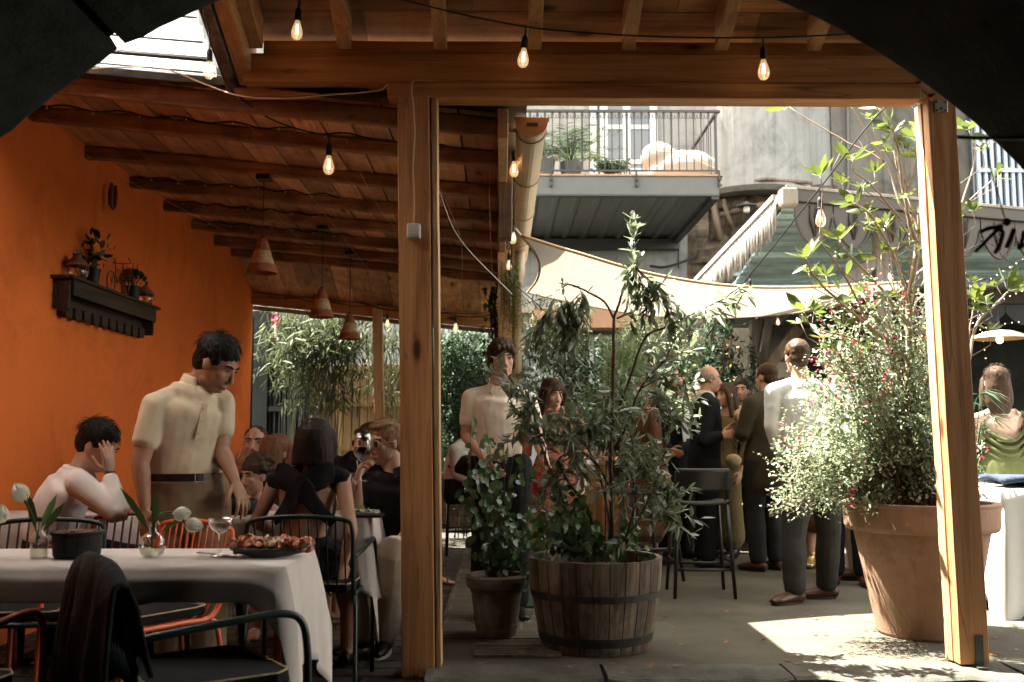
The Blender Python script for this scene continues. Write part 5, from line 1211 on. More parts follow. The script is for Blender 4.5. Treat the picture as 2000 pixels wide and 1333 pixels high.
M['flower_yellow'] = leafm('flower_yellow', (.4, .30, .08), (.5, .40, .14), .3, .5, .3)

def whorl(L, p, d, n, ln, w, spread=.75, t=None):
    d = V(d).normalized(); a = d.orthogonal().normalized(); b = d.cross(a); o = rnd.uniform(0, 6)
    for i in range(n):
        q = o + 2.4*i; out = a*cos(q) + b*sin(q); s = spread*rnd.uniform(.6, 1.2); dd = d*(1-s*.6) + out*s
        L.leaf(p + dd*ln*.08, dd, ln*rnd.uniform(.7, 1.1), w*rnd.uniform(.8, 1.15), d*1.0 - out*.3 + rv(.25), t)
# --- magnolia in the big pot ---
mg = thing('magnolia_tree', 'young magnolia with glossy light green leaves growing from the big terracotta pot', 'tree', tuple(BPOT + V((.05, 0, .66))))
def T(pts, r0, r1, mat, name, par, seg=8, n=6):
    c = curve(pts, n); k = len(c); return c, MB().tube([p + rv(.002) for p in c], [lerp(r0, r1, i/(k-1)) for i in range(k)], seg)
YM = 5.75
tb = MB(); L = Leaves()
def br(pts, r0, r1, tipw=5, every=0, ln=.15, side=0):
    ps = [P(*q) for q in pts]; c = curve(ps, 6); k = len(c); tb.tube([p + rv(.0015) for p in c], [lerp(r0, r1, i/(k-1)) for i in range(k)], 7)
    if tipw: whorl(L, c[-1], (c[-1]-c[-4]) + V((0, 0, .02)), tipw, ln, ln*.36)
    for i in range(side):
        j = rnd.randint(k//2, k-2); whorl(L, c[j], ru() + V((0, 0, .4)), 2, ln*.85, ln*.3)
br([(1800, 1040, 5.75), (1782, 900, 5.75), (1768, 800, 5.74), (1778, 700, 5.72), (1775, 600, 5.7), (1793, 480, 5.66)], .034, .016, 0)
br([(1793, 482, 5.66), (1775, 430, 5.62), (1760, 340, 5.6), (1745, 260, 5.6), (1716, 212, 5.62)], .014, .005, 6, side=2)
br([(1793, 490, 5.66), (1790, 440, 5.7), (1756, 395, 5.75), (1728, 320, 5.8), (1640, 270, 5.9), (1540, 210, 6.0)], .010, .003, 3, side=1)
br([(1728, 320, 5.8), (1695, 262, 5.8), (1660, 205, 5.8)], .007, .003, 4)
br([(1780, 620, 5.7), (1760, 540, 5.65), (1735, 480, 5.6), (1700, 420, 5.55), (1668, 398, 5.5)], .010, .004, 6, side=3)
br([(1775, 640, 5.7), (1730, 575, 5.6), (1680, 520, 5.55), (1650, 490, 5.5), (1640, 470, 5.5)], .009, .004, 6, side=2)
br([(1770, 700, 5.7), (1700, 640, 5.6), (1640, 590, 5.5), (1590, 540, 5.45), (1575, 505, 5.4)], .010, .004, 7, side=3)
br([(1770, 700, 5.7), (1720, 690, 5.6), (1660, 660, 5.5), (1590, 640, 5.45), (1570, 610, 5.4)], .007, .003, 5, side=1)
br([(1760, 820, 5.7), (1720, 780, 5.55), (1660, 730, 5.5), (1640, 690, 5.5)], .009, .004, 5, side=1)
br([(1793, 482, 5.66), (1800, 400, 5.7), (1812, 330, 5.75), (1780, 290, 5.7), (1735, 250, 5.6)], .010, .004, 7, side=2)
br([(1793, 484, 5.66), (1800, 420, 5.75), (1805, 380, 5.8), (1800, 300, 5.8), (1790, 270, 5.8)], .008, .003, 5, side=2)
br([(1775, 640, 5.7), (1790, 590, 5.8), (1815, 560, 5.9), (1870, 420, 6.0), (1940, 350, 6.0)], .008, .004, 3, side=1)
br([(1800, 560, 5.8), (1840, 480, 5.9), (1880, 395, 5.95), (1905, 300, 6.0), (1893, 255, 6.0)], .008, .003, 7, side=3)
br([(1810, 900, 5.75), (1880, 760, 5.85), (1905, 640, 5.9), (1940, 600, 5.9), (1968, 570, 5.9)], .012, .005, 7, side=1, ln=.17)
br([(1890, 680, 5.9), (1898, 620, 5.9), (1905, 588, 5.9)], .006, .003, 7, ln=.15)
br([(1600, 470, 5.45), (1606, 380, 5.4), (1602, 345, 5.4)], .004, .003, 7, ln=.14)
br([(1700, 640, 5.6), (1650, 540, 5.55), (1600, 470, 5.45)], .007, .004, 0)
br([(1780, 640, 5.7), (1745, 560, 5.75), (1740, 500, 5.8), (1725, 455, 5.8)], .007, .003, 7)
br([(1760, 430, 5.62), (1700, 360, 5.5), (1668, 335, 5.4), (1665, 315, 5.4)], .006, .003, 6)
for px, py in ((1705, 430), (1760, 470), (1810, 460), (1790, 410), (1690, 500), (1590, 560), (1655, 600), (1720, 640), (1930, 590), (1640, 300), (1760, 300), (1720, 290), (1950, 330), (1920, 300), (1745, 270), (1775, 300), (1700, 240), (1700, 330), (1680, 450), (1690, 415), (1720, 440), (1750, 520), (1800, 500), (1770, 450), (1625, 500), (1570, 530), (1600, 600), (1650, 640), (1690, 580), (1920, 640), (1900, 560), (1560, 640), (1600, 660), (1700, 610), (1740, 590), (1650, 560), (1610, 530), (1710, 500), (1690, 360), (1650, 350), (1770, 380), (1735, 300), (1790, 240), (1905, 600), (1945, 560), (1890, 420), (1760, 680), (1690, 690)):
    pm = P(px+rnd.uniform(-12, 12), py+rnd.uniform(-10, 10), rnd.uniform(5.45, 5.85)); dm = V((rnd.gauss(0, .3), rnd.gauss(0, .3), 1)); tb.tube([pm, pm - dm*.05 + V((.01, 0, -.03)), P(1775, py+130, 5.7)], [.002, .0025, .004], 5); whorl(L, pm, dm, rnd.randint(5, 8), .09, .031, .9)
# fill in twig ends that carry loose whorls
tb.build('branches', M['bark_pale'], mg, smooth=True); L.build('leaves', M['leaf_magnolia'], mg, droop=.08, fold=.3)
# --- salvia filling the pot ---
sv = thing('salvia_bush', 'sunlit salvia bush with tiny leaves and crimson flowers in the big terracotta pot', 'shrub', tuple(BPOT + V((0, 0, .66))))
L = Leaves(); st = MB(); FL = Leaves()
c0 = BPOT + V((0, -.02, .68))
def in_sil(px, py):
    # silhouette of the mass: (centre x, half width) by height
    if py < 560: return abs(px-1700) < 60
    if py < 760: hw = lerp(95, 165, (py-560)/200); return abs(px-1725) < hw
    if py < 930: hw = lerp(150, 230, (py-760)/120) if py < 880 else 230; return abs(px-1722) < hw
    return abs(px-1740) < lerp(225, 140, (py-930)/90)
for i in range(290):
    for _ in range(30):
        px, py = rnd.uniform(1480, 1925), rnd.uniform(540, 1010)
        if in_sil(px, py): break
    Y = BPOT.y + rnd.uniform(-.42, .40)*(1 if py > 700 else .7); e = P(px, py, Y)
    s0 = c0 + V((rnd.uniform(-.22, .22), rnd.uniform(-.2, .2), 0)); mid = vl(s0, e, .5) + V((0, 0, .10 + rnd.uniform(-.05, .08))); c = curve([s0, mid, e], 8); k = len(c)
    st.tube(c, [lerp(.0035, .0012, j/(k-1)) for j in range(k)], 4)
    nl = 46
    for j in range(nl):
        t_ = lerp(.30, 1, (j/nl)**.8); x = t_*(k-1); q = min(int(x), k-2); p = c[q].lerp(c[q+1], x-q) + rv(.022)
        L.leaf(p, ru() + V((0, 0, .25)), rnd.uniform(.020, .042), rnd.uniform(.013, .024))
    if rnd.random() < (.42 if py < 800 else .15) and py < 960:
        for j in range(rnd.randint(3, 7)): FL.leaf(e + rv(.018) + V((0, 0, -.02*j)), ru(), rnd.uniform(.016, .026), .016)
        # outer spray
    if rnd.random() < .5:
        e2 = e + V((rnd.uniform(-.09, .05), rnd.uniform(-.05, .05), rnd.uniform(.0, .09))); st.tube([e, e2], .001, 4)
        for j in range(10): L.leaf(vl(e, e2, j/9) + rv(.008), ru(), rnd.uniform(.012, .024), .012)
for i in range(150):   # trailing skirt over the rim at the left
    px, py = rnd.uniform(1495, 1700), rnd.uniform(860, 1010); e = P(px, py, rnd.uniform(5.3, 5.7))
    c = curve([c0 + V((-.2, -.1, .0)), vl(c0, e, .6) + V((0, 0, .12)), e], 6); st.tube(c, .0012, 4)
    for j in range(26): t_ = lerp(.4, 1, j/25); x = t_*(len(c)-1); q = min(int(x), len(c)-2); L.leaf(c[q].lerp(c[q+1], x-q) + rv(.016), ru(), rnd.uniform(.016, .032), rnd.uniform(.010, .018))
st.build('stems', M['twig'], sv); L.build('leaves', M['leaf_salvia'], sv, droop=.05); FL.build('blossoms', M['flower_red'], sv, droop=0)
# --- tree in the half barrel ---
ol = thing('barrel_tree', 'slender grey green tree with narrow leaves growing in the half barrel', 'tree', tuple(HB + V((0, 0, .42))))
tb = MB(); L = Leaves()
def br2(pts, r0, r1, leaves=40, ln=.085, w=.022, spread=.09, dirz=.0, start=.3):
    ps = [P(*q) for q in pts]; c = curve(ps, 6); k = len(c); tb.tube([p + rv(.001) for p in c], [lerp(r0, r1, i/(k-1)) for i in range(k)], 7)
    for i in range(leaves):
        t_ = lerp(start, 1, (i/max(1, leaves))); x = t_*(k-1); j = min(int(x), k-2); p = c[j].lerp(c[j+1], x-j); d = (c[j+1]-c[j]).normalized()
        qx, qy = 979 + p.x*1944/p.y, 855 - (p.z-CAMH)*1944/p.y
        if 1045 < qx < 1112 and 722 < qy < 812: continue
        L.leaf(p + rv(.008), d*.6 + ru()*.8 + V((0, 0, dirz)), ln*rnd.uniform(.7, 1.2), w*rnd.uniform(.8, 1.2))
B = 5.4
br2([(1196, 1085, B), (1194, 960, B), (1192, 880, B), (1196, 800, B-.02), (1198, 700, B-.03), (1199, 622, B-.04)], .013, .009, 0)
br2([(1199, 622, B-.04), (1210, 590, B-.05), (1225, 540, B-.06), (1240, 520, B-.08), (1236, 470, B-.08), (1233, 425, B-.08)], .008, .003, 46, .085, .028, start=.45, dirz=.15)
br2([(1199, 622, B-.04), (1180, 590, B-.02), (1150, 572, B+.02), (1112, 556, B+.05), (1098, 562, B+.06), (1100, 545, B+.05)], .007, .003, 10, .06, .02)
for i in range(9):   # drooping dark cluster left of the top
    a0_ = (rnd.uniform(1085, 1140), rnd.uniform(565, 600), B + rnd.uniform(-.08, .1)); br2([a0_, (a0_[0]-rnd.uniform(-10, 45), a0_[1]+40, B+.02), (a0_[0]-rnd.uniform(0, 75), a0_[1]+rnd.uniform(80, 150), B+rnd.uniform(-.1, .1))], .003, .0015, 22, .095, .026, start=.1, dirz=-.35)
br2([(1205, 622, B-.04), (1240, 606, B-.1), (1262, 585, B-.12), (1300, 545, B-.15)], .006, .002, 20, .09, .026)
for i in range(7):
    x0_ = 1225 + i*14; br2([(1240, 520, B-.1), (x0_, 540+i*8, B-.12), (x0_+rnd.uniform(5, 50), 600+rnd.uniform(0, 50), B-.14)], .003, .0015, 26, .085, .026, start=.2, dirz=-.3)
br2([(1196, 830, B-.02), (1230, 740, B-.1), (1260, 660, B-.14), (1300, 640, B-.15), (1350, 615, B-.16), (1410, 585, B-.2), (1445, 560, B-.2)], .008, .003, 26, .10, .030, start=.55, dirz=-.25)
for q in ((1350, 640), (1400, 610), (1430, 590), (1370, 600), (1455, 570), (1340, 680)): whorl(L, P(q[0], q[1], B-.18), (0, 0, -.6), 9, .11, .032, 1.0)
br2([(1200, 880, B-.02), (1225, 830, B-.1), (1250, 760, B-.15), (1300, 700, B-.18), (1318, 660, B-.2)], .008, .003, 30, .09, .028, start=.4)
br2([(1250, 760, B-.15), (1290, 740, B-.2), (1330, 735, B-.22), (1345, 780, B-.22)], .004, .002, 26, .10, .032, start=.3)
br2([(1196, 960, B), (1160, 900, B-.1), (1110, 870, B-.15), (1060, 850, B-.18), (1000, 800, B-.2)], .008, .003, 60, .075, .022, start=.3)
br2([(1110, 1080, B), (1105, 1000, B-.05), (1080, 930, B-.1), (1060, 880, B-.15), (1040, 800, B-.18), (1030, 740, B-.2)], .009, .003, 70, .075, .022, start=.3)
br2([(1200, 1085, B+.02), (1180, 960, B+.05), (1150, 880, B+.08), (1120, 830, B+.1), (1090, 760, B+.1)], .009, .003, 60, .08, .024, start=.3)
br2([(1165, 1085, B), (1150, 1000, B), (1105, 935, B-.05), (1090, 900, B-.05)], .012, .006, 20, .07, .02, start=.5)
br2([(1210, 1090, B), (1255, 1000, B-.1), (1285, 930, B-.15), (1300, 870, B-.2), (1310, 800, B-.2)], .008, .003, 60, .085, .026, start=.2)
br2([(1212, 1090, B), (1240, 980, B-.1), (1240, 900, B-.1), (1225, 820, B-.1)], .008, .003, 40, .085, .026, start=.2)
for i in range(115):   # fine side twigs filling the crown
    a0_ = rnd.choice([(1060, 850), (1040, 800), (1100, 840), (1120, 880), (1010, 860), (1230, 860), (1260, 900), (1150, 830), (1270, 800), (1200, 760), (1090, 930), (1000, 790), (1230, 950), (1290, 960), (1060, 760), (1280, 720), (1300, 780), (1320, 700), (1290, 880), (1300, 980), (1285, 1010), (1310, 820)])
    x1_, y1_ = a0_[0]+rnd.gauss(0, 45), a0_[1]+rnd.gauss(0, 45); Yb = B - .1 + rnd.uniform(-.22, .22)
    br2([(a0_[0], a0_[1], Yb), ((a0_[0]+x1_)/2, (a0_[1]+y1_)/2 - 8, Yb), (x1_, y1_, Yb + rnd.uniform(-.06, .06))], .002, .001, 17, .075, .024, start=.1)
tb.build('branches', M['bark'], ol, smooth=True); L.build('leaves', M['leaf_olive'], ol, droop=.12)
stk = MB().tube([P(1182, 1090, B-.08), P(1184, 900, B-.06)], .004, 6); stk.build('plant_stake', M['green_tube'], ol)
# --- ficus like climber in the clay pot and low leaves round the barrel ---
fc = thing('climbing_fig', 'dark climbing fig with heart shaped leaves growing from the small clay pot', 'shrub', tuple(SPOT + V((0, 0, .31))))
tb = MB(); L = Leaves()
for i in range(40):
    px, py = rnd.gauss(985, 54), rnd.uniform(840, 1080); 
    if i < 7: px, py = rnd.uniform(915, 960), rnd.uniform(790, 900)
    e = P(px, py, SPOT.y + rnd.uniform(-.16, .14)); s0 = SPOT + V((rnd.uniform(-.05, .05), rnd.uniform(-.05, .05), .31)); c = curve([s0, vl(s0, e, .5) + rv(.04), e], 7); tb.tube(c, [lerp(.004, .0012, j/(len(c)-1)) for j in range(len(c))], 5)
    for j in range(13): x = rnd.uniform(.25, 1)*(len(c)-1); q = min(int(x), len(c)-2); L.leaf(c[q].lerp(c[q+1], x-q) + rv(.025), V((rnd.gauss(0, .6), rnd.gauss(0, .6), -.5)), rnd.uniform(.035, .06), rnd.uniform(.032, .05), V((rnd.gauss(0, .5), -1, .5)))
tb.build('stems', M['twig'], fc, smooth=True); L.build('leaves', M['leaf_ficus'], fc, droop=.1, fold=.15)
fg = thing('trailing_ivy', 'dark ivy like leaves trailing around the trunks in the half barrel', 'plant', tuple(HB + V((-.1, 0, .42)))); tb = MB(); L = Leaves()
for i in range(40):
    px, py = rnd.uniform(1040, 1275), rnd.uniform(985, 1085)
    if i > 24: px, py = rnd.uniform(1030, 1150), rnd.uniform(930, 1060)
    e = P(px, py, HB.y + rnd.uniform(-.3, .25)); s0 = HB + V((rnd.uniform(-.15, .1), rnd.uniform(-.1, .1), .42)); c = curve([s0, vl(s0, e, .5) + V((0, 0, .05)), e], 6); tb.tube(c, .0015, 4)
    for j in range(16): x = rnd.uniform(.3, 1)*(len(c)-1); q = min(int(x), len(c)-2); L.leaf(c[q].lerp(c[q+1], x-q) + rv(.02), V((rnd.gauss(0, .6), rnd.gauss(0, .6), -.4)), rnd.uniform(.035, .06), rnd.uniform(.03, .045), V((rnd.gauss(0, .5), -1, .5)))
tb.build('stems', M['twig'], fg); L.build('leaves', M['leaf_ficus'], fg, droop=.1, fold=.15)
# --- bamboo and background shrubs ---
M['cane'] = plain('cane', (.06, .065, .03), .6, .3, 10, .1)
def bamboo(x0, x1, y0, y1, Y, n, label, mat='leaf_bamboo', ln=.16, group=None, dens=60, base=1000):
    r = thing('bamboo', label, 'bamboo', tuple(P((x0+x1)/2, 1060, Y)), group); r.location.z = .0; ROOTLOC[r.name] = V(r.location)
    tb = MB(); L = Leaves()
    for i in range(n):
        bx = rnd.uniform(x0, x1)*.6 + (x0+x1)*.2; tx = rnd.uniform(x0, x1); ty = rnd.uniform(y0, y0+(y1-y0)*.45); Yb = Y + rnd.uniform(-.3, .3)
        b0 = P(bx, base, Yb); b0.z = .02; e = P(tx, ty, Yb); m_ = vl(b0, e, .55) + V((rnd.uniform(-.1, .1), 0, .1)); c = curve([b0, m_, e, e + V((rnd.uniform(-.3, .3), 0, -.12))], 7); k = len(c)
        tb.tube(c, [lerp(.0065, .002, j/(k-1)) for j in range(k)], 5)
        for j in range(dens):
            x = rnd.uniform(.3, 1)*(k-1); q = min(int(x), k-2); p = c[q].lerp(c[q+1], x-q) + V((rnd.gauss(0, .16), rnd.gauss(0, .10), rnd.gauss(0, .10)))
            if not (y0-25 < 855-(p.z-CAMH)*1944/p.y < y1): continue
            for h in range(3): L.leaf(p + rv(.01), V((rnd.gauss(0, .7), rnd.gauss(0, .4), -.6 + rnd.gauss(0, .45))), ln*rnd.uniform(.6, 1.15), ln*.13)
    tb.build('canes', M['cane'], r, smooth=True); L.build('leaves', M[mat], r, droop=.15)
bamboo(565, 700, 592, 800, 11.6, 26, 'dense bamboo between the corrugated fence and the back roof post', ln=.17, dens=36)
bamboo(690, 800, 585, 790, 11.8, 12, 'thin bamboo in front of the slat fence beside the tall post', ln=.16, dens=20)
bamboo(850, 1000, 640, 900, 11.6, 26, 'tangled bamboo in front of the green panel', 'leaf_far', .16, dens=80)
bamboo(535, 600, 600, 760, 12.0, 12, 'sparse bamboo above the black corrugated fence', ln=.15, dens=40)
def shrub(cx, cy, rx, ry, Y, n, label, mat, ln, w, name='shrub', base_y=1000, depth=.35, updir=.2, stems=10, cat='shrub', dz=0, hang=False):
    c = P(cx, cy, Y); s = 1944/Y; r = thing(name, label, cat, (c.x, c.y, max(.0, P(cx, base_y, Y).z)))
    L = Leaves(); tb = MB(); b0 = P(cx, base_y, Y)
    ends = []
    for i in range(stems):
        d = ru(); e = c + V((d.x*rx/s*.8, d.y*depth*.8, d.z*ry/s*.8)); ends.append(e); tb.tube(curve([b0, vl(b0, e, .5) + rv(.05), e], 5), [.008]*6 + [.003]*5, 5)
    cl = [c + V((d.x*rx/s*q, d.y*depth*q, d.z*ry/s*q)) for d, q in [(ru(), rnd.uniform(.35, 1)) for _ in range(max(8, n//28))]]
    for i in range(n):
        p = rnd.choice(cl) + V((rnd.gauss(0, rx/s*.16), rnd.gauss(0, depth*.2), rnd.gauss(0, ry/s*.14))); L.leaf(p, ru() + V((0, 0, updir)), ln*rnd.uniform(.6, 1.2), w*rnd.uniform(.7, 1.2))
    tb.build('stems', M['twig'], r, smooth=True); L.build('leaves', M[mat], r, droop=.1); return r
shrub(925, 800, 75, 110, 11.0, 2600, 'dark leafy shrub behind the man in the cream polo', 'leaf_far', .09, .022)
shrub(1090, 650, 80, 75, 10.6, 1500, 'feathery grey green shrub under the shade sail at the left', 'leaf_bamboo', .12, .016)
shrub(1110, 760, 110, 110, 10.8, 3200, 'dark hedge like shrub behind the woman in the floral dress', 'leaf_far', .08, .03)
shrub(1215, 745, 45, 95, 8.2, 1500, 'bright sunlit shrub with narrow upright leaves behind the barrel tree', 'leaf_bright', .11, .018, updir=.9)
shrub(1170, 830, 90, 70, 9.9, 1700, 'mid green shrub around the wine barrel', 'leaf_far', .09, .03)
shrub(1275, 650, 70, 55, 11.5, 1100, 'airy shrub below the rust coloured canopy', 'leaf_bamboo', .11, .016)
r = shrub(1400, 740, 75, 90, 12.0, 2200, 'climbing shrub with small yellow flowers beside the white awning post', 'leaf_far', .085, .035, base_y=980)
FL = Leaves(); [FL.leaf(P(rnd.uniform(1340, 1460), rnd.uniform(670, 800), 11.6), ru(), .045, .04) for _ in range(18)]; FL.build('blossoms', M['flower_yellow'], r)
shrub(1410, 640, 30, 40, 11.9, 500, 'leafy vine sprig hanging on the tan wall', 'leaf_far', .08, .03, base_y=720)
shrub(1470, 700, 8, 75, 12.1, 260, 'thin ivy growing up the white awning post', 'leaf_far', .05, .025, base_y=900, depth=.1)
shrub(1440, 880, 40, 70, 11.0, 700, 'dark strappy plant behind the guests in suits', 'leaf_far', .14, .02, updir=.6)
shrub(540, 640, 8, 40, 12.2, 60, 'pink flowering creeper near the rubble wall', 'flower_red', .06, .04, base_y=700, depth=.05)
# fern hanging on the roof post
fn = thing('hanging_fern', 'yellow green trailing fern hanging down the roof post beside the gutter', 'fern', tuple(P(1000, 640, 7.8))); L = Leaves(); tb = MB()
for i in range(70):
    x0_, y0_ = rnd.uniform(978, 1012), rnd.uniform(495, 560); a = P(x0_, y0_, 7.9+rnd.uniform(-.1, .12)); e = a + V((rnd.uniform(-.03, .08), rnd.uniform(-.05, .05), -rnd.uniform(.25, .62))); tb.tube([a, e], .0012, 4)
    for j in range(42): p = vl(a, e, j/41); L.leaf(p + rv(.004), V((rnd.choice((-1, 1)), rnd.gauss(0, .6), -.3)), rnd.uniform(.018, .034), .007)
tb.build('stems', M['twig'], fn); L.build('fronds', M['leaf_fern'], fn)
pv = thing('dried_vine', 'dry brown vine twisted down the shaded side of the roof post', 'vine', tuple(P(966, 650, 8.4))); tb = MB(); L = Leaves()
for i in range(6): c = curve([P(966+rnd.uniform(-6, 6), 560, 8.35), P(960+rnd.uniform(-8, 8), 600, 8.35), P(968+rnd.uniform(-8, 8), 650, 8.35), P(962+rnd.uniform(-8, 8), 720, 8.35)], 6); tb.tube(c, .008, 5)
[L.leaf(P(rnd.uniform(945, 975), rnd.uniform(555, 720), 8.3), ru(), .06, .03) for _ in range(120)]
tb.build('stems', M['bark'], pv, smooth=True); L.build('leaves', M['leaf_dark'], pv)
# balcony plants
def palm(px, py, Y, n, ln, label, z):
    c = P(px, py, Y); c.z = z; r = thing('palm_plant', label, 'palm', tuple(c)); L = Leaves(); tb = MB()
    for i in range(n):
        a_ = rnd.uniform(0, 2*pi); up = rnd.uniform(.5, 1.4); d = V((cos(a_), sin(a_), up)).normalized(); l_ = ln*rnd.uniform(.7, 1.1); pts = [c + d*l_*t_ + V((0, 0, -.35*l_*t_*t_)) for t_ in [j/8 for j in range(9)]]; tb.tube(pts, [.007]*5 + [.003]*4, 5)
        for j in range(60):
            x = rnd.uniform(1.5, 8); q = min(int(x), 7); p = pts[q].lerp(pts[q+1], x-q); s_ = d.cross(V((0, 0, 1))).normalized()*(1 if j % 2 else -1); L.leaf(p, s_ + (pts[q+1]-pts[q]).normalized()*.7, .2*ln, .009)
    MB().lathe([(.12, -.28), (.16, 0), (.15, 0), (.14, -.02), (.001, -.03)], c, 20).build('pot', M['dark_metal'], r); tb.build('stems', M['stem_green'], r); L.build('fronds', M['leaf_far'], r)
palm(1115, 330, 13.5, 30, .95, 'palm with feathery fronds on the balcony', zb+.57)
palm(1062, 330, 13.4, 14, .55, 'smaller spiky palm at the left end of the balcony', zb+.57)
shrub(1195, 325, 40, 14, 13.3, 700, 'low bright green shrub behind the balcony railing', 'leaf_far', .07, .03, base_y=340, depth=.2)
# spider plant at the right post and far pot
sp = thing('spider_plant', 'arching spider plant leaves between the leaning post and the green dress', 'plant', tuple(P(1918, 850, 6.3))); L = Leaves()
for cx_, cy_ in ((1928, 820), (1912, 770), (1915, 850)):
    for i in range(16): L.leaf(P(cx_, cy_, 6.2), V((rnd.gauss(0, .8), rnd.gauss(0, .4), rnd.uniform(-.4, .8))), rnd.uniform(.15, .24), .012)
MBs = MB().tube([P(1905, 880, 6.25), P(1912, 800, 6.2), P(1915, 765, 6.2)], .003, 5); MBs.build('stem', M['stem_green'], sp); L.build('leaves', M['leaf_far'], sp, droop=.5)
pt2 = P(1465, 1045, 10.2); pt2.z = .052; r = thing('clay_pot', 'terracotta pot with dark plant in shade behind the suited men', 'plant pot', tuple(pt2)); MB().lathe([(.14, 0), (.20, .36), (.22, .37), (.22, .42), (.19, .42), (.001, .38)], pt2, 28).build('pot', M['terra_old'], r)
# fallen leaves on the patio
L = Leaves()
for px, py in ((1598, 1230), (1606, 1231), (1588, 1195), (1593, 1200), (1945, 1265), (1985, 1262), (1948, 1272), (1330, 1290), (1120, 1292), (930, 1284)) + tuple((rnd.uniform(880, 1960), rnd.uniform(1180, 1300)) for _ in range(34)):
    p = P(px, py, 1944*1.098/(py-855)); p.z = .056; L.leaf(p, (rnd.gauss(0, 1), rnd.gauss(0, 1), .1), .045, .022, (0, 0, 1))
tag(L.build('fallen_leaves', plain('dry_leaf', (.30, .12, .05), .8, .3, 20, 0), droop=0), 'few dry brown leaves scattered on the patio', 'leaves', kind='stuff')
# ================= PEOPLE =================
def skinm(name, col):
    m, t, b = newmat(name); v = coords(t)
    c = ramp(t, noise(t, v, 14, 4), [(.3, tuple(x*.88 for x in col)), (.7, tuple(x*1.08 for x in col))]); t.links.new(c, b.inputs['Base Color'])
    b.inputs['Roughness'].default_value = .5; b.inputs['Specular IOR Level'].default_value = .35
    b.inputs['Subsurface Weight'].default_value = .12; b.inputs['Subsurface Radius'].default_value = (.02, .008, .004); b.inputs['Subsurface Scale'].default_value = .4
    bump(t, b, noise(t, v, 120, 3), .12, .002); return m
M['skin'] = skinm('skin', (.50, .29, .20)); M['skin_tan'] = skinm('skin_tan', (.42, .23, .145)); M['skin_pale'] = skinm('skin_pale', (.58, .37, .27))
def hairm(name, c1, c2):
    m, t, b = newmat(name)
    n = noise(t, coords(t, (90, 90, 12)), 1.0, 3, .6, .5)
    t.links.new(ramp(t, n, [(.3, c1), (.7, c2)]), b.inputs['Base Color']); b.inputs['Roughness'].default_value = .6; b.inputs['Specular IOR Level'].default_value = .2
    bump(t, b, n, .7, .005); return m
M['hair_black'] = hairm('hair_black', (.006, .005, .004), (.022, .015, .011)); M['hair_brown'] = hairm('hair_brown', (.025, .013, .007), (.07, .038, .02))
M['hair_dark'] = hairm('hair_dark', (.010, .006, .005), (.03, .018, .012)); M['hair_auburn'] = hairm('hair_auburn', (.09, .038, .015), (.22, .10, .045)); M['hair_blond'] = hairm('hair_blond', (.16, .085, .035), (.36, .22, .11)); M['hair_grey'] = hairm('hair_grey', (.12, .10, .08), (.32, .28, .23))
M['eye_white'] = plain('eye_white', (.6, .58, .55), .3, .02, 5, 0); M['eye_dark'] = plain('eye_dark', (.012, .008, .006), .2, 0, 5, 0, spec=.7)
M['lips'] = plain('lips', (.42, .15, .11), .45, .1, 9, 0); M['lash'] = plain('lash', (.012, .009, .007), .7, 0, 5, 0)
for n_, c_ in dict(polo=(.66, .54, .38), cream=(.72, .65, .52), trouser=(.27, .195, .115), beige=(.52, .44, .33), white_shirt=(.58, .58, .56), pink_shirt=(.74, .69, .66), blackc=(.010, .010, .011), navy=(.008, .010, .013), darkgrey=(.02, .022, .022), charcoal=(.028, .029, .027), oliveb=(.045, .038, .02), rust=(.15, .075, .045), floral=(.55, .20, .08), yellow=(.13, .095, .04), green_dress=(.07, .08, .028), child=(.40, .25, .24), green_top=(.03, .09, .06), silver=(.25, .29, .28)).items(): M[n_] = clothm(n_, c_, .85, 0, .07, fold=.28, fscale=5)
# floral pattern
m, t, b = newmat('floral_print'); vo = t.nodes.new('ShaderNodeTexVoronoi'); vo.inputs['Scale'].default_value = 28; t.links.new(coords(t), vo.inputs['Vector'])
t.links.new(ramp(t, vo.outputs['Color'], [(.2, (.25, .04, .03)), (.4, (.36, .14, .05)), (.55, (.30, .18, .12)), (.7, (.30, .07, .05)), (.85, (.04, .05, .03))]), b.inputs['Base Color']); b.inputs['Roughness'].default_value = .8; M['floral'] = m
M['shoe_black'] = plain('shoe_black', (.012, .012, .012), .35, .1, 9, .05); M['shoe_brown'] = plain('shoe_brown', (.06, .024, .012), .35, .2, 9, .05); M['sole'] = plain('sole', (.6, .58, .54), .6, .1, 9, 0)
M['leather'] = plain('leather', (.012, .011, .01), .35, .1, 9, .05); M['gold'] = plain('gold', (.7, .5, .25), .3, .1, 9, 0, metal=.9)

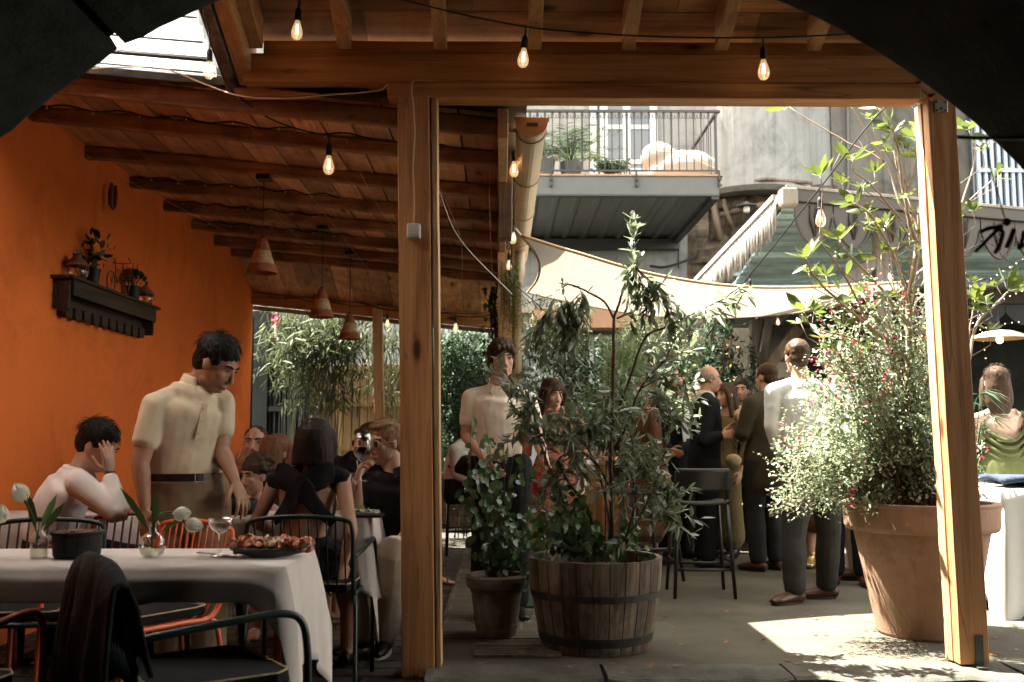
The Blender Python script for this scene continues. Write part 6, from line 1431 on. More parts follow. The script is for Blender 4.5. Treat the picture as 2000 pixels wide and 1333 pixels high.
def etube(mb, pts, A, Bv, lat, seg=18, caps=True):
    "elliptical tube along pts; A = half width along lat, B = half depth"
    caps = (caps, caps) if isinstance(caps, bool) else caps
    pts = [V(p) for p in pts]; n = len(pts); lats = lat if isinstance(lat, list) else [V(lat)]*n
    rings = []
    def rg(p, d, l, a, b_):
        d = d.normalized(); l = (l - d*l.dot(d)); l = l.normalized() if l.length > 1e-5 else d.orthogonal().normalized(); u = d.cross(l)
        return [p + l*cos(2*pi*k/seg)*a + u*sin(2*pi*k/seg)*b_ for k in range(seg)]
    ds = [(pts[min(i+1, n-1)] - pts[max(i-1, 0)]) for i in range(n)]
    if caps[0]:
        for q in (.35, .75): e = sqrt(1-(1-q)**2); rings.append(rg(pts[0] - ds[0].normalized()*min(A[0], Bv[0])*(1-q), ds[0], lats[0], A[0]*e, Bv[0]*e))
    for i in range(n): rings.append(rg(pts[i], ds[i], lats[i], A[i], Bv[i]))
    if caps[1]:
        for q in (.75, .35): e = sqrt(1-(1-q)**2); rings.append(rg(pts[-1] + ds[-1].normalized()*min(A[-1], Bv[-1])*(1-q), ds[-1], lats[-1], A[-1]*e, Bv[-1]*e))
    mb.ring(rings)
def smooth_pts(pts, A, Bv, n=5):
    c = curve(pts, n); k = len(pts); a2 = []; b2 = []
    for i in range(len(c)):
        x = i/n; j = min(int(x), k-2); f = x-j; f = f*f*(3-2*f); a2.append(lerp(A[j], A[j+1], f)); b2.append(lerp(Bv[j], Bv[j+1], f))
    return c, a2, b2
_clouds = bpy.data.textures.new('folds', 'CLOUDS'); _clouds.noise_scale = .13; _clouds.noise_depth = 2
_hairt = bpy.data.textures.new('locks', 'CLOUDS'); _hairt.noise_scale = .025; _hairt.noise_depth = 2
def remesh(o, vox, sm=2, disp=0, tex=None, solid=0):
    m = o.modifiers.new('remesh', 'REMESH'); m.mode = 'VOXEL'; m.voxel_size = vox; m.use_smooth_shade = True; m.adaptivity = 0
    if sm: s_ = o.modifiers.new('smooth', 'SMOOTH'); s_.iterations = sm; s_.factor = .5
    if disp: d = o.modifiers.new('disp', 'DISPLACE'); d.texture = tex or _clouds; d.strength = disp; d.mid_level = .5; d.texture_coords = 'LOCAL'
    return o
class Pose: pass
def make_joints(x, y, yaw, h=1.78, z0=.052, sit=None, lean=0, fem=False, headdir=None, nod=0, over=None, turn=0):
    a = R(yaw); F = V((sin(a), cos(a), 0)); Lf = V((-cos(a), sin(a), 0)); U = V((0, 0, 1)); o = V((x, y, z0)); k = h
    q = lambda f, l, u: o + F*f*k + Lf*l*k + U*u*k
    J = {}; sw = .100 if fem else .112
    if sit is None:
        J.update(pelvis=q(0, 0, .53), waist=q(lean*.1, 0, .615), chest=q(lean*.3, 0, .72), neck=q(lean*.45-.005, 0, .842), head=q(lean*.6+.015, 0, .932))
        for s, sg in (('L', 1), ('R', -1)):
            J['hip'+s] = q(0, sg*.048, .515); J['kn'+s] = q(.012, sg*.055, .285); J['an'+s] = q(-.01, sg*.058, .045); J['toe'+s] = J['an'+s] + F*.15 + Lf*sg*.03 - U*.045
            J['sh'+s] = q(lean*.42-.005, sg*sw, .80); J['el'+s] = q(lean*.42-.02, sg*(sw+.03), .635); J['wr'+s] = q(lean*.42+.03, sg*(sw+.035), .495)
    else:
        zs_ = sit - z0; c = lambda f, l, z: o + F*f + Lf*l + U*z
        J.update(pelvis=c(-.0, 0, zs_+.10), waist=c(-.02+lean*.25, 0, zs_+.23), chest=c(-.01+lean*.6, 0, zs_+.40), neck=c(.0+lean, 0, zs_+.58), head=c(.035+lean*1.15, 0, zs_+.735))
        for s, sg in (('L', 1), ('R', -1)):
            J['hip'+s] = c(0, sg*.085, zs_+.09); J['kn'+s] = c(.42, sg*.11, zs_+.07); J['an'+s] = c(.40, sg*.11, .08); J['toe'+s] = J['an'+s] + F*.15 + Lf*sg*.02 - U*.06
            J['sh'+s] = c(-.0+lean*.95, sg*sw*k, zs_+.515); J['el'+s] = c(.03+lean*.9, sg*(sw*k+.05), zs_+.27); J['wr'+s] = c(.25+lean*.9, sg*(sw*k), zs_+.30)
    if over: J.update(over)
    hd = R(yaw if headdir is None else headdir); J['hf'] = V((sin(hd), cos(hd), 0)); J['hl'] = V((-cos(hd), sin(hd), 0)); n_ = R(nod)
    f0 = J['hf']; J['hf'] = (f0*cos(n_) - U*sin(n_)); J['hu'] = (U*cos(n_) + f0*sin(n_)); J['F'] = F; J['Lf'] = Lf; return J
def hand(mb, wr, d, pn, side, curl=.5, s=1.0, spread=.02, rfac=1.0):
    "d finger direction, pn palm normal (towards the curl), side = direction of the thumb"
    d = V(d).normalized(); pn = V(pn); pn = (pn - d*pn.dot(d)).normalized(); th = d.cross(pn)
    if th.dot(V(side)) < 0: th = -th
    kn = wr + d*.088*s
    etube(mb, [wr, wr + d*.03*s, wr + d*.065*s, kn], [.024*s, .033*s, .040*s, .038*s], [.018*s, .017*s, .015*s, .012*s], th, 12)
    for i, (o, ln) in enumerate(((.030, .92), (.010, 1.02), (-.010, .96), (-.029, .76))):
        p = kn + th*o*s - d*(.006 if i in (0, 3) else 0)*s; dd = (d + th*spread*(1.5-i)*1.5).normalized(); ang = 0; pts = [p]
        for L_, cm in ((.042*ln, .8), (.026*ln, 1.0), (.020*ln, .7)): ang += curl*cm; v = dd*cos(ang) + pn*sin(ang); p = p + v*L_*s; pts.append(p)
        mb.tube(pts, [.0095*s*rfac, .0088*s*rfac, .008*s*rfac, .0065*s*rfac], 8)
    p = wr + d*.028*s + th*.026*s + pn*.006*s
    mb.tube([p, p + (th*.75 + d*.6 + pn*.3).normalized()*.036*s, p + (th*.75 + d*.6 + pn*.3).normalized()*.036*s + (d*.9 + th*.25 + pn*(.3+curl*.4)).normalized()*.034*s, p + (th*.75 + d*.6 + pn*.3).normalized()*.036*s + (d*.9 + th*.15 + pn*(.3+curl*.6)).normalized()*.060*s], [.0135*s, .0115*s, .010*s, .008*s], 8)
def headshape(mb, c, f, u, l, s=1.0, fem=False, nose=1.0):
    rot = Matrix((l, f, u)).transposed(); q = lambda F_, U_, L_=0: c + (f*F_ + u*U_ + l*L_)*s; e = lambda p, rl, rf, ru_: mb.ell(p, (rl*s, rf*s, ru_*s), rot, 20, 12)
    e(q(-.012, .022), .074, .096, .092); e(q(.018, -.03), .061, .072, .082); e(q(.045, -.088), .030 if fem else .036, .034, .026); e(q(.01, -.07), .053 if fem else .058, .055, .042)
    mb.tube([q(.078, .022), q(.094, -.008), q(.108*1.0, -.034)], [.007*s, .009*s, .0125*s*nose], 10); e(q(.094, -.038, .010), .008, .010, .007); e(q(.094, -.038, -.010), .008, .010, .007)
    mb.tube([q(.066, .030, .045), q(.078, .034, .015), q(.078, .034, -.015), q(.066, .030, -.045)], [.007*s, .008*s, .008*s, .007*s], 8)
    for sg in (1, -1): e(q(.058, -.018, sg*.036), .020, .022, .020); e(q(-.004, -.006, sg*.073), .007, .018, .029)
    e(q(.082, -.066), .022, .012, .012); e(q(.076, -.088), .018, .014, .012)
def person(label, J, h=1.78, fem=False, skin='skin', hair=('short', 'hair_brown'), wear=(), vox=.006, hands={}, hs=1.0, group=None, face=True, bodyk=1.0, strands=0, shades=False, closed=False, arms=True, extra=None):
    k = h/1.78*bodyk; F, Lf = J['F'], J['Lf']; f, u, l = J['hf'], J['hu'], J['hl']; o0 = V((J['pelvis'].x, J['pelvis'].y, 0)); c = J['head']
    root = thing('person', label, 'person', tuple(o0), group); b_ = MB()
    shl = (J['shL']-J['shR']).normalized(); hpl = (J['hipL']-J['hipR']).normalized(); nk = J['neck']; shm = (J['shL']+J['shR'])/2
    TW = ([.155, .160, .118, .138, .150, .10] if fem else [.150, .158, .138, .160, .165, .11]); TD = ([.10, .108, .082, .100, .088, .062] if fem else [.095, .105, .096, .112, .104, .078])
    tp = [J['pelvis'] - V((0, 0, .06*k)), J['pelvis'], J['waist'], J['chest'], lerp(J['chest'], shm, .72), lerp(shm, nk, .35)]
    def torso(mb, off, i0=0, i1=6, kk=1.0):
        pts, a_, d_ = smooth_pts(tp[i0:i1], [x*k*kk+off for x in TW[i0:i1]], [x*k*kk+off for x in TD[i0:i1]]); n_ = len(pts); lats = [hpl.lerp(shl, min(1, (i/(n_-1))*1.1)) for i in range(n_)]; etube(mb, pts, a_, d_, lats)
    torso(b_, 0)
    def arm(mb, s, off, t0=0, t1=1.0, flare=0):
        sh, el, wr = J['sh'+s], J['el'+s], J['wr'+s]; pts = [sh, lerp(sh, el, .35), lerp(sh, el, .8), el, lerp(el, wr, .3), lerp(el, wr, .75), wr]; rr = [.052, .050, .043, .040, .040, .030, .025] if not fem else [.045, .040, .035, .032, .032, .026, .021]
        c_, a_, d_ = smooth_pts(pts, [r*k+off for r in rr], [r*k*.95+off for r in rr], 4); n_ = len(c_); i0, i1 = int(t0*(n_-1)), int(t1*(n_-1))
        a_ = [x + flare*max(0, (i-i0)/(max(1, i1-i0))) for i, x in enumerate(a_)]; d_ = [x + flare*max(0, (i-i0)/(max(1, i1-i0))) for i, x in enumerate(d_)]
        etube(mb, c_[i0:i1+1], a_[i0:i1+1], d_[i0:i1+1], (el-sh).cross(wr-el) if (el-sh).cross(wr-el).length > 1e-4 else F, 14)
    def leg(mb, s, off, t0=0, t1=1.0, flare=0):
        hp, kn, an = J['hip'+s], J['kn'+s], J['an'+s]; pts = [hp, lerp(hp, kn, .4), lerp(hp, kn, .85), kn, lerp(kn, an, .35), lerp(kn, an, .75), an]; rr = [.092, .085, .064, .058, .058, .046, .040]
        c_, a_, d_ = smooth_pts(pts, [r*k+off for r in rr], [r*k+off for r in rr], 4); n_ = len(c_); i0, i1 = int(t0*(n_-1)), int(t1*(n_-1))
        a_ = [x + flare*(i/(n_-1)) for i, x in enumerate(a_)]; d_ = [x + flare*(i/(n_-1)) for i, x in enumerate(d_)]; etube(mb, c_[i0:i1+1], a_[i0:i1+1], d_[i0:i1+1], hpl, 14)
    for s in 'LR':
        etube(b_, [nk + V((0, 0, .0)), lerp(nk, J['sh'+s], .5) - V((0, 0, .004)), J['sh'+s]], [.046*k, .046*k if not fem else .038*k, .050*k if not fem else .040*k], [.046*k, .046*k if not fem else .038*k, .048*k if not fem else .038*k], F, 14)
        arm(b_, s, 0); leg(b_, s, 0)
        an, to = J['an'+s], J['toe'+s]; fd = (to-an); fd.z = 0; fd.normalize(); etube(b_, [an - fd*.03*k - V((0, 0, .02*k)), an + fd*.06*k - V((0, 0, .035*k)), an + fd*.16*k - V((0, 0, .05*k))], [.032*k, .036*k, .03*k], [.03*k, .025*k, .014*k], fd.cross(V((0, 0, 1))), 12)
        hd = hands.get(s, {}); d = hd.get('d', (J['wr'+s]-J['el'+s])); pn = hd.get('pn', -Lf if s == 'L' else Lf); hand(b_, J['wr'+s], d, pn, hd.get('side', F), hd.get('curl', .35), (.98 if not fem else .88)*k**.5*hs, hd.get('spread', .02))
    nr = .056 if not fem else .045
    etube(b_, [nk - V((0, 0, .03)), lerp(nk, c, .45) - f*.008, c - u*.045*hs - f*.015], [nr*1.25*k, nr*k, nr*k], [nr*1.2*k, nr*k, nr*k], l, 16)
    headshape(b_, c, f, u, l, hs*k**.3, fem)
    S = hs*k**.3; q = lambda F_, U_, L_=0: c + (f*F_ + u*U_ + l*L_)*S; rot = Matrix((l, f, u)).transposed()
    body = b_.build('body', M[skin], root, smooth=True); remesh(body, vox, 2)
    if face:
        e_ = MB()
        for sg in (1, -1):
            if closed: continue
            e_.ell(q(.0735, .008, sg*.031), (.0125*S, .010*S, .0078*S), rot, 14, 9)
        if not closed and not shades:
            eo = e_.build('eyes', M['eye_white'], root, smooth=True); i_ = MB(); [i_.ell(q(.0815, .008, sg*.031), (.0055*S, .003*S, .0058*S), rot, 12, 7) for sg in (1, -1)]; i_.build('irises', M['eye_dark'], eo, smooth=True)
        br_ = MB()
        for sg in (1, -1):
            br_.tube([q(.0845, .029, sg*.013), q(.083, .035, sg*.03), q(.068, .031, sg*.052)], [.0042*S, .005*S, .003*S], 6)
            br_.tube([q(.083, .012, sg*.018), q(.0865, .0165, sg*.031), q(.077, .012, sg*.044)], [.0016*S, .0022*S, .0015*S], 5)
        br_.build('eyebrows', M[hair[1]] if hair[0] != 'bald' else M['hair_grey'], root, smooth=True)
        lp = MB(); lp.tube([q(.083, -.064, .021), q(.0945, -.0605, .008), q(.0955, -.062, 0), q(.0945, -.0605, -.008), q(.083, -.064, -.021)], [.002*S, .0042*S, .0036*S, .0042*S, .002*S], 7); lp.tube([q(.083, -.066, .019), q(.0935, -.071, 0), q(.083, -.066, -.019)], [.002*S, .0052*S, .002*S], 7); lp.build('lips', M['lips'], root, smooth=True)
        if shades:
            g = MB(); lens = MB()
            for sg in (1, -1):
                g.tube([q(.092, .006 + .021*sin(t_), sg*.032 + .023*cos(t_)) for t_ in [2*pi*j/24 for j in range(24)]], .0028*S, 6, closed=True); lens.ring([[q(.0915+dz, .006 + .020*sin(t_), sg*.032 + .022*cos(t_)) for t_ in [2*pi*j/24 for j in range(24)]] for dz in (-.0015, .0015)]); g.tube([q(.090, .012, sg*.055), q(.03, .012, sg*.078), q(-.012, .006, sg*.080)], .0026*S, 6)
            g.tube([q(.094, .012, .009), q(.097, .014, 0), q(.094, .012, -.009)], .0026*S, 6); go = g.build('sunglasses', M['straw'], root, smooth=True); lens.build('lenses', M['eye_dark'], go)
    # hair
    st, hm = hair[0], hair[1]; hbm = MB(); E = lambda F_, U_, L_, rl, rf, ru_: hbm.ell(q(F_, U_, L_), (rl*S, rf*S, ru_*S), rot, 20, 12)
    if st in ('short', 'messy', 'crop', 'quiff'):
        g_ = {'short': .004, 'messy': .012, 'crop': 0, 'quiff': .006}[st]
        E(-.026, .046, 0, .078+g_, .098+g_, .082+g_); E(-.048, .0, 0, .068+g_, .066+g_, .076+g_*.5); 
        for sg in (1, -1): E(.012, .028, sg*.062, .015+g_*.6, .030, .030)
        if st == 'messy':
            for sg in (1, -1): E(-.02, -.01, sg*.070, .022, .045, .05)
            for i in range(26): a_ = rnd.uniform(0, 2*pi); r_ = rnd.uniform(.2, 1); E(-.02+.10*cos(a_)*r_, .10 - .07*r_*r_ + rnd.uniform(-.01, .012), .085*sin(a_)*r_, .022, .030, .017)
            for o_ in (-.04, -.01, .02, .045): E(.066, .068, o_, .018, .02, .024)
        if st == 'quiff': E(.040, .098, 0, .055, .045, .026); E(.01, .105, .01, .06, .07, .026)
    elif st == 'thin': E(-.040, .020, 0, .080, .085, .078); [E(.0, .01, sg*.066, .016, .034, .032) for sg in (1, -1)]
    elif st == 'fringe': E(-.022, .045, 0, .084, .104, .086); E(-.05, -.01, 0, .074, .068, .078); E(.066, .048, 0, .062, .03, .034); [E(.02, .02, sg*.066, .016, .04, .03) for sg in (1, -1)]
    elif st == 'bun': E(-.024, .042, 0, .076, .096, .076); E(-.05, .0, 0, .066, .06, .07); E(-.12, .04, 0, .034, .034, .034)
    elif st == 'curly':
        E(-.02, .046, 0, .084, .10, .084); E(-.05, -.01, 0, .078, .07, .08)
        for i in range(60): d = ru(); d.z = d.z if d.z > -.5 else -d.z; E(-.03+.105*d.y*(.6 if d.y > 0 else 1), .045+.085*d.z, .09*d.x, .022, .022, .02)
    elif st == 'bob':
        E(-.02, .04, 0, .090, .108, .088); pts = [q(-.045, .06), q(-.048, .02), q(-.045, -.025), q(-.040, -.062)]; pts.append(q(-.040, -.105)); etube(hbm, pts, [.084*S, .092*S, .100*S, .106*S, .104*S], [.080*S, .080*S, .076*S, .072*S, .068*S], l, 20, caps=False)
        E(.02, .0, .080, .018, .045, .08); E(.02, .0, -.080, .018, .045, .08)
    elif st in ('long', 'longside'):
        ln = hair[2] if len(hair) > 2 else .30
        E(-.02, .042, 0, .084, .104, .084); pts = [q(-.045, .05), q(-.06, -.04)] + [q(-.06, -.04) - V((0, 0, ln*t_)) - f*.015*t_ for t_ in (.3, .65, 1)]; etube(hbm, pts, [.082*S, .092*S, .098*S, .096*S, .07*S], [.08*S, .07*S, .055*S, .05*S, .03*S], l, 20)
        for sg in (1, -1): etube(hbm, [q(.035, .07, sg*.045), q(.045, .02, sg*.078), q(.03, -.06, sg*.085), q(.02, -.08, sg*.09) - V((0, 0, ln*.45))], [.02*S, .02*S, .026*S, .02*S], [.02*S, .03*S, .038*S, .03*S], l, 12)
    if hbm.v:
        ho = hbm.build('hair', M[hm], root, smooth=True); remesh(ho, min(vox, .006), 2, .010 if st in ('short', 'messy', 'curly', 'quiff', 'fringe') else .003, _hairt)
        if strands:
            sb = MB()
            for i in range(strands):
                d = ru(); d.z = abs(d.z)*1.0; lu, lf_, ll = d.z, d.y, d.x; p = q(-.026 + .106*lf_*(.92 if lf_ > 0 else 1), .046 + .088*lu, .084*ll); out = (l*ll + f*lf_ + u*lu).normalized(); tan = (f*(1 if st != 'bob' else -.3) + l*rnd.gauss(0, .5) - u*.7); tan = (tan - out*tan.dot(out)).normalized(); Ls = rnd.uniform(.03, .06)*S
                if lf_ > .4 and lu < .35: continue
                sb.tube([p - out*.004, p + tan*Ls*.5 + out*.008*rnd.random(), p + tan*Ls + out*rnd.uniform(-.006, .007)], [.0012, .0011, .0004], 4)
            if sb.v: sb.build('loose_strands', M[hm], ho, smooth=True)
    # clothes
    for w_ in wear:
        typ, mat = w_[0], w_[1]; o_ = w_[2] if len(w_) > 2 else {}; g = MB()
        if typ in ('tee', 'shirt', 'jacket'):
            off = {'tee': .011, 'shirt': .012, 'jacket': .024}[typ]; lo = o_.get('low', .0)
            pts = [J['pelvis'] - V((0, 0, lo)) if typ == 'jacket' else lerp(J['pelvis'], J['waist'], .42), J['pelvis'] + V((0, 0, .03)) if typ == 'jacket' else lerp(J['pelvis'], J['waist'], .75), J['waist'], J['chest'], lerp(J['chest'], shm, .72), lerp(shm, nk, .3)]
            W_ = list(TW); D_ = list(TD); 
            if typ == 'jacket': W_ = [.165, .165, .152, .168, .168, .11]; D_ = [.125, .118, .108, .115, .095, .065]
            elif not fem: W_[:3] = [.138, .150, .147]; D_[:3] = [.095, .106, .106]
            pts, a_, d_ = smooth_pts(pts, [x*k+off for x in W_], [x*k+off for x in D_]); n_ = len(pts); lats = [hpl.lerp(shl, min(1, (i/(n_-1))*1.1)) for i in range(n_)]; etube(g, pts, a_, d_, lats, 24, caps=True)
            for s in 'LR':
                etube(g, [nk - V((0, 0, .012)), lerp(nk, J['sh'+s], .5) - V((0, 0, .004)), J['sh'+s]], [.042*k+off, .045*k+off, .050*k+off], [.042*k+off, .045*k+off, .049*k+off], F, 14)
                arm(g, s, off*.95, 0, .27 if typ == 'tee' else .93, .005 if typ == 'tee' else .0)
        elif typ in ('trousers', 'shorts'):
            off = .016; etube(g, [J['pelvis'] - V((0, 0, .08*k)), J['pelvis'], lerp(J['pelvis'], J['waist'], .62)], [.155*k+off, .162*k+off, .150*k+off], [.105*k+off, .108*k+off, .104*k+off], hpl, 22, (True, False))
            for s in 'LR': leg(g, s, off*1.2, 0, .97 if typ == 'trousers' else .4, .012)
        elif typ == 'dress':
            off = .016; hem = o_.get('hem', .45); pts, a_, d_ = smooth_pts([J['waist'], J['chest'], lerp(J['chest'], shm, .6)], [x*k+off for x in TW[2:5]], [x*k+off for x in TD[2:5]]); etube(g, pts, a_, d_, shl, 22)
            z1 = hem; P0 = J['pelvis']; hm_ = (J['anL']+J['anR'])/2; b2 = V((hm_.x, hm_.y, z1)); etube(g, [J['waist'], P0, lerp(P0, b2, .5), b2], [TW[2]*k+off, TW[1]*k+off+.01, .19*k, .21*k], [TD[2]*k+off, TD[1]*k+off+.01, .15*k, .17*k], hpl, 24)
            if o_.get('sleeve'): [arm(g, s, .014, 0, o_['sleeve'], .006) for s in 'LR']
        ob = g.build(o_.get('name', {'tee': 'polo_shirt', 'shirt': 'shirt', 'jacket': 'jacket', 'trousers': 'trousers', 'shorts': 'shorts', 'dress': 'dress'}[typ]), M[mat], root, smooth=True); remesh(ob, max(vox, .006), 7, o_.get('disp', .014), _clouds)
        if o_.get('cap'): pass
    if extra: extra(root, J, q, S, dict(arm=arm, leg=leg, torso=torso, k=k, tp=tp, shl=shl, hpl=hpl))
    return root
def shoes(root, J, mat, k=1.0, sole='shoe_black', only='LR', slip=False):
    for s in only:
        an, to = J['an'+s], J['toe'+s]; fd = (to-an); zz = fd.z; fd.z = 0; fd.normalize(); up = V((0, 0, 1)); L_ = fd.cross(up); gz = an.z - .075*k
        g = MB(); etube(g, [an - fd*.055*k - up*.045*k, an - up*.035*k, an + fd*.07*k - up*.045*k, an + fd*.15*k - up*.055*k, an + fd*.195*k - up*.060*k], [.036*k, .041*k, .045*k, .046*k, .032*k], [.036*k, .050*k, .036*k, .026*k, .018*k], L_, 16)
        if not slip: etube(g, [an - up*.03*k, an + up*.035*k], [.042*k, .046*k], [.044*k, .048*k], L_, 14)
        o = g.build('shoe', M[mat], root, smooth=True); remesh(o, .006, 2)
        h = MB(); ring = [an + fd*(.07 + .135*cos(t_))*k + L_*(.046*sin(t_)*(1+.12*cos(t_)))*k for t_ in [2*pi*j/24 for j in range(24)]]; h.ring([[V((p.x, p.y, an.z - .088*k)) for p in ring], [V((p.x, p.y, an.z - .070*k)) for p in ring]]); h.build('sole', M[sole], o)
def collar(root, J, q, mat, r0=.066, open_=.5):
    nk = J['neck']; f, l = J['F'], J['Lf']; g = MB(); n_ = 22; U = V((0, 0, 1)); c0 = nk + f*.008 + V((0, 0, .028))
    rings = []
    def col(u_, v_):
        a_ = lerp(-pi + open_, pi - open_, u_); fr = .5 - .5*cos(a_) if 0 else (1+cos(a_+pi))/2; rad = r0*(1 + .42*v_); frontness = abs(a_)/pi; z = .028 - .050*v_ - .045*frontness**2.5*(1) - .012*v_*frontness; return c0 - f*rad*cos(a_)*1.0*1.0 + l*rad*sin(a_) + U*z
    g.grid(col, n_, 5); return g.build('collar', M[mat], root, smooth=True, solid=.004)
def belt(root, J, k, buckle=True, tilt=None):
    c = lerp(J['pelvis'], J['waist'], .66); a = [c + J['Lf']*(.150*k+.022)*cos(t_) + J['F']*(.104*k+.022)*sin(t_) for t_ in [2*pi*j/40 for j in range(40)]]; g = MB(); g.ring([[p + V((0, 0, z_)) + (p-c).normalized()*o_ for p in a] for z_, o_ in ((-.017, 0), (-.017, .006), (.017, .006), (.017, 0))], False, True); o = g.build('belt', M['leather'], root)
    if buckle: b0 = c + J['F']*(.104*k+.032); MB().tube([b0 + J['Lf']*x + V((0, 0, z)) for x, z in ((-.02, -.02), (.02, -.02), (.02, .02), (-.02, .02))], .0025, 6, closed=True).build('buckle', M['steel'], o)
def Z(px, py, Y): return P(px, py, Y)

# 1 standing man in the beige polo, bowed head
Y0 = 4.72; c0 = dict(head=Z(424, 712, Y0-.02), neck=Z(386, 752, Y0+.02), chest=Z(364, 862, Y0+.01), waist=Z(362, 910, Y0), pelvis=Z(370, 972, Y0),
    shR=Z(303, 794, Y0-.12), elR=Z(274, 905, Y0-.16), wrR=Z(283, 990, Y0-.16), shL=Z(432, 785, Y0+.10), elL=Z(432, 880, Y0+.02), wrL=Z(458, 938, Y0-.06),
    hipR=Z(340, 985, Y0), hipL=Z(402, 985, Y0+.04), knR=Z(335, 1150, Y0), knL=Z(405, 1150, Y0), anR=Z(335, 1290, Y0), anL=Z(410, 1290, Y0))
J = make_joints(PX(365, Y0), Y0, 140, 1.80, 0, headdir=105, nod=34, over=c0); J['toeR'] = J['anR'] + J['F']*.16 - V((0, 0, .06)); J['toeL'] = J['anL'] + J['F']*.16 - V((0, 0, .06))
def x1(root, J, q, S, d):
    collar(root, J, q, 'polo'); belt(root, J, d['k']); shoes(root, J, 'shoe_black')
    g = MB(); p0 = lerp(J['neck'], J['chest'], .35) + J['F']*.125; p1 = J['chest'] + J['F']*.14 + V((0, 0, .01)); g.bar(p0, p1, .03, .006, J['F']); [g.lathe([(.006, 0), (.006, .003)], vl(p0, p1, t_) + J['F']*.006, 10, ax=J['F']) for t_ in (.15, .5, .85)]
    g.build('placket', M['polo'], root)
person('man standing in beige polo shirt and khaki trousers, head bowed over the table', J, 1.80, skin='skin_tan', hair=('short', 'hair_black'), wear=(('tee', 'polo'), ('trousers', 'trouser')), vox=.005, strands=260, closed=True, bodyk=1.06, hs=1.06,
       hands={'R': dict(d=(.05, -.1, -1), pn=(.3, .3, 0), side=(.4, -1, 0), curl=.25, spread=.08), 'L': dict(d=(.45, -.1, -.9), pn=(-.6, .3, -.3), side=(-.3, -1, 0), curl=.35, spread=.10)}, extra=x1)
# 2 seated man hiding his face
Y0 = 4.9; J = make_joints(PX(150, Y0), Y0, 95, 1.78, 0, sit=.46, headdir=98, nod=30, over=dict(head=Z(192, 872, Y0), neck=Z(150, 930, Y0), chest=Z(118, 985, Y0), waist=Z(100, 1035, Y0), pelvis=Z(95, 1085, Y0),
    shR=Z(155, 945, Y0-.17), elR=Z(232, 1005, Y0-.20), wrR=Z(214, 930, Y0-.13), shL=Z(132, 945, Y0+.17), elL=Z(222, 1000, Y0+.18), wrL=Z(215, 935, Y0+.10), hipR=Z(100, 1090, Y0-.08), hipL=Z(100, 1090, Y0+.08)))
def x2(root, J, q, S, d): collar(root, J, q, 'pink_shirt'); MB().tube([J['wrR'] + V((.022*cos(t_), .026*sin(t_), .02)) for t_ in [2*pi*j/18 for j in range(18)]], .004, 6, closed=True).build('bracelet', M['leather'], root)
person('seated man in pale shirt hiding his face in his hands against the orange wall', J, 1.80, skin='skin', hair=('short', 'hair_black'), wear=(('shirt', 'pink_shirt'), ('trousers', 'navy')), vox=.005, strands=260, closed=True,
       hands={'R': dict(d=(-.12, .05, 1), pn=(-1, .45, 0), side=(-.5, -1, 0), curl=.12, spread=.05), 'L': dict(d=(-.12, -.05, 1), pn=(-1, -.45, 0), side=(-.5, 1, 0), curl=.12, spread=.05)}, extra=x2)
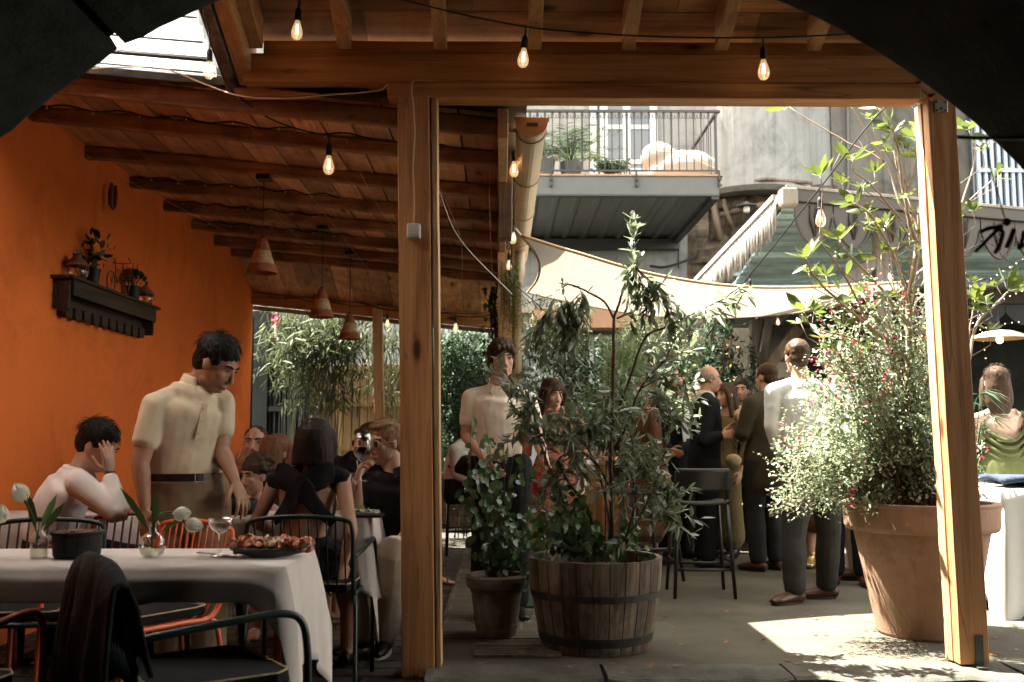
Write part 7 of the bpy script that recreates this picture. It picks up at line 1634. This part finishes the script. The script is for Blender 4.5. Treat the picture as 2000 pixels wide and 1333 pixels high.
# 3 woman in the black dress, seen from behind
Y0 = 4.82; J = make_joints(PX(606, Y0), Y0, 4, 1.68, 0, sit=.47, fem=True, headdir=8, nod=4, over=dict(head=Z(617, 868, Y0+.02), neck=Z(604, 925, Y0), chest=Z(598, 985, Y0), waist=Z(592, 1050, Y0), pelvis=Z(592, 1100, Y0+.02),
    shL=Z(538, 945, Y0), elL=Z(500, 1020, Y0-.02), wrL=Z(548, 1046, Y0+.22), shR=Z(668, 938, Y0), elR=Z(686, 1035, Y0-.10), wrR=Z(672, 1100, Y0-.06)))
def x3(root, J, q, S, d):
    k = d['k']; off = .012
    # crossed bands wrapping the back, and the dress below
    cch = lerp(J['chest'], J['neck'], .25); Bk = -J['F']; Lf = J['Lf']; shm = (J['shL']+J['shR'])/2; ctr = lerp(J['chest'], shm, .35)
    def band(p, wa, wb, name='back_band'):
        g = MB(); c_, a_, d_ = smooth_pts(p, wa, wb, 6); etube(g, c_, a_, d_, V((0, 0, 1)).cross(Bk)*.3 + V((0, 0, 1)), 14); o = g.build(name, M['blackc'], root, smooth=True); remesh(o, .005, 2)
    # each point: lateral (screen right positive = -Lf), height offset, on the back surface
    def S_(lat, dz, depth): return ctr - Lf*lat + V((0, 0, dz)) + Bk*depth
    band([S_(.135, .115, .045), S_(.09, .10, .075), S_(.0, .045, .098), S_(-.06, -.03, .100), S_(-.135, -.11, .06)], [.055, .064, .056, .044, .032], [.010]*5)
    band([S_(-.14, .110, .045), S_(-.09, .095, .075), S_(.0, .045, .100), S_(.06, -.03, .100), S_(.14, -.12, .06)], [.055, .064, .056, .038, .026], [.010]*5)
    for sg in (1, -1):
        g = MB(); etube(g, [J['neck'] + V((0, 0, .0)) - Lf*sg*.045 + Bk*.03, lerp(J['neck'], J['shR' if sg > 0 else 'shL'], .6) + V((0, 0, .012)), J['shR' if sg > 0 else 'shL'] + V((0, 0, .006))], [.05, .058, .050], [.040, .052, .048], J['F'], 14); o = g.build('shoulder_drape', M['blackc'], root, smooth=True); remesh(o, .005, 2)
    g = MB(); etube(g, [J['pelvis'] - V((0, 0, .05)), J['pelvis'], lerp(J['pelvis'], J['waist'], .55)], [.175, .18, .150], [.12, .125, .105], J['Lf'], 22)
    for s in 'LR': d['leg'](g, s, .02, 0, .6, .03)
    o = g.build('skirt', M['blackc'], root, smooth=True); remesh(o, .006, 2)
    g = MB(); etube(g, [J['chest'] + J['F']*.05 + V((0, 0, .08)), J['chest'] + J['F']*.05, J['waist'] + J['F']*.035], [.13, .138, .125], [.06, .07, .06], J['Lf'], 20); o = g.build('bodice', M['blackc'], root, smooth=True); remesh(o, .006, 2)
    shoes(root, J, 'shoe_black', .9, slip=True)
person('woman with dark bob in black cross back dress, seen from behind', J, 1.68, fem=True, skin='skin_tan', hair=('bob', 'hair_dark'), wear=(), vox=.005, strands=0, face=False,
       hands={'R': dict(d=(-.1, .2, -1), pn=(-.6, .5, 0), side=(-.2, 1, 0), curl=.15, spread=.05)}, extra=x3)
# 4 woman with hoop earrings
Y0 = 6.2; J = make_joints(PX(498, Y0), Y0, 178, 1.70, 0, sit=.47, fem=True, headdir=176, nod=-2, over=dict(head=Z(499, 868, Y0), neck=Z(497, 922, Y0), shR=Z(455, 940, Y0), elR=Z(440, 960, Y0-.1), wrR=Z(467, 915, Y0-.12)))
J['chest'] = J['neck'] - V((0, 0, .16)); J['shL'] = J['neck'] + J['Lf']*.17 - V((0, 0, .03)); 
def x4(root, J, q, S, d):
    for sg in (1, -1): MB().tube([q(0 + .016*cos(t_), -.055 + .02*sin(t_), sg*.078) for t_ in [2*pi*j/20 for j in range(20)]], .0025, 6, closed=True).build('earring', M['gold'], root)
person('woman with slicked back hair and hoop earrings facing the camera', J, 1.68, fem=True, hair=('bun', 'hair_brown'), wear=(('tee', 'green_top'),), vox=.005, hands={'R': dict(d=(.5, 0, 1), pn=(.4, -1, 0), side=(-1, 0, .4), curl=.2, spread=.08)}, extra=x4)
# 5 child
Y0 = 5.62; J = make_joints(PX(492, Y0), Y0, 185, 1.15, 0, sit=.50, headdir=215, nod=8, fem=True, over=dict(head=Z(498, 930, Y0), neck=Z(500, 982, Y0), chest=Z(500, 1025, Y0), waist=Z(500, 1060, Y0), pelvis=Z(500, 1095, Y0+.05), shR=Z(462, 1000, Y0), shL=Z(532, 1000, Y0), elR=Z(455, 1040, Y0-.1), wrR=Z(468, 1000, Y0-.16), elL=Z(540, 1045, Y0-.05), wrL=Z(520, 1050, Y0-.2)))
person('small child with dark curly hair in a striped pink top', J, 1.15, fem=True, skin='skin', hair=('curly', 'hair_brown'), wear=(('tee', 'child', {'disp': .01}),), vox=.005, hs=.92*1.1, closed=True)
# 6 long haired woman in green
Y0 = 6.0; J = make_joints(PX(550, Y0), Y0, 60, 1.66, 0, sit=.45, fem=True, headdir=50, over=dict(head=Z(546, 887, Y0), neck=Z(548, 942, Y0))); J['chest'] = J['neck'] - V((0, 0, .16)); J['shL'] = J['neck'] + J['Lf']*.16 - V((0, 0, .03)); J['shR'] = J['neck'] - J['Lf']*.16 - V((0, 0, .03))
person('woman with long straight auburn hair in a green top, turned away', J, 1.66, fem=True, hair=('long', 'hair_auburn', .22), wear=(('tee', 'green_top'),), vox=.006, face=False)
# 7 man with sunglasses drinking wine
Y0 = 5.55; J = make_joints(PX(752, Y0), Y0, 205, 1.80, 0, sit=.47, headdir=222, nod=8, over=dict(head=Z(752, 866, Y0-.02), neck=Z(770, 925, Y0), chest=Z(762, 985, Y0+.02), waist=Z(765, 1040, Y0+.03), pelvis=Z(768, 1085, Y0+.08),
    shR=Z(712, 948, Y0), elR=Z(694, 1000, Y0-.10), wrR=Z(697, 938, Y0-.24), shL=Z(818, 950, Y0), elL=Z(812, 1030, Y0-.15), wrL=Z(762, 1075, Y0-.30),
    hipR=Z(740, 1095, Y0+.05), knR=Z(672, 1085, Y0-.35), anR=Z(702, 1190, Y0-.02), hipL=Z(800, 1095, Y0+.05), knL=Z(768, 1080, Y0-.36), anL=Z(753, 1203, Y0-.05)))
J['toeR'] = J['anR'] + V((-.09, -.13, -.06)); J['toeL'] = J['anL'] + V((-.02, -.15, -.06)); J['anR'].z = J['anL'].z = .085
def x7(root, J, q, S, d): collar(root, J, q, 'blackc'); shoes(root, J, 'shoe_black', 1.0, 'sole', slip=True)
person('man in black polo and round sunglasses raising a glass of red wine', J, 1.80, hair=('quiff', 'hair_blond'), wear=(('tee', 'blackc'), ('trousers', 'beige')), vox=.005, shades=True, strands=220,
       hands={'R': dict(d=(.1, -.15, .3), pn=(1, -.2, 0), side=(0, .1, 1), curl=.75)}, extra=x7)
Y0 = 6.1; J = make_joints(PX(705, Y0), Y0, 215, 1.78, 0, sit=.47, headdir=230, over=dict(head=Z(722, 868, Y0), neck=Z(722, 925, Y0)))
person('man with brown tousled hair and glasses, mostly hidden behind the sunglasses man', J, 1.78, hair=('messy', 'hair_brown'), wear=(('tee', 'navy'),), vox=.007, shades=True)

# centre man in the cream polo
Y0 = 6.25; J = make_joints(PX(978, Y0), Y0, 178, 1.79, .052, headdir=168, nod=4, over=dict(head=Z(981, 703, Y0-.03), neck=Z(975, 762, Y0), chest=Z(968, 815, Y0), waist=Z(970, 870, Y0), pelvis=Z(968, 925, Y0), shR=Z(920, 778, Y0), elR=Z(912, 852, Y0-.02), wrR=Z(950, 900, Y0-.16), shL=Z(1028, 780, Y0), elL=Z(1048, 850, Y0-.05), wrL=Z(1066, 905, Y0-.20)))
def x9(root, J, q, S, d): collar(root, J, q, 'cream', open_=.55); shoes(root, J, 'shoe_black', 1.0, 'sole')
person('man in cream polo and black trousers staring at the camera from behind the foliage', J, 1.80, hair=('messy', 'hair_brown'), wear=(('tee', 'cream'), ('trousers', 'blackc')), vox=.005, strands=320, hands={'L': dict(d=(.15, -.3, -1), pn=(-.5, -.4, 0), side=(0, -1, 0), curl=.3)}, extra=x9)
# woman in floral dress
Y0 = 7.35; J = make_joints(PX(1082, Y0), Y0, 185, 1.60, .052, fem=True, headdir=155, nod=16, over=dict(head=Z(1080, 770, Y0), neck=Z(1072, 815, Y0)))
person('woman with long dark hair in a floral orange dress looking down', J, 1.60, fem=True, skin='skin_pale', hair=('long', 'hair_brown', .16), wear=(('dress', 'floral', {'hem': .4, 'sleeve': .6}),), vox=.006, closed=True)
rb_ = thing('red_bag', 'crumpled red bag held beside the floral dress', 'bag', tuple(Z(1062, 950, 6.6))); g = MB(); 
for i in range(14): a_ = rnd.uniform(0, 6.28); g.tint(); p0 = Z(1062, 915, 6.55); p1 = Z(1055+rnd.uniform(-18, 18), 950+rnd.uniform(-5, 15), 6.55+rnd.uniform(-.05, .05)); g.grid(lambda u, v: p0.lerp(p1, v) + V((.05*v*(u-.5)*2*cos(a_), .05*v*(u-.5)*2*sin(a_), .01*sin(v*9+a_))), 3, 6)
g.build('folds', clothm('red_cloth', (.60, .03, .05), .5, .3), rb_, smooth=True)
# seated person in white shirt, bent forward
Y0 = 9.3; J = make_joints(PX(905, Y0), Y0, 120, 1.78, .14, sit=.80, over=dict(pelvis=Z(893, 950, Y0), waist=Z(892, 925, Y0), chest=Z(900, 895, Y0), neck=Z(918, 862, Y0), head=Z(942, 838, Y0), shR=Z(888, 880, Y0-.15), elR=Z(890, 925, Y0-.12), wrR=Z(925, 945, Y0-.2), shL=Z(915, 880, Y0+.15)))
person('person in white shirt hunched on a bar stool behind the green leaves', J, 1.78, hair=('short', 'hair_black'), wear=(('shirt', 'white_shirt'), ('trousers', 'blackc')), vox=.007, face=False)
# --- standing guests on the patio ---
def guest(label, hx, hy, fx, Y, yaw, h, wear, hair, **kw):
    ov = kw.pop('over', {}); hands = kw.pop('hands', {}); fem = kw.get('fem', False); hd = kw.pop('headdir', yaw); nod = kw.pop('nod', 4); sh_ = kw.pop('shoe', 'shoe_black'); lean = kw.pop('lean', 0)
    J = make_joints(PX(fx, Y), Y, yaw, h, .052, fem=fem, headdir=hd, nod=nod, lean=lean); dx = PX(hx, Y) - J['head'].x
    for kx in ('head', 'neck', 'shL', 'shR'): J[kx] = J[kx] + V((dx, 0, 0))*(1 if kx == 'head' else .8)
    for kx, m_ in (('elL', .6), ('elR', .6), ('wrL', .5), ('wrR', .5), ('chest', .55), ('waist', .3)): J[kx] = J[kx] + V((dx*m_, 0, 0))
    J.update(ov); ex = kw.pop('extra', None)
    for s in 'LR': J['an'+s].z = .052 + .085; J['toe'+s].z = .08
    def e2(root, J, q, S, d):
        shoes(root, J, sh_, d['k'])
        if ex: ex(root, J, q, S, d)
    return person(label, J, h, hair=hair, wear=wear, vox=kw.pop('vox', .008), hands=hands, extra=e2, **kw)
def necktie(root, J, q, S, d):
    sf = J['neck'] + J['F']*.075 - V((0, 0, .01)); MB().bar(sf, J['waist'] + J['F']*.175, .05, .008, J['F']).build('necktie', M['blackc'], root); collar(root, J, q, 'white_shirt', open_=.2)
def shirtfront(root, J, q, S, d):
    g = MB(); a = J['neck'] + J['F']*.07; g.add([a - J['Lf']*.05, a + J['Lf']*.05, J['waist'] + J['F']*.165 + J['Lf']*.06, J['waist'] + J['F']*.165 - J['Lf']*.06, J['chest'] + J['F']*.165 + J['Lf']*.075, J['chest'] + J['F']*.165 - J['Lf']*.075], [(0, 5, 4, 1), (5, 3, 2, 4)]); g.build('shirt_front', M['white_shirt'], root, solid=.01); necktie(root, J, q, S, d)
Y0 = 8.6
guest('older man with receding grey hair in dark suit, in profile facing right', 1388, 770, 1375, 8.6, 88, 1.72, (('jacket', 'navy', {'low': .16}), ('trousers', 'navy')), ('thin', 'hair_grey'), over=dict(elR=Z(1372, 860, 8.35), wrR=Z(1408, 852, 8.35), elL=Z(1385, 865, 8.85), wrL=Z(1415, 845, 8.8)), hands={'R': dict(d=(1, 0, .2), pn=(0, 1, 0), side=(0, 0, 1), curl=.7)}, vox=.006, skin='skin', extra=lambda r, J, q, S, d: collar(r, J, q, 'white_shirt', open_=.2))
guest('bald man in dark suit with white shirt and black tie', 1322, 782, 1322, 9.2, 150, 1.72, (('jacket', 'navy', {'low': .12}), ('trousers', 'blackc')), ('bald', 'hair_grey'), extra=shirtfront, over=dict(elL=Z(1345, 870, 9.1), wrL=Z(1320, 885, 8.95), elR=Z(1290, 870, 9.1), wrR=Z(1310, 880, 8.95)))
guest('woman with auburn hair in rust coloured dress behind the barrel tree', 1262, 800, 1262, 8.8, 60, 1.62, (('dress', 'rust', {'hem': .35, 'sleeve': .8}),), ('long', 'hair_auburn', .15), fem=True)
guest('dark haired man smiling between the bald man and the older man', 1345, 800, 1345, 10.2, 180, 1.62, (('jacket', 'navy', {'low': .12}), ('trousers', 'navy')), ('short', 'hair_black'), extra=shirtfront)
guest('woman with long dark hair in yellow dress behind the older man', 1418, 805, 1412, 9.3, 235, 1.60, (('dress', 'yellow', {'hem': .25, 'sleeve': .8}),), ('long', 'hair_brown', .25), fem=True)
bag = thing('wicker_bag', 'round woven straw handbag hanging beside the yellow dress', 'bag', tuple(Z(1430, 905, 8.9))); MB().ell(Z(1432, 900, 8.9), (.075, .045, .06)).build('body', M['straw'], bag, smooth=True); MB().tube(curve([Z(1413, 880, 8.9), Z(1420, 850, 8.95), Z(1440, 880, 8.9)], 6), .006, 6).build('strap', M['leather'], bag, smooth=True)
guest('grey haired man in olive brown suit seen from behind', 1500, 752, 1490, 8.4, 330, 1.72, (('jacket', 'oliveb', {'low': .2}), ('trousers', 'darkgrey')), ('crop', 'hair_brown'), over=dict(elL=Z(1450, 850, 8.3), wrL=Z(1447, 828, 8.55), elR=Z(1535, 860, 8.4), wrR=Z(1520, 900, 8.5)), shoe='shoe_brown', face=False, hands={'L': dict(d=(0, .2, 1), pn=(0, 1, 0), side=(1, 0, 0), curl=.6)})
guest('tall man in white shirt and grey trousers with his back to the camera', 1562, 705, 1585, 6.75, 355, 1.76, (('shirt', 'white_shirt'), ('trousers', 'charcoal')), ('short', 'hair_brown'), over=dict(elL=Z(1508, 835, 6.75), wrL=Z(1530, 905, 6.9), anL=Z(1552, 1148, 6.75), knL=Z(1550, 1050, 6.75), anR=Z(1614, 1140, 6.95), knR=Z(1618, 1045, 6.9), toeL=Z(1528, 1160, 6.7), toeR=Z(1590, 1150, 6.95)), face=False, vox=.006, shoe='shoe_brown', skin='skin_tan')
guest('man in white shirt and dark trousers mostly hidden by the salvia bush', 1628, 705, 1650, 7.6, 200, 1.78, (('shirt', 'white_shirt'), ('trousers', 'navy')), ('short', 'hair_brown'), shoe='shoe_brown')
guest('man in black trousers and polished black shoes deep in the shade', 1580, 760, 1480, 9.6, 100, 1.74, (('jacket', 'blackc', {'low': .2}), ('trousers', 'blackc')), ('short', 'hair_black'), face=False)
guest('woman in dark red dress and gold sandals behind the salvia pot', 1640, 745, 1600, 8.6, 190, 1.66, (('dress', 'rust', {'hem': .45}),), ('long', 'hair_brown', .2), fem=True, shoe='gold')
guest('guest in beige trousers and brown shoes hidden behind the big pot', 1690, 740, 1668, 7.9, 300, 1.72, (('jacket', 'trouser', {'low': .15}), ('trousers', 'beige')), ('short', 'hair_grey'), face=False, shoe='shoe_brown')
guest('guest in navy suit standing behind the half barrel tree', 1225, 800, 1235, 9.9, 100, 1.66, (('jacket', 'navy', {'low': .15}), ('trousers', 'navy')), ('crop', 'hair_brown'), face=False)
guest('guest in black suit at the back of the crowd left of the bald man', 1290, 792, 1290, 10.0, 120, 1.66, (('jacket', 'blackc', {'low': .15}), ('trousers', 'blackc')), ('short', 'hair_dark'), extra=shirtfront, vox=.01)
guest('guest in charcoal suit standing between the older man and the olive suit', 1448, 790, 1445, 9.9, 200, 1.68, (('jacket', 'darkgrey', {'low': .15}), ('trousers', 'navy')), ('short', 'hair_black'), extra=shirtfront, vox=.01)
guest('guest in dark blouse and skirt behind the shoulder of the olive suit', 1535, 778, 1530, 9.5, 160, 1.66, (('dress', 'navy', {'hem': .5, 'sleeve': .8}),), ('long', 'hair_dark', .15), fem=True, vox=.01)
guest('guest in dark jacket seen between the bald man and the bar stool', 1365, 792, 1362, 10.4, 210, 1.68, (('jacket', 'blackc', {'low': .15}), ('trousers', 'darkgrey')), ('crop', 'hair_dark'), extra=shirtfront, vox=.01)
# woman in the green backless dress
Y0 = 7.1; J = make_joints(PX(1958, Y0), Y0, 5, 1.66, .052, fem=True, headdir=12, nod=0, over=dict(head=Z(1945, 748, Y0)))
J['neck'] = Z(1952, 800, Y0); J['shL'] = Z(1905, 818, Y0); J['shR'] = Z(2003, 818, Y0); J['elL'] = Z(1895, 890, Y0); J['elR'] = Z(2018, 890, Y0-.1); J['wrR'] = Z(2000, 945, Y0-.1)
def xg(root, J, q, S, d):
    k = d['k']; g = MB(); etube(g, [lerp(J['waist'], J['chest'], .15), J['waist'], J['pelvis'], V((J['pelvis'].x, J['pelvis'].y, .6)), V((J['pelvis'].x, J['pelvis'].y, .12))], [.14, .142, .185, .20, .24], [.10, .11, .135, .16, .19], J['Lf'], 24); o = g.build('skirt', M['green_dress'], root, smooth=True); remesh(o, .007, 2, .02)
    for i in range(7):   # cowl folds across the low back
        g = MB(); z = -.02 - i*.035; w = .145 + i*.004; c = J['waist'] + V((0, 0, .075+z)); pts = [c - J['Lf']*w*cos(t_)*-1 - J['F']*(.115*sin(t_)) + V((0, 0, .10*abs(cos(t_))**2 - .015*i)) for t_ in [pi*j/14 for j in range(15)]]; g.tube(pts, .013, 8); g.build('drape_fold', M['green_dress'], root, smooth=True)
    MB().tube(curve([J['shR'] + V((-.03, 0, .045)), J['shR'] + V((-.03, -.06, .0)), J['chest'] + V((.12, -.09, 0)), J['waist'] + V((.13, -.09, .05))], 6), .016, 8).build('twisted_strap', M['green_dress'], root, smooth=True)
    g = MB(); etube(g, [J['chest'] + J['F']*.05 + V((0, 0, .05)), J['waist'] + J['F']*.03], [.13, .13], [.06, .07], J['Lf'], 18); o = g.build('bodice', M['green_dress'], root, smooth=True); remesh(o, .008, 2)
person('woman with long brown hair in draped backless green dress at the right edge', J, 1.66, fem=True, skin='skin_pale', hair=('long', 'hair_brown', .17), wear=(), vox=.006, face=False, strands=160, extra=xg)
# foot of someone stepping in from behind the tall post
ft = thing('sandal_foot', 'bare foot in a sandal stepping out from behind the tall post', 'foot', tuple(Z(868, 1110, 7.6))); g = MB(); a = Z(862, 1100, 7.6); a.z = .09; etube(g, [a + V((-.12, 0, .0)), a, a + V((.07, -.01, -.02))], [.035, .04, .035], [.03, .025, .015], V((0, 1, 0)), 12); [g.tube([a + V((.06, dy, -.015)), a + V((.10, dy, -.022))], .010, 6) for dy in (-.028, -.01, .008, .024)]; g.tube([a + V((-.12, 0, .0)), a + V((-.14, 0, .30))], [.035, .05], 10)
o = g.build('foot', M['skin'], ft, smooth=True); remesh(o, .006, 1); MB().tube([a + V((.05, -.04, -.01)), a + V((.045, 0, .016)), a + V((.05, .04, -.01))], .009, 6).box((a.x-.15, a.y-.045, a.z-.036), (a.x+.10, a.y+.04, a.z-.028)).build('sandal', M['shoe_brown'], ft)
